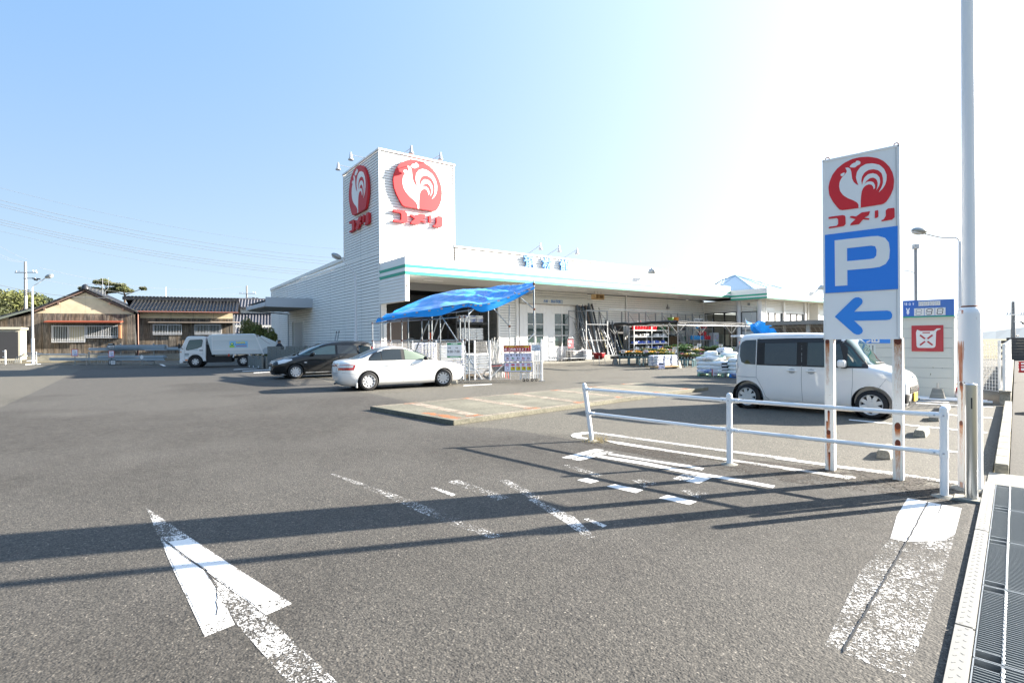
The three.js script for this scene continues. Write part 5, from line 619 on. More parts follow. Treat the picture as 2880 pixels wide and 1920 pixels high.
{
  const G = 'trees behind the houses';
  const big = (px, d, w, h, y, lb, col2, seed) => { const x = (px - 1440) / 1500 * d, bl = []; const r = rng(seed); for (let k = 0; k < 9; k++) { const a = k / 9 * 6.28 + r(); const q = r() * 0.6; bl.push([Math.cos(a) * w * q, y + (r() - 0.35) * h * 0.75, Math.sin(a) * w * 0.4, w * (0.35 + 0.25 * r()), h * (0.28 + 0.18 * r())]); } tree('pine_tree', lb, 'tree', [x, 0, -d], bl, 5200, 0.17, col2, [tb([0, 0, 0], [0.2, y, 0], 0.28, 8, 0.16), tb([0.1, y * 0.6, 0], [w * 0.5, y + 0.4, 0.2], 0.12, 6, 0.05), tb([0.1, y * 0.7, 0], [-w * 0.5, y + 0.3, 0.2], 0.12, 6, 0.05)], seed, G); };
  big(20, 62, 4.2, 3.4, 5.6, 'broad pine tree filling the left edge behind the lean-to roof', [0.105, 0.115, 0.028], 301); big(108, 66, 3.4, 2.6, 5.6, 'darker pine tree between the lamp pole and the gable', [0.04, 0.058, 0.022], 302); big(-60, 58, 3.4, 3.2, 4.8, 'pine tree cut by the left picture edge, nearest the shed', [0.07, 0.085, 0.026], 303);
  const flatTop = (px, py, d, w, lb, seed) => { const x = (px - 1440) / 1500 * d, y = 1.65 + (958 - py) / 1500 * d + 0.02 * d * 0.4, bl = [], r = rng(seed); for (let k = 0; k < 8; k++) bl.push([(r() - 0.5) * 2 * w, y + (r() - 0.6) * w * 0.55, (r() - 0.5) * w, w * (0.22 + 0.2 * r()), w * (0.1 + 0.07 * r())]); const br = [tb([-0.3, 0, 0], [0, y - w * 0.5, 0], 0.25, 7, 0.13)]; for (const b of bl) br.push(tb([0, y - w * 0.5, 0], [b[0], b[1], b[2]], 0.08, 5, 0.03)); tree('pine_tree', lb, 'tree', [x, 0, -d], bl, 4600, 0.12, [0.085, 0.095, 0.03], br, seed, G); };
  flatTop(300, 806, 78, 2.6, 'flat topped pine tree above the tiled roof, nearer the gable', 311); flatTop(352, 812, 78, 2.4, 'flat topped pine tree above the tiled roof, nearer the white pole', 312);
  const bush = (px, d, w, h, lb, seed, c2) => { const bl = [], r = rng(seed); for (let k = 0; k < 7; k++) bl.push([(r() - 0.5) * w * 1.3, h * (0.35 + 0.45 * r()), (r() - 0.5) * w, w * (0.4 + 0.2 * r()), h * 0.3]); tree('round_bush', lb, 'bush', [(px - 1440) / 1500 * d, 0, -d], bl, 5200, 0.085, c2, [tb([0, 0, 0], [0, h * 0.5, 0], 0.09, 6)], seed, 'bushes behind the garbage truck'); };
  bush(712, 42.5, 1.25, 3.5, 'round green bush behind the garbage truck, nearer the low house', 321, [0.20, 0.20, 0.05]); bush(748, 42.5, 1.0, 3.1, 'round green bush behind the garbage truck, against the shop corner', 322, [0.16, 0.18, 0.05]);
  // wooded hills all round the plain, mirrored by glass and closing the horizon
  const hill = (a0, a1, dist, h, seed, color) => { const p = [], n = 60, r = vnoise(seed); const g = new THREE.BufferGeometry(); for (let i = 0; i < n; i++) { const q = (k) => { const a = a0 + (a1 - a0) * k / n, y = h * (0.45 + 0.75 * r(k * 0.16, seed, 64)) * Math.min(1, k / 6, (n - k) / 6); return [Math.sin(a) * dist, y, -Math.cos(a) * dist, Math.sin(a) * (dist + h * 3), Math.cos(a) * -(dist + h * 3)]; }; const A = q(i), B = q(i + 1); p.push(A[0] * 0.9, -0.3, A[2] * 0.9, B[0] * 0.9, -0.3, B[2] * 0.9, B[0], B[1], B[2], A[0] * 0.9, -0.3, A[2] * 0.9, B[0], B[1], B[2], A[0], A[1], A[2]); } g.setAttribute('position', new THREE.Float32BufferAttribute(p, 3)); g.computeVertexNormals(); struct('hills', NI(g), M(color, 1)); };
  hill(0.62, 1.5, 420, 7, 5, [0.10, 0.14, 0.17]); hill(-3.6, -1.0, 330, 42, 8, [0.045, 0.055, 0.028]); hill(1.7, 2.75, 360, 36, 9, [0.045, 0.055, 0.03]);  // blue-grey of the first, far hills is distance haze put into their colour
}
// ---------- vehicles ----------
// A body is a stack of rounded plan outlines: [height, front x, rear x, half width, squareness]
function carSurface(keys) {
  const hs = keys.map((k) => k[0]);
  const at = (h) => { let i = 0; while (i < hs.length - 2 && h > hs[i + 1]) i++; const a = keys[i], b = keys[i + 1], t = Math.min(1, Math.max(0, (h - a[0]) / (b[0] - a[0]))); const pa = keys[Math.max(0, i - 1)], pb = keys[Math.min(keys.length - 1, i + 2)]; const H = b[0] - a[0];
    return a.map((v, j) => { const m0 = (b[j] - pa[j]) / Math.max(1e-6, b[0] - pa[0]) * H, m1 = (pb[j] - a[j]) / Math.max(1e-6, pb[0] - a[0]) * H; const lim = 3 * Math.abs(b[j] - v), c = (m) => (b[j] - v) * m <= 0 ? 0 : Math.sign(m) * Math.min(Math.abs(m), lim); const M0 = c(m0), M1 = c(m1), t2 = t * t, t3 = t2 * t; return v * (2 * t3 - 3 * t2 + 1) + M0 * (t3 - 2 * t2 + t) + b[j] * (-2 * t3 + 3 * t2) + M1 * (t3 - t2); }); };
  const side = (x, h, s) => { const [, f, r, w, n] = at(h), c = (f + r) / 2, l = (f - r) / 2; return V3(x, h, s * w * Math.pow(Math.max(0, 1 - Math.pow(Math.min(1, Math.abs((x - c) / l)), n)), 1 / n)); };
  const end = (z, h, e) => { const [, f, r, w, n] = at(h), c = (f + r) / 2, l = (f - r) / 2; return V3(c + e * l * Math.pow(Math.max(0, 1 - Math.pow(Math.min(1, Math.abs(z / w)), n)), 1 / n), h, z); };
  const off = (fn, a, h, s, d) => { const p = fn(a, h, s), e = 0.012, u = fn(a + e, h, s).sub(fn(a - e, h, s)), v = fn(a, h + e, s).sub(fn(a, h - e, s)); const n = u.cross(v).normalize(); const out = fn === side ? V3(0, 0, s) : V3(s, 0.3, 0); if (n.dot(out) < 0) n.negate(); return p.addScaledVector(n, d); };
  // patch over columns [a, low, high]
  const patch = (fn, s, cols, d = 0.006, nc = 18, nr = 8) => { const P = [], pos = []; const get = (t) => { const a = cols[0][0] + (cols[cols.length - 1][0] - cols[0][0]) * t; let i = 0; while (i < cols.length - 2 && a > cols[i + 1][0]) i++; const A = cols[i], B = cols[i + 1], q = (a - A[0]) / (B[0] - A[0]); return [a, A[1] + (B[1] - A[1]) * q, A[2] + (B[2] - A[2]) * q]; };
    for (let i = 0; i <= nc; i++) { const [a, lo, hi] = get(i / nc); P.push([]); for (let j = 0; j <= nr; j++) P[i].push(off(fn, a, lo + (hi - lo) * j / nr, s, d)); }
    for (let i = 0; i < nc; i++) for (let j = 0; j < nr; j++) for (const q of [P[i][j], P[i + 1][j], P[i + 1][j + 1], P[i][j], P[i + 1][j + 1], P[i][j + 1]]) pos.push(q.x, q.y, q.z);
    const g = new THREE.BufferGeometry(); g.setAttribute('position', new THREE.Float32BufferAttribute(pos, 3)); let m = mergeVertices(g, 1e-4); m.computeVertexNormals(); return NI(m); };
  const ribbon = (fn, s, pts, w, d = 0.004) => { const pos = []; for (let i = 0; i + 1 < pts.length; i++) { const L = Math.hypot(pts[i + 1][0] - pts[i][0], pts[i + 1][1] - pts[i][1]), nx = -(pts[i + 1][1] - pts[i][1]) / L * w / 2, ny = (pts[i + 1][0] - pts[i][0]) / L * w / 2, k = Math.max(2, Math.ceil(L / 0.08)); for (let j = 0; j < k; j++) { const a = (t) => [pts[i][0] + (pts[i + 1][0] - pts[i][0]) * t, pts[i][1] + (pts[i + 1][1] - pts[i][1]) * t], A = a(j / k), B = a((j + 1) / k); const q = [[A[0] - nx, A[1] - ny], [B[0] - nx, B[1] - ny], [B[0] + nx, B[1] + ny], [A[0] + nx, A[1] + ny]].map((p) => off(fn, p[0], p[1], s, d)); for (const e of [0, 1, 2, 0, 2, 3]) pos.push(q[e].x, q[e].y, q[e].z); } } const g = new THREE.BufferGeometry(); g.setAttribute('position', new THREE.Float32BufferAttribute(pos, 3)); g.computeVertexNormals(); return NI(g); };
  const body = (arches, R0) => { const hh = []; for (let i = 0; i + 1 < keys.length; i++) for (let j = 0; j < 4; j++) hh.push(hs[i] + (hs[i + 1] - hs[i]) * j / 4); hh.push(hs[hs.length - 1]); const m = 112, pos = [], idx = [];
    for (const h of hh) { const [, f, r, w, n] = at(h), c = (f + r) / 2, l = (f - r) / 2; for (let k = 0; k < m; k++) { const a = k / m * 2 * PI, e = Math.pow(Math.pow(Math.abs(Math.cos(a)), n) + Math.pow(Math.abs(Math.sin(a)), n), -1 / n); pos.push(c + l * Math.cos(a) * e, h, w * Math.sin(a) * e); } }
    const K = hh.length; for (let i = 0; i + 1 < K; i++) for (let k = 0; k < m; k++) { const a = i * m + k, b = i * m + (k + 1) % m; idx.push(a, a + m, b, b, a + m, b + m); }
    const cB = pos.length / 3; const k0 = keys[0], k1 = keys[keys.length - 1]; pos.push((k0[1] + k0[2]) / 2, k0[0], 0, (k1[1] + k1[2]) / 2, k1[0] + 0.002, 0); for (let k = 0; k < m; k++) { idx.push(cB, k, (k + 1) % m); idx.push(cB + 1, (K - 1) * m + (k + 1) % m, (K - 1) * m + k); }
    let g = new THREE.BufferGeometry(); g.setAttribute('position', new THREE.Float32BufferAttribute(pos, 3)); g.setIndex(idx); g = toCreasedNormals(g, 0.62);
    const ev = new Evaluator(); ev.attributes = ['position', 'normal']; ev.useGroups = false; let br = new Brush(g); br.updateMatrixWorld();
    for (const x of arches) for (const s of [-1, 1]) { const c = new THREE.CylinderGeometry(R0, R0, 0.5, 40); c.rotateX(PI / 2); c.translate(x[0], x[1], s * (keys[3][3] - 0.02)); const b = new Brush(c); b.updateMatrixWorld(); br = ev.evaluate(br, b, SUBTRACTION); }
    return br.geometry; };
  return { at, side, end, patch, ribbon, body, off };
}
const mRim = M([0.68, 0.68, 0.68], 0.32, 0.35);
function wheel(par, x, y, z, Rt, wdt, Rr, spokes, turn = 0, twin = false) {
  const w = new THREE.Group(); w.name = 'wheel'; w.position.set(x, y, z); w.rotation.y = turn; par.add(w); const s = Math.sign(z);
  const T = lathe([[Rr * 0.93, -wdt / 2 + 0.015], [Rr, -wdt / 2 + 0.004], [Rt - 0.05, -wdt / 2], [Rt - 0.014, -wdt / 2 + 0.025], [Rt, -wdt / 2 + 0.05], [Rt, wdt / 2 - 0.05], [Rt - 0.014, wdt / 2 - 0.025], [Rt - 0.05, wdt / 2], [Rr, wdt / 2 - 0.004], [Rr * 0.93, wdt / 2 - 0.015]], 40); T.rotateX(PI / 2); mk('tyre', T, mRubber, w);
  const o = [], lip = lathe([[Rr * 0.86, 0], [Rr * 0.93, wdt / 2 - 0.03], [Rr * 0.99, wdt / 2 - 0.008], [Rr * 0.94, wdt / 2 + 0.002], [Rr * 0.89, wdt / 2 - 0.03]], 40); lip.rotateX(PI / 2); if (s < 0) lip.rotateY(PI); o.push(lip);
  const zz = s * (wdt / 2 - 0.035); for (let k = 0; k < spokes; k++) { const a = k / spokes * 2 * PI + 0.3, g = ex([[0.03, -0.034 * 8 / spokes - 0.006], [Rr * 0.92, -0.022 * 8 / spokes - 0.008], [Rr * 0.92, 0.022 * 8 / spokes + 0.008], [0.03, 0.034 * 8 / spokes + 0.006]], 0.02, 0.004); g.rotateZ(a); g.translate(0, 0, zz - 0.01); o.push(g); }
  o.push(put(NI(new THREE.CylinderGeometry(0.06, 0.065, 0.05, 20)), 0, 0, zz, 0, PI / 2)); mk('rim', o, mRim, w);
  mk('brake_disc', put(NI(new THREE.CylinderGeometry(Rr * 0.84, Rr * 0.84, 0.02, 28)), 0, 0, s * 0.01, 0, PI / 2), mBlack, w);
  for (let k = 0; k < 5; k++) { const a = k / 5 * 2 * PI; o.push(sph(0.009, Math.cos(a) * 0.045, Math.sin(a) * 0.045, zz)); }
}
function liner(par, x, y, hw, R0) { for (const s of [-1, 1]) { const c = NI(new THREE.CylinderGeometry(R0 - 0.003, R0 - 0.003, 0.3, 36, 1, true)); c.rotateX(PI / 2); c.translate(x, y, s * (hw - 0.19)); const d = NI(new THREE.CircleGeometry(R0, 30)); d.translate(x, y, s * (hw - 0.33)); mk('wheel_well', [c, d], mBlack, par); } }
const plateTex = (bg, fg, a, b) => canvasTex(128, 64, (c) => { c.fillStyle = bg; c.fillRect(0, 0, 128, 64); c.fillStyle = fg; c.font = 'bold 14px sans-serif'; c.fillText(a, 44, 16); c.font = 'bold 36px sans-serif'; c.fillText(b, 18, 52); });
const place = (t, front, rear, half) => { // put a vehicle so that its near wheels stand on two ground points
  const d = V3(front[0] - rear[0], 0, front[1] - rear[1]).normalize(); t.rotation.y = Math.atan2(-d.z, d.x); return d; };
const PAINT = (c, r = 0.28) => MP(c, r, { clearcoat: 1, clearcoatRoughness: 0.04, metalness: 0.0 });
// --- white sedan
{
  const K = [[0.17, 2.08, -2.10, 0.74, 5], [0.24, 2.18, -2.19, 0.80, 5], [0.36, 2.25, -2.25, 0.838, 5.5], [0.52, 2.275, -2.28, 0.847, 6], [0.64, 2.25, -2.285, 0.846, 6], [0.73, 2.17, -2.28, 0.842, 6], [0.80, 1.98, -2.27, 0.836, 6], [0.87, 1.62, -2.255, 0.828, 6], [0.93, 1.26, -2.235, 0.815, 6], [0.975, 1.08, -2.19, 0.80, 5.6], [1.015, 0.98, -2.02, 0.785, 5.2], [1.06, 0.885, -1.66, 0.765, 5], [1.15, 0.70, -1.44, 0.732, 5], [1.25, 0.47, -1.20, 0.692, 5], [1.34, 0.22, -0.96, 0.65, 5], [1.405, -0.02, -0.72, 0.60, 4.6], [1.445, -0.18, -0.55, 0.50, 4], [1.468, -0.29, -0.42, 0.30, 3.4]];
  const C = carSurface(K), fx = 1.33, rx = -1.37, R0 = 0.355, wy = 0.315, t = thing('sedan', 'white sedan parked beside the yard fence, seen from behind', 'car');
  const d = place(t, [-2.5, -19.07], [-4.76, -17.70]); const mid = V3((-2.5 - 4.76) / 2, 0, (-19.07 - 17.7) / 2); const n = V3(-d.z, 0, d.x); /* right side */ mid.addScaledVector(n, -0.76); mid.addScaledVector(d, 0.02); t.position.copy(mid);
  const mB = PAINT([0.80, 0.79, 0.765]); mk('body', C.body([[fx, wy + 0.01], [rx, wy + 0.01]], R0), mB, t);
  liner(t, fx, wy + 0.01, 0.84, R0); liner(t, rx, wy + 0.01, 0.84, R0);
  wheel(t, fx, wy, 0.745, 0.315, 0.2, 0.215, 10, -0.32); wheel(t, rx, wy, 0.75, 0.315, 0.2, 0.215, 10); wheel(t, fx, wy, -0.745, 0.315, 0.2, 0.215, 10, -0.32); wheel(t, rx, wy, -0.75, 0.315, 0.2, 0.215, 10);
  for (const s of [1, -1]) {
    mk('window_surround', C.patch(C.side, s, [[-1.42, 0.985, 0.99], [-1.18, 0.985, 1.22], [-0.9, 0.985, 1.345], [-0.5, 0.985, 1.382], [-0.1, 0.985, 1.375], [0.25, 0.975, 1.30], [0.6, 0.97, 1.165], [0.98, 0.965, 0.985]], 0.004, 26), mBlack, t);
    mk('quarter_window', C.patch(C.side, s, [[-1.32, 1.0, 1.02], [-1.12, 1.0, 1.20], [-0.93, 1.0, 1.29]], 0.009), mGlassDark, t);
    mk('rear_window', C.patch(C.side, s, [[-0.90, 1.0, 1.30], [-0.5, 1.0, 1.345], [-0.22, 1.0, 1.345]], 0.009), mGlassDark, t);
    mk('front_window', C.patch(C.side, s, [[-0.10, 1.0, 1.34], [0.22, 0.99, 1.275], [0.55, 0.985, 1.15], [0.80, 0.98, 1.03]], 0.009), M([0.16, 0.2, 0.16], 0.05, 0), t);
    mk('door_seam', [C.ribbon(C.side, s, [[-0.16, 1.0], [-0.15, 0.6], [-0.17, 0.26]], 0.008), C.ribbon(C.side, s, [[0.92, 0.92], [0.90, 0.6], [0.86, 0.36], [0.80, 0.26]], 0.008), C.ribbon(C.side, s, [[-1.05, 0.98], [-1.06, 0.80], [-0.98, 0.62], [-0.90, 0.45], [-0.78, 0.27]], 0.008), C.ribbon(C.side, s, [[-0.85, 0.36], [0.85, 0.38]], 0.012)], mGrey, t);
    for (const x of [-0.62, 0.28]) mk('door_handle', put(rb(0.2, 0.03, 0.035, 0.012), x - 0.06, 0.84, s * 0.85), mB, t);
    mk('mirror', put(NI(new THREE.SphereGeometry(0.1, 14, 10).scale(0.8, 0.75, 1.1)), 0.62, 1.03, s * 0.90), mBlack, t);
    mk('tail_light', C.patch(C.side, s, [[-2.27, 0.70, 0.86], [-2.1, 0.70, 0.88], [-1.86, 0.86, 0.875]], 0.006, 14, 5), mLensRed, t); mk('tail_light_clear', C.patch(C.side, s, [[-2.25, 0.785, 0.845], [-2.1, 0.79, 0.86], [-1.96, 0.84, 0.86]], 0.011, 10, 4), mLens, t);
    mk('tail_light', C.patch(C.end, -1, s > 0 ? [[0.45, 0.70, 0.85], [0.80, 0.70, 0.87]] : [[-0.80, 0.70, 0.87], [-0.45, 0.70, 0.85]], 0.006, 12, 5), mLensRed, t); mk('tail_light_clear', C.patch(C.end, -1, s > 0 ? [[0.47, 0.78, 0.84], [0.79, 0.78, 0.86]] : [[-0.79, 0.78, 0.86], [-0.47, 0.78, 0.84]], 0.011, 10, 4), mLens, t);
    mk('headlight', C.patch(C.side, s, [[1.72, 0.70, 0.80], [2.0, 0.62, 0.77], [2.2, 0.60, 0.68]], 0.006, 12, 5), mLens, t);
    mk('mud_flap', put(bx(0.03, 0.16, 0.18), rx - 0.38, 0.2, s * 0.73), mB, t);
  }
  mk('rear_screen', C.patch(C.end, -1, [[-0.60, 1.06, 1.27], [-0.45, 1.045, 1.37], [0.45, 1.045, 1.37], [0.60, 1.06, 1.27]], 0.006, 20, 8), mGlassDark, t); mk('windscreen', C.patch(C.end, 1, [[-0.62, 1.0, 1.26], [-0.45, 0.99, 1.385], [0.45, 0.99, 1.385], [0.62, 1.0, 1.26]], 0.006, 20, 8), mGlassGreen, t);
  mk('licence_plate', put(bx(0.02, 0.17, 0.33), -2.285, 0.70, 0), mWhite, t); mk('boot_trim', put(bx(0.015, 0.02, 0.9), -2.285, 0.83, 0), mChrome, t); mk('badge', [put(NI(new THREE.TorusGeometry(0.035, 0.008, 6, 14)), -2.27, 0.92, 0, PI / 2), bx(0.01, 0.02, 0.12, -2.275, 0.91, 0.45)], mChrome, t);
  mk('boot_seam', [C.ribbon(C.end, -1, [[-0.60, 0.97], [-0.50, 0.72], [-0.45, 0.60], [0.45, 0.60], [0.50, 0.72], [0.60, 0.97]], 0.008), C.ribbon(C.side, 1, [[-2.2, 0.62], [-1.74, 0.55]], 0.007), C.ribbon(C.side, -1, [[-2.2, 0.62], [-1.74, 0.55]], 0.007)], mGrey, t);
  mk('underbody', bx(3.6, 0.1, 1.3, 0, 0.2, 0), mBlack, t); mk('exhaust', tb([-2.2, 0.2, -0.5], [-1.9, 0.2, -0.5], 0.03), mSteel, t);
}
// --- black minivan
{
  const K = [[0.17, 2.16, -2.15, 0.76, 5], [0.26, 2.26, -2.26, 0.82, 5], [0.42, 2.31, -2.31, 0.85, 5.5], [0.60, 2.32, -2.32, 0.855, 6], [0.72, 2.26, -2.32, 0.855, 6], [0.82, 2.10, -2.315, 0.852, 6], [0.90, 1.86, -2.31, 0.848, 6], [0.97, 1.56, -2.30, 0.842, 6], [1.02, 1.36, -2.29, 0.832, 6], [1.10, 1.16, -2.265, 0.805, 6], [1.25, 0.86, -2.21, 0.765, 6], [1.38, 0.58, -2.16, 0.73, 6], [1.50, 0.25, -2.09, 0.695, 6], [1.57, 0.0, -2.02, 0.66, 5.5], [1.615, -0.25, -1.88, 0.58, 4.5], [1.64, -0.5, -1.6, 0.4, 4]];
  const C = carSurface(K), fx = 1.42, rx = -1.365, R0 = 0.36, wy = 0.32, t = thing('minivan', 'black minivan parked nose out beside the white sedan', 'car');
  const d = V3(-0.83, 0, 0.555).normalize(); t.rotation.y = Math.atan2(-d.z, d.x); const n = V3(d.z, 0, -d.x); /* left side faces the camera */ const f = V3(-9.6, 0, -23.58), nn = V3(d.z, 0, -d.x); t.position.copy(f.clone().addScaledVector(d, -fx).addScaledVector(V3(-d.z, 0, d.x), 0.76));
  const mB = MP([0.010, 0.0105, 0.011], 0.7, { clearcoat: 1, clearcoatRoughness: 0.03, specularIntensity: 0.2 }); mk('body', C.body([[fx, wy + 0.01], [rx, wy + 0.01]], R0), mB, t); liner(t, fx, wy + 0.01, 0.85, R0); liner(t, rx, wy + 0.01, 0.85, R0);
  for (const s of [1, -1]) { wheel(t, fx, wy, s * 0.76, 0.32, 0.2, 0.222, 10); wheel(t, rx, wy, s * 0.76, 0.32, 0.2, 0.222, 10);
    mk('window_surround', C.patch(C.side, s, [[-2.1, 1.08, 1.10], [-2.0, 1.06, 1.42], [-1.6, 1.05, 1.5], [-0.4, 1.045, 1.51], [0.1, 1.04, 1.46], [0.5, 1.035, 1.34], [0.9, 1.03, 1.17], [1.22, 1.025, 1.04]], 0.004, 26), mBlack, t);
    mk('front_window', C.patch(C.side, s, [[-0.32, 1.06, 1.46], [0.05, 1.055, 1.43], [0.4, 1.05, 1.33], [0.72, 1.045, 1.19]], 0.009), M([0.12, 0.17, 0.16], 0.05), t); mk('vent_window', C.patch(C.side, s, [[0.78, 1.045, 1.15], [1.1, 1.04, 1.06]], 0.009), mGlassGreen, t); mk('rear_window', C.patch(C.side, s, [[-1.32, 1.06, 1.46], [-0.42, 1.06, 1.465]], 0.009), mGlassDark, t); mk('quarter_window', C.patch(C.side, s, [[-1.98, 1.09, 1.38], [-1.42, 1.065, 1.455]], 0.009), mGlassDark, t);
    mk('window_visor', C.ribbon(C.side, s, [[-1.9, 1.475], [-0.4, 1.485], [0.1, 1.44]], 0.03, 0.014), mDark, t);
    mk('door_seam', [C.ribbon(C.side, s, [[-0.37, 1.05], [-0.37, 0.7], [-0.36, 0.26]], 0.009), C.ribbon(C.side, s, [[0.86, 1.03], [0.86, 0.6], [0.84, 0.26]], 0.009), C.ribbon(C.side, s, [[-1.5, 0.92], [0.86, 0.86], [1.3, 0.84]], 0.012)], mBlack, t);
    for (const x of [-0.24, -0.58]) mk('door_handle', put(rb(0.2, 0.05, 0.04, 0.015), x, 0.93, s * 0.86), mDark, t);
    const mi = mk('mirror', put(NI(new THREE.SphereGeometry(0.12, 14, 10).scale(0.8, 0.72, 1.15)), 0.72, 1.10, s * 0.93), mB, t); mk('turn_lamp', put(rb(0.03, 0.04, 0.1, 0.01), 0.62, 1.10, s * 1.0), mLens, mi);
    mk('headlight', C.patch(C.side, s, [[1.56, 0.83, 0.88], [1.85, 0.72, 0.87], [2.12, 0.66, 0.79]], 0.007, 14, 6), mLens, t); mk('side_lamp', C.patch(C.side, s, [[0.95, 0.70, 0.74], [1.05, 0.70, 0.745]], 0.008, 4, 3), mLens, t);
    mk('tail_light', C.patch(C.side, s, [[-2.2, 1.12, 1.5], [-2.1, 1.12, 1.52]], 0.01, 5, 6), mLensRed, t); mk('side_skirt', C.ribbon(C.side, s, [[-0.95, 0.27], [1.0, 0.27]], 0.03, 0.012), mGrey, t); }
  mk('windscreen', C.patch(C.end, 1, [[-0.74, 1.05, 1.32], [-0.5, 1.03, 1.54], [0.5, 1.03, 1.54], [0.74, 1.05, 1.32]], 0.006, 20, 8), mGlassGreen, t); mk('rear_screen', C.patch(C.end, -1, [[-0.66, 1.1, 1.48], [0.66, 1.1, 1.48]], 0.006), mGlassDark, t);
  mk('wiper', [C.ribbon(C.end, 1, [[-0.6, 1.05], [0.1, 1.08]], 0.02, 0.02)], mBlack, t);
  for (const y of [0.66, 0.71, 0.76]) mk('grille_bar', C.ribbon(C.end, 1, [[-0.48, y], [0.48, y]], 0.022, 0.014), mChrome, t); mk('grille', C.patch(C.end, 1, [[-0.5, 0.63, 0.80], [0.5, 0.63, 0.80]], 0.006, 10, 4), mBlack, t);
  mk('licence_plate', put(bx(0.02, 0.165, 0.33), 2.335, 0.46, 0), M('#ffffff', 0.5, 0, { map: plateTex('#e9ece9', '#1d4a33', '500', '21-04') }), t); mk('front_lip', C.ribbon(C.end, 1, [[-0.76, 0.22], [0.76, 0.22]], 0.05, 0.03), mGrey, t); mk('air_intake', C.patch(C.end, 1, [[-0.55, 0.28, 0.38], [0.55, 0.28, 0.38]], 0.006, 10, 3), mBlack, t); mk('underbody', bx(3.6, 0.1, 1.3, 0, 0.2, 0), mBlack, t);
}
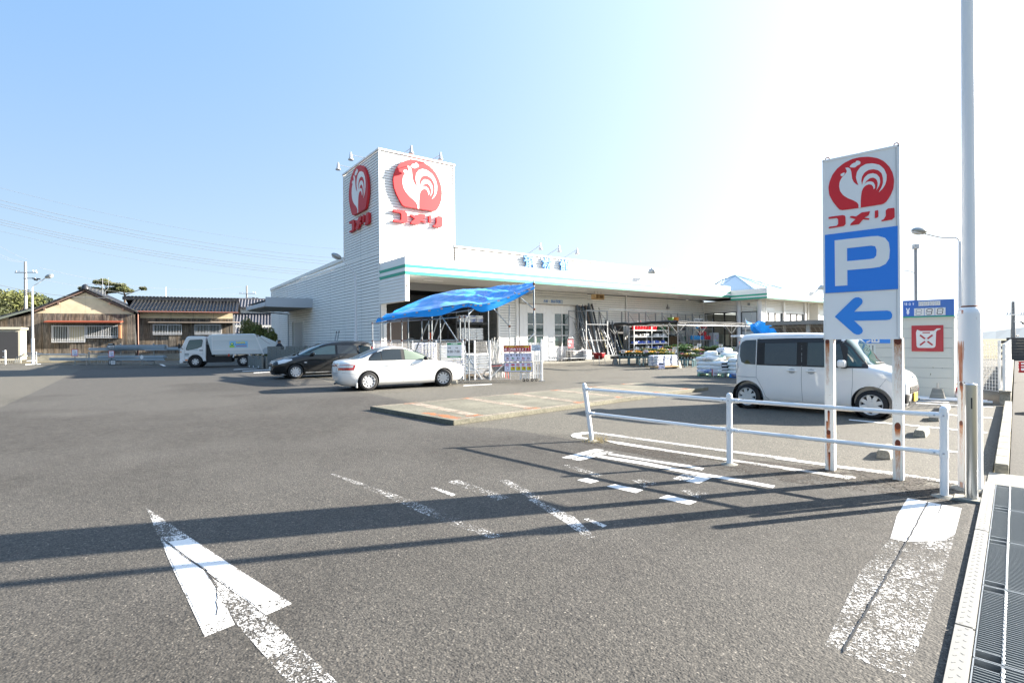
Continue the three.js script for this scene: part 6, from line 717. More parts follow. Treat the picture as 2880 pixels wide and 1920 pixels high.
// --- white box kei van
{
  const K = [[0.19, 1.58, -1.60, 0.66, 6], [0.27, 1.66, -1.67, 0.70, 6.5], [0.40, 1.69, -1.69, 0.727, 7], [0.58, 1.70, -1.695, 0.737, 7], [0.74, 1.685, -1.695, 0.738, 7], [0.86, 1.63, -1.695, 0.737, 7], [0.94, 1.52, -1.69, 0.735, 7], [1.0, 1.34, -1.69, 0.732, 7], [1.045, 1.17, -1.685, 0.728, 7], [1.10, 1.06, -1.68, 0.722, 7], [1.25, 0.955, -1.665, 0.706, 7], [1.42, 0.835, -1.645, 0.688, 7], [1.58, 0.705, -1.62, 0.668, 7], [1.66, 0.60, -1.60, 0.65, 6.5], [1.71, 0.42, -1.54, 0.60, 5.5], [1.738, 0.15, -1.40, 0.50, 5], [1.752, -0.2, -1.1, 0.3, 4]];
  const C = carSurface(K), fx = 1.115, rx = -1.34, R0 = 0.355, wy = 0.285, t = thing('box_van', 'white boxy minivan with dark windows parked behind the parking sign', 'car');
  const fr = [7.21, -10.71], re = [5.53, -12.46], d = place(t, fr, re); const mid = V3((fr[0] + re[0]) / 2, 0, (fr[1] + re[1]) / 2); const n = V3(-d.z, 0, d.x); t.position.copy(mid.addScaledVector(n, -0.665).addScaledVector(d, 0.11));
  const mB = PAINT([0.78, 0.765, 0.745]); mk('body', C.body([[fx, wy + 0.015], [rx, wy + 0.015]], R0), mB, t); liner(t, fx, wy + 0.015, 0.73, R0); liner(t, rx, wy + 0.015, 0.73, R0);
  for (const s of [1, -1]) { wheel(t, fx, wy, s * 0.655, 0.285, 0.165, 0.208, 8); wheel(t, rx, wy, s * 0.655, 0.285, 0.165, 0.208, 8);
    mk('window_surround', C.patch(C.side, s, [[-1.12, 1.02, 1.615], [-0.4, 1.015, 1.63], [0.3, 1.01, 1.63], [0.66, 1.01, 1.60], [0.80, 1.01, 1.42], [0.95, 1.01, 1.22], [1.06, 1.01, 1.05]], 0.004, 26, 12), mBlack, t);
    mk('quarter_window', C.patch(C.side, s, [[-1.53, 1.22, 1.46], [-1.48, 1.08, 1.55], [-1.38, 1.04, 1.59], [-1.14, 1.03, 1.60]], 0.008, 16, 10), mGlassDark, t);
    mk('rear_window', C.patch(C.side, s, [[-0.94, 1.045, 1.52], [-0.26, 1.04, 1.53]], 0.009), mGlassDark, t); mk('front_window', C.patch(C.side, s, [[-0.05, 1.04, 1.53], [0.4, 1.035, 1.54], [0.56, 1.03, 1.50], [0.63, 1.03, 1.2]], 0.009), MP([0.02, 0.03, 0.025], 0.04, { clearcoat: 1 }), t); mk('vent_window', C.patch(C.side, s, [[0.70, 1.05, 1.46], [0.76, 1.05, 1.40], [0.95, 1.04, 1.12]], 0.009), mGlassGreen, t);
    mk('window_visor', C.ribbon(C.side, s, [[-1.08, 1.565], [-0.2, 1.575], [0.55, 1.57]], 0.085, 0.022), M([0.02, 0.02, 0.024], 0.12), t);
    mk('door_seam', [C.ribbon(C.side, s, [[-0.17, 1.68], [-0.16, 1.02], [-0.165, 0.7], [-0.15, 0.25]], 0.009), C.ribbon(C.side, s, [[-1.12, 1.02], [-1.125, 0.74], [-1.02, 0.55], [-0.92, 0.3], [-0.85, 0.25]], 0.009), C.ribbon(C.side, s, [[0.80, 1.02], [0.80, 0.7], [0.76, 0.25]], 0.009), C.ribbon(C.side, s, [[-1.68, 0.74], [-1.125, 0.735]], 0.012), C.ribbon(C.side, s, [[-1.1, 1.60], [-1.04, 1.665], [-0.17, 1.68], [0.5, 1.675]], 0.006), C.ribbon(C.side, s, [[1.36, 0.80], [1.24, 0.62]], 0.006)], mGrey, t);
    for (const x of [-0.36, 0.03]) { mk('door_handle', put(rb(0.2, 0.032, 0.035, 0.014), x, 0.92, s * 0.755), mB, t); mk('handle_recess', C.patch(C.side, s, [[x - 0.06, 0.87, 0.95], [x, 0.85, 0.97], [x + 0.06, 0.87, 0.95]], 0.003, 8, 4), M([0.4, 0.41, 0.42], 0.4), t); }
    mk('mirror', [put(rb(0.15, 0.16, 0.2, 0.05, 0, 0, 0, 0, 0, 0, 4), 0.64, 1.10, s * 0.86)], mB, t); mk('mirror_stalk', put(bx(0.08, 0.05, 0.14), 0.66, 1.03, s * 0.78), mBlack, t);
    mk('headlight', C.patch(C.side, s, [[1.30, 0.88, 0.905], [1.42, 0.76, 0.90], [1.58, 0.70, 0.88], [1.68, 0.69, 0.84]], 0.007, 16, 6), mLens, t); mk('headlight', C.patch(C.end, 1, s > 0 ? [[0.38, 0.70, 0.80], [0.66, 0.69, 0.84]] : [[-0.66, 0.69, 0.84], [-0.38, 0.70, 0.80]], 0.007, 8, 5), mLens, t);
    mk('tail_light', C.patch(C.side, s, [[-1.69, 0.80, 1.12], [-1.64, 0.82, 1.1], [-1.56, 0.94, 0.98]], 0.008, 8, 6), mLens, t); mk('fog_lamp', C.patch(C.end, 1, s > 0 ? [[0.42, 0.34, 0.5], [0.58, 0.34, 0.52]] : [[-0.58, 0.34, 0.52], [-0.42, 0.34, 0.5]], 0.006, 5, 4), mBlack, t); }
  mk('windscreen', C.patch(C.end, 1, [[-0.63, 1.10, 1.5], [-0.5, 1.07, 1.64], [0.5, 1.07, 1.64], [0.63, 1.10, 1.5]], 0.006, 20, 10), mGlassGreen, t); mk('rear_screen', C.patch(C.end, -1, [[-0.58, 1.08, 1.56], [0.58, 1.08, 1.56]], 0.006), mGlassDark, t); mk('roof_spoiler', put(rb(0.24, 0.05, 1.2, 0.02), -1.66, 1.685, 0), mB, t);
  mk('grille', C.patch(C.end, 1, [[-0.40, 0.52, 0.66], [0.40, 0.52, 0.66]], 0.008, 10, 4), mBlack, t); for (const y of [0.55, 0.59, 0.63, 0.74, 0.78]) mk('grille_bar', C.ribbon(C.end, 1, [[-0.42, y], [0.42, y]], 0.018, 0.014), mChrome, t); mk('bumper_intake', C.patch(C.end, 1, [[-0.38, 0.27, 0.38], [0.38, 0.27, 0.38]], 0.008, 8, 3), mBlack, t);
  mk('licence_plate', put(bx(0.02, 0.165, 0.33), 1.72, 0.44, 0), M('#ffffff', 0.5, 0, { map: plateTex('#e2b419', '#151515', '580', '38-52') }), t); mk('wiper', C.ribbon(C.end, 1, [[-0.55, 1.07], [0.1, 1.1]], 0.02, 0.02), mBlack, t); mk('underbody', bx(2.6, 0.1, 1.1, 0, 0.22, 0), mBlack, t); mk('bonnet_seam', C.ribbon(C.end, 1, [[-0.6, 0.99], [0.6, 0.99]], 0.006), mGrey, t);
}
// --- garbage truck
{
  const t = thing('garbage_truck', 'white and pale grey garbage truck parked in front of the low wooden house', 'truck'); const f = V3(-20.87, 0, -35.11), r = V3(-18.21, 0, -36.09), d = f.clone().sub(r).normalize(); t.rotation.y = Math.atan2(-d.z, d.x); t.position.copy(f.clone().lerp(r, 0.5).addScaledVector(V3(-d.z, 0, d.x), 0.82)); // x forward, left side at -z
  const fx = 1.42, rx = -1.42, W = 1.74, ext = (pts, w, b = 0.03) => { const g = ex(pts, w - 2 * b, b); g.translate(0, 0, -w / 2 + b); return g; }, mW = PAINT([0.74, 0.75, 0.75], 0.35), mBody = PAINT([0.62, 0.66, 0.66], 0.4);
  // cab, its side drawn with the wheel arch cut out
  const arch = []; for (let k = 0; k <= 10; k++) { const a = k / 10 * PI; arch.push([fx + Math.cos(a) * 0.48, 0.42 + Math.sin(a) * 0.46]); } arch.reverse();
  mk('cab', ext([[0.86, 0.45], [arch[0][0], 0.45], ...arch.slice(1, -1), [arch[10][0], 0.45], [2.12, 0.45], [2.26, 0.5], [2.27, 0.9], [2.25, 1.15], [2.16, 1.32], [1.88, 1.94], [1.78, 2.0], [0.95, 2.0], [0.86, 1.95]], W, 0.05), mW, t);
  for (const s of [-1, 1]) { const z = s * (W / 2 + 0.004); const wp = [[1.92, 1.28], [1.76, 1.72], [1.70, 1.79], [1.05, 1.82], [1.0, 1.76], [1.06, 1.38], [1.3, 1.27], [1.80, 1.16], [1.92, 1.18]];
    mk('side_window', put(ex(wp, 0.01), 0, 0, s > 0 ? z : z - 0.01), M([0.12, 0.17, 0.17], 0.06), t); mk('window_seal', put(ex(wp.map(([x, y]) => [1.45 + (x - 1.45) * 1.06, 1.5 + (y - 1.5) * 1.08]), 0.004, 0, [wp]), 0, 0, s > 0 ? z : z - 0.006), mBlack, t); mk('door_handle', bx(0.2, 0.05, 0.02, 1.08, 1.12, z), mBlack, t);
    mk('door_seam', [bx(0.01, 1.0, 0.01, 0.97, 1.3, z), bx(0.01, 0.9, 0.01, 2.02, 0.95, z), bx(1.02, 0.01, 0.01, 1.5, 0.6 + 0.3, z)], mGrey, t); mk('indicator', rb(0.14, 0.08, 0.02, 0.01, 1.93, 0.5, z), mAmber, t); mk('headlight', rb(0.2, 0.28, 0.1, 0.03, 2.2, 0.86, s * (W / 2 - 0.06)), mLens, t); mk('indicator', rb(0.1, 0.12, 0.1, 0.02, 2.23, 1.02, s * (W / 2 - 0.05)), mAmber, t);
    mk('mirror', [put(rb(0.1, 0.3, 0.18, 0.03), 2.3, 1.42, s * (W / 2 + 0.14)), tb([2.1, 1.2, s * (W / 2)], [2.3, 1.4, s * (W / 2 + 0.14)], 0.015)], mBlack, t);
    const inkP = canvasTex(128, 64, (c) => { c.fillStyle = '#d3dadb'; c.fillRect(0, 0, 128, 64); c.fillStyle = '#3d4a45'; for (let k = 0; k < 8; k++) c.fillRect(22 + k * 12, 28, 8, 9); c.beginPath(); c.moveTo(2, 38); c.lineTo(10, 24); c.lineTo(18, 38); c.fill(); });
    mk('door_lettering', put(sheet(0.55, 0.12, 0, 0, 0), 1.5, 1.17, z + s * 0.002, s > 0 ? 0 : PI), M('#ffffff', 0.5, 0, { map: inkP }), t); const inkQ = canvasTex(64, 64, (c) => { c.fillStyle = '#d3dadb'; c.fillRect(0, 0, 64, 64); c.fillStyle = '#222'; for (let k = 0; k < 4; k++) for (let j = 0; j < 2; j++) c.fillRect(6 + k * 13, 8 + j * 14, 10, 11); c.fillRect(12, 44, 40, 5); }); mk('door_lettering', put(sheet(0.3, 0.26, 0, 0, 0), 1.9, 0.83, z + s * 0.002, s > 0 ? 0 : PI), M('#ffffff', 0.5, 0, { map: inkQ }), t); }
  mk('windscreen', put(bx(0.02, 0.6, 1.5), 2.055, 1.62, 0, 0, 0, 0.42), mGlassGreen, t); mk('bumper', rb(0.2, 0.26, W + 0.04, 0.04, 2.22, 0.42, 0), mW, t); mk('grille', bx(0.03, 0.12, 1.1, 2.265, 1.08, 0), mBlack, t);
  mk('chassis', [bx(4.6, 0.14, 0.7, -0.4, 0.62, 0), bx(1.6, 0.4, 1.4, 0.1, 0.5, 0), bx(0.35, 0.9, 1.3, 0.68, 1.05, 0)], mBlack, t); mk('marker_lamp', bx(0.1, 0.16, 0.03, -0.55, 0.78, -0.86), M([0.5, 0.05, 0.02], 0.5), t);
  // packer body with its tailgate
  mk('packer_body', ext([[0.42, 0.86], [0.50, 1.9], [0.42, 2.12], [-2.05, 2.16], [-2.15, 2.1], [-2.6, 0.92], [-2.55, 0.86]], W, 0.05), mBody, t); mk('bulkhead', ext([[0.5, 1.0], [0.72, 1.9], [0.62, 2.1], [0.42, 2.14], [0.42, 1.0]], W - 0.2, 0.02), mBody, t);
  for (const s of [-1, 1]) { const z = s * (W / 2 + 0.005); mk('body_rib', [bx(2.55, 0.05, 0.03, -0.85, 1.82, z), bx(2.75, 0.06, 0.03, -1.0, 1.14, z), put(bx(0.09, 1.45, 0.05), -2.42, 1.45, z, 0, 0, -0.36), put(bx(0.05, 1.0, 0.03), 0.42, 1.5, z)], mW, t);
    mk('tailgate', put(ex([[-2.3, 1.98], [-2.62, 2.02], [-3.5, 1.56], [-3.55, 1.32], [-3.4, 1.26], [-2.72, 1.24], [-2.52, 0.9], [-2.35, 1.3]], 0.06, 0.01), 0, 0, s > 0 ? z - 0.04 : z), mBody, t); mk('hopper', put(ex([[-2.68, 1.22], [-3.5, 1.26], [-3.42, 0.95], [-3.1, 0.82], [-2.62, 0.84]], 0.05, 0.01), 0, 0, s > 0 ? z - 0.06 : z + 0.01), M([0.48, 0.52, 0.53], 0.5), t); mk('hydraulic_ram', tb([-2.5, 1.95, z], [-3.1, 1.5, z], 0.035), mSteel, t); mk('work_mirror', put(rb(0.14, 0.26, 0.04, 0.03), -3.55, 1.62, z), mPole, t);
    mk('fender', put(tube([[rx + 0.62, 0.62, 0], [rx + 0.48, 0.92, 0], [rx - 0.2, 0.94, 0], [rx - 0.5, 0.6, 0]], 0.05, 20), 0, 0, s * 0.82), mW, t); }
  mk('hopper_deck', [bx(0.9, 0.06, W - 0.2, -3.0, 0.84, 0), put(bx(1.2, 0.05, W - 0.16), -3.05, 1.8, 0, 0, 0, 0.46), bx(0.06, 0.5, W - 0.2, -3.45, 1.05, 0)], mBody, t);
  const ad = canvasTex(256, 96, (c) => { c.fillStyle = '#8fc6e6'; c.fillRect(0, 0, 256, 96); c.fillStyle = '#9fd04a'; c.fillRect(0, 66, 70, 30); c.fillStyle = '#e9d53a'; for (let k = 0; k < 6; k++) c.fillRect(92 + k * 22, 10 + (k % 2) * 4, 18, 22); c.fillStyle = '#2a5fae'; for (let k = 0; k < 9; k++) c.fillRect(80 + k * 18, 44, 13, 13); c.fillStyle = '#c23a3a'; for (let k = 0; k < 11; k++) c.fillRect(90 + k * 14, 70, 9, 14); c.fillStyle = '#3a8f4a'; c.beginPath(); c.arc(36, 44, 22, 0, 7); c.fill(); c.fillStyle = '#f4ee8a'; c.beginPath(); c.arc(36, 40, 13, 0, 7); c.fill(); });
  for (const s of [-1, 1]) mk('advert_panel', put(sheet(1.1, 0.42, 0, 0, 0), -1.15, 1.5, s * (W / 2 + 0.012), s > 0 ? 0 : PI), M('#ffffff', 0.5, 0, { map: ad }), t);
  for (const s of [-1, 1]) { wheel(t, fx, 0.385, s * 0.74, 0.385, 0.22, 0.21, 6); wheel(t, rx, 0.385, s * 0.72, 0.385, 0.3, 0.21, 6); }
  for (const [x, R0] of [[fx, 0.45]]) mk('wheel_well', [put(NI(new THREE.CylinderGeometry(R0, R0, 1.5, 24, 1, true)), x, 0.42, 0, 0, PI / 2), put(bx(0.8, 0.7, 1.2), x, 0.6, 0)], mBlack, t);
}
// person in a dark cap working behind the block stacks
{
  const t = thing('person', 'person in a dark cap and dark jacket standing behind the stacked blocks', 'person', [-15.98, 0, -36.6], -0.3);
  const g = []; const cap = (p, q, r0, r1) => { g.push(tb(p, q, r0, 10, r1), sph(r1, ...q, 10)); };
  cap([0, 0.85, 0], [0, 1.35, 0], 0.17, 0.19); cap([0, 1.38, 0], [0, 1.5, 0.01], 0.07, 0.06); cap([0.09, 0.88, 0], [0.1, 0.08, 0.02], 0.1, 0.06); cap([-0.09, 0.88, 0], [-0.1, 0.08, -0.02], 0.1, 0.06); cap([0.2, 1.36, 0], [0.27, 1.08, 0.05], 0.07, 0.05); cap([0.27, 1.08, 0.05], [0.24, 0.85, 0.18], 0.05, 0.04); cap([-0.2, 1.36, 0], [-0.27, 1.08, 0.05], 0.07, 0.05); cap([-0.27, 1.08, 0.05], [-0.24, 0.85, 0.18], 0.05, 0.04); g.push(sph(0.11, 0, 1.36, 0, 12), bx(0.4, 0.1, 0.2, 0, 1.36, 0), bx(0.1, 0.07, 0.24, 0.1, 0.04, 0.06), bx(0.1, 0.07, 0.24, -0.1, 0.04, 0.06));
  mk('body', g, M([0.03, 0.032, 0.04], 0.9), t); mk('head', [put(NI(new THREE.SphereGeometry(0.105, 18, 14).scale(0.9, 1.12, 1)), 0, 1.62, 0.015), put(NI(new THREE.ConeGeometry(0.02, 0.05, 6)), 0, 1.615, 0.125, 0, -0.5), sph(0.022, 0.097, 1.61, 0.0), sph(0.022, -0.097, 1.61, 0.0)], M([0.40, 0.24, 0.17], 0.7), t); mk('cap', [put(NI(new THREE.SphereGeometry(0.113, 16, 8, 0, 7, 0, PI / 2).scale(0.93, 0.95, 1.02)), 0, 1.655, 0.01), put(NI(new THREE.CylinderGeometry(0.09, 0.09, 0.012, 14)), 0, 1.665, 0.10)], mBlack, t); for (const s of [-1, 1]) mk('hand', sph(0.042, s * 0.24, 0.83, 0.2), M([0.40, 0.24, 0.17], 0.7), t);
}
// ---------- yard in front of the loading bay ----------
const pipeM = mGalv;
function quadSurf(E0, E1, nu, nv, amp, seed, thick = 0.006) { // cloth between two edge polylines, with folds
  const n = vnoise(seed), c0 = new THREE.CatmullRomCurve3(E0.map(toV)), c1 = new THREE.CatmullRomCurve3(E1.map(toV)); const g = new THREE.PlaneGeometry(1, 1, nu, nv), p = g.attributes.position;
  for (let i = 0; i < p.count; i++) { const u = p.getX(i) + 0.5, v = p.getY(i) + 0.5, q = c0.getPoint(u).lerp(c1.getPoint(u), v); const f = Math.sin(v * PI); q.y += amp * ((n(u * 7 + v * 5, v * 2.2, 64) - 0.5) * 1.3 + (n(u * 19 + v * 9, v * 4, 64) - 0.5) * 0.6 + (n(u * 40, v * 22, 64) - 0.5) * 0.25) * (0.45 + 0.55 * f) - 0.05 * f * Math.abs(Math.sin(u * PI * 3)); p.setXYZ(i, q.x, q.y, q.z); }
  g.computeVertexNormals(); return g;
}
const mTarp = new THREE.MeshPhysicalMaterial({ color: col([0.004, 0.33, 0.84]), roughness: 0.6, side: THREE.DoubleSide, transmission: 0.15, thickness: 0 });
{
  const t = thing('blue_tarp', 'big crumpled bright blue tarpaulin sloping over the yard frame', 'tarpaulin');
  mk('sheet', quadSurf([[-6.15, 2.64, -24.3], [-4.6, 2.86, -23.4], [-3.0, 3.0, -22.3], [-1.75, 3.12, -21.6], [-1.2, 3.08, -21.3], [-0.2, 3.38, -21.6], [0.95, 3.82, -22]], [[-5.6, 3.2, -26.2], [-4.2, 4.0, -28], [-2.7, 4.25, -27.6], [-1.2, 4.34, -27.2], [0.0, 4.36, -26.6], [1.07, 4.42, -26]], 90, 36, 0.24, 71), mTarp, t);
  mk('hem', quadSurf([[-6.15, 2.64, -24.3], [-4.6, 2.86, -23.4], [-3.0, 3.0, -22.3], [-1.75, 3.12, -21.6], [-1.2, 3.08, -21.3], [-0.2, 3.38, -21.6], [0.95, 3.82, -22]], [[-6.2, 2.5, -24.28], [-4.6, 2.66, -23.3], [-3.0, 2.68, -22.2], [-1.75, 2.98, -21.5], [-1.2, 2.75, -21.2], [-0.2, 3.12, -21.5], [0.95, 3.74, -21.9]], 80, 4, 0.06, 73), mTarp, t);
  for (let k = 0; k < 16; k++) { const u = (k + 0.5) / 16, c = new THREE.CatmullRomCurve3([[-6.15, 2.64, -24.3], [-4.6, 2.86, -23.4], [-3.0, 3.0, -22.3], [-1.75, 3.12, -21.6], [-1.2, 3.08, -21.3], [-0.2, 3.38, -21.6], [0.95, 3.82, -22]].map(toV)).getPoint(u); mk('eyelet_patch', bx(0.1, 0.05, 0.02, c.x, c.y - 0.05, c.z + 0.05, 0.3, 0, 0.15), M([0.45, 0.33, 0.28], 0.7), t); }
  const f = thing('tarp_frame', 'frame of galvanised scaffold pipes holding up the blue tarpaulin', 'frame'); const P = (p, q, r = 0.025) => mk('pipe', tb(p, q, r, 8), pipeM, f), J = (p) => mk('clamp', rb(0.09, 0.09, 0.09, 0.02, ...p), mRust, f);
  const posts = [[-5.9, -24.4, 2.5], [-4.55, -23.4, 2.65], [-3.0, -22.3, 2.72], [-1.75, -21.6, 2.9], [-0.1, -21.9, 3.1], [0.93, -22.1, 4.15], [1.07, -26, 4.3], [-1.2, -27.2, 4.0], [-4.2, -28, 3.75]]; for (const [x, z, h] of posts) P([x, 0, z], [x, h, z]);
  P([-5.9, 2.5, -24.4], [-1.75, 2.85, -21.6]); P([-1.75, 2.85, -21.6], [0.93, 3.62, -22.1]); P([-4.2, 3.75, -28], [1.07, 4.15, -26]); P([0.93, 3.62, -22.1], [1.07, 4.15, -26]); P([-1.75, 2.7, -21.6], [-1.2, 3.95, -27.2]); P([-5.9, 2.4, -24.4], [-4.2, 3.6, -28]);
  P([-3.1, 2.9, -22.35], [-1.2, 0.1, -21.1]); P([-0.9, 3.1, -21.7], [-0.1, 2.2, -21.9]); P([0.1, 3.6, -22], [0.93, 2.9, -22.1]); P([0.93, 1.9, -22.1], [-0.9, 0.12, -20.95]); P([-4.3, 0.1, -25], [-3.4, 2.6, -24.4]); P([-4.0, 0.5, -25], [-3.0, 2.5, -24]); P([-4.55, 0.7, -23.9], [-3.7, 2.4, -23.4]);
  for (const p of [[0.93, 3.95, -22.1], [0.93, 2.9, -22.1], [-0.1, 2.2, -21.9], [-1.75, 3.0, -21.6]]) J(p);
  const r = thing('pipe_railing', 'two-tier galvanised pipe railing running back to the shop corner', 'railing'), A = [-1.9, -21.5], B = [-7.35, -28.1], L = (t, h) => [A[0] + (B[0] - A[0]) * t, h, A[1] + (B[1] - A[1]) * t];
  for (const h of [2.58, 1.65]) mk('rail', tb(L(-0.02, h), L(1.02, h), 0.026, 8), pipeM, r); for (const tt of [0, 0.04, 0.3, 0.33, 0.4, 0.62, 0.76, 1]) { mk('upright', tb(L(tt, 0), L(tt, 2.64), 0.025, 8), pipeM, r); for (const h of [2.58, 1.65]) mk('clamp', rb(0.08, 0.08, 0.08, 0.02, ...L(tt, h)), mRust, r); }
  // fences
  meshFence('yard_fence', 'white wire mesh fence behind the white sedan', [-7.2, 0, -27.6], [-1.98, 0, -21.35], 0.1, 1.5, 130, 9, [1, 1], 'yard fence sections'); meshFence('yard_fence', 'short white mesh fence section at the yard corner post', [-1.5, 0, -21.2], [-0.9, 0, -20.95], 0.1, 1.5, 13, 9, [1, 1], 'yard fence sections'); meshFence('yard_fence', 'white mesh fence section carrying the poster boards', [-0.86, 0, -20.94], [0.32, 0, -20.93], 0.1, 1.5, 24, 9, [1, 1], 'yard fence sections');
  const gt = thing('folding_gate', 'folded white accordion gate on casters at the fence end', 'gate', [0.34, 0, -20.9], 0.32); for (let k = 0; k < 13; k++) mk('gate_bar', rb(0.03, 1.42, 0.03, 0.006, 0.04 + k * 0.065, 0.82, rr(-0.04, 0.04)), mWhite, gt); for (const y of [0.3, 0.8, 1.4]) mk('gate_link', bx(0.84, 0.03, 0.012, 0.44, y, 0.03), mWhite, gt); mk('end_post', rb(0.07, 1.66, 0.07, 0.01, 0.88, 0.83, 0), mWhite, gt); mk('end_foot', bx(0.2, 0.02, 0.2, 0.88, 0.012, 0), mGalv, gt); for (const x of [0.1, 0.25, 0.45, 0.62]) mk('caster', put(NI(new THREE.TorusGeometry(0.045, 0.02, 8, 16)), x, 0.065, 0.06, 0.3), mRubber, gt);
  const board = (name, label, x0, x1, y0, y1, z, w, h, draw, edge) => { const t = thing(name, label, 'poster board', [0, 0, 0]); mk('backing', bx(x1 - x0 + 0.03, y1 - y0 + 0.03, 0.015, (x0 + x1) / 2, (y0 + y1) / 2, z), edge || mWhite, t); mk('print', sheet(x1 - x0, y1 - y0, (x0 + x1) / 2, (y0 + y1) / 2, z + 0.009), M('#ffffff', 0.5, 0, { map: canvasTex(w, h, draw) }), t); return t; };
  board('poster_board', 'red banner with yellow and white lettering on the yard fence', -0.33, 0.73, 1.17, 1.42, -20.86, 512, 120, (c) => { c.fillStyle = '#b01c26'; c.fillRect(0, 0, 512, 120); inkText(c, '山陽小野田市プレミアム付商品券', 20, 8, 27, 4, '#e8e23c', 31); c.strokeStyle = '#fff'; c.lineWidth = 4; c.strokeRect(14, 52, 48, 36); inkText(c, '品', 24, 56, 26, 4, '#fff'); inkText(c, 'ご利用できます！', 78, 50, 40, 6, '#fff', 53); c.fillStyle = '#fff'; for (let k = 0; k < 40; k++) c.fillRect(14 + k * 12, 101, 8, 8); });
  board('poster_board', 'white poster board with dark heading in the middle of the fence', -0.3, 0.76, 0.80, 1.11, -20.86, 512, 150, (c) => { c.fillStyle = '#dcdcf0'; c.fillRect(0, 0, 512, 150); inkText(c, '取り置きサービス', 112, 14, 36, 5, '#3a3a4a', 50); c.fillStyle = '#4a4a5a'; c.beginPath(); c.ellipse(55, 50, 36, 24, 0, 0, 7); c.stroke(); c.fillRect(30, 40, 50, 14); for (let k = 0; k < 5; k++) { c.fillStyle = ['#8a5050', '#4a8a5a', '#666a80', '#b05060', '#556'][k]; c.fillRect(20 + k * 98 + 20, 72, 24, 34); c.fillRect(20 + k * 98 + 50, 84, 18, 22); c.fillStyle = '#c98a8a'; c.fillRect(18 + k * 98, 118, 66, 10); } }, mDark);
  board('poster_board', 'white poster board with four yellow boxes lowest on the fence', -0.3, 0.78, 0.405, 0.74, -20.86, 512, 160, (c) => { c.fillStyle = '#dcdcf0'; c.fillRect(0, 0, 512, 160); c.fillStyle = '#c23a44'; for (let k = 0; k < 5; k++) for (let j = 0; j < 2; j++) if (k !== 1) c.fillRect(18 + k * 100, 18 + j * 22, k % 2 ? 50 : 62, 14); c.beginPath(); c.ellipse(155, 34, 38, 18, 0, 0, 7); c.fill(); for (let k = 1; k < 5; k++) { c.fillStyle = '#d9cf2e'; c.fillRect(14 + k * 100, 70, 80, 70); c.fillStyle = '#c25a20'; c.fillRect(40 + k * 100, 74, 44, 18); c.fillRect(52 + k * 100, 96, 30, 14); c.fillStyle = '#8a9a20'; c.fillRect(24 + k * 100, 120, 60, 12); } c.fillStyle = '#556'; c.fillRect(40, 70, 34, 60); c.fillStyle = '#eef'; c.fillRect(45, 76, 24, 44); }, mBlack);
  board('notice_board', 'small pale blue notice board beside the red banner', 0.77, 1.09, 1.22, 1.43, -20.72, 128, 84, (c) => { c.fillStyle = '#dfe7f2'; c.fillRect(0, 0, 128, 84); c.strokeStyle = '#5a7aa8'; c.lineWidth = 4; c.strokeRect(2, 2, 124, 80); c.fillStyle = '#3c4a66'; for (let k = 0; k < 8; k++) c.fillRect(30 + k * 9, 12, 6, 6); for (let k = 0; k < 12; k++) c.fillRect(14 + k * 8, 28, 6, 5); inkText(c, '全営業時', 44, 44, 17, 3, '#2c3a56', 19); c.fillRect(12, 70, 90, 4); });
  board('hours_sign', 'grey opening hours board with green bands on the fence', -2.6, -2.03, 0.96, 1.54, -21.3, 256, 280, (c) => { c.fillStyle = '#c3c7cc'; c.fillRect(0, 0, 256, 280); c.fillStyle = '#1d7a46'; c.fillRect(0, 0, 256, 36); c.fillRect(0, 254, 256, 26); inkText(c, '営業時間', 70, 6, 24, 3, '#fff', 30); c.fillStyle = '#222'; inkText(c, '午前', 18, 84, 24, 4, '#333', 27); inkText(c, '午後', 150, 84, 24, 4, '#333', 27); c.font = 'bold 64px sans-serif'; c.save(); c.translate(6, 190); c.scale(0.78, 1.05); c.fillText('9:00~7:00', 0, 0); c.restore(); c.fillStyle = '#dfe'; for (let k = 0; k < 14; k++) c.fillRect(56 + k * 11, 262, 7, 9); }).rotation.y = 0;
}
// bags: a plump sack, shared by all stacks
const sack = (w, h, d, seed) => { const n = vnoise(seed), g = new THREE.SphereGeometry(1, 20, 12), p = g.attributes.position; for (let i = 0; i < p.count; i++) { let x = p.getX(i), y = p.getY(i), z = p.getZ(i); const sq = (v, e) => Math.sign(v) * Math.pow(Math.abs(v), e); x = sq(x, 0.45); z = sq(z, 0.5); y = sq(y, 0.8); const k = 1 + 0.12 * (n(x * 3 + 9, z * 3 + 9 + y, 32) - 0.5); p.setXYZ(i, x * w / 2 * (1 - 0.1 * (1 - Math.abs(y)) * 0), y * h / 2 * k + 0.06 * h * (n(x * 4 + 5, z * 4 + 5, 32) - 0.5), z * d / 2 * k); } g.computeVertexNormals(); return g; };
const sackA = sack(0.62, 0.125, 0.42, 3), sackB = sack(0.72, 0.2, 0.46, 5), sackC = sack(0.50, 0.09, 0.36, 7);
function bagThing(name, label, geo, mat, pos, ry, group, tilt = 0) { const m = new THREE.Mesh(geo, mat); m.name = numbered(name); m.castShadow = m.receiveShadow = true; m.position.copy(toV(pos)); m.rotation.set(tilt, ry, rr(-0.03, 0.03)); m.userData = { label, category: 'bag', group }; scene.add(m); return m; }
function pallet(pos, ry, mat, label) { const t = thing('pallet', label, 'pallet', pos, ry); for (let k = 0; k < 6; k++) mk('deck_board', rb(1.1, 0.022, 0.14, 0.004, 0, 0.131, -0.46 + k * 0.184), mat, t); for (const x of [-0.5, 0, 0.5]) mk('bearer', rb(0.1, 0.1, 1.08, 0.006, x, 0.068, 0), mat, t); for (const z of [-0.45, 0.45]) mk('base_board', bx(1.1, 0.016, 0.12, 0, 0.009, z), mat, t); return t; }
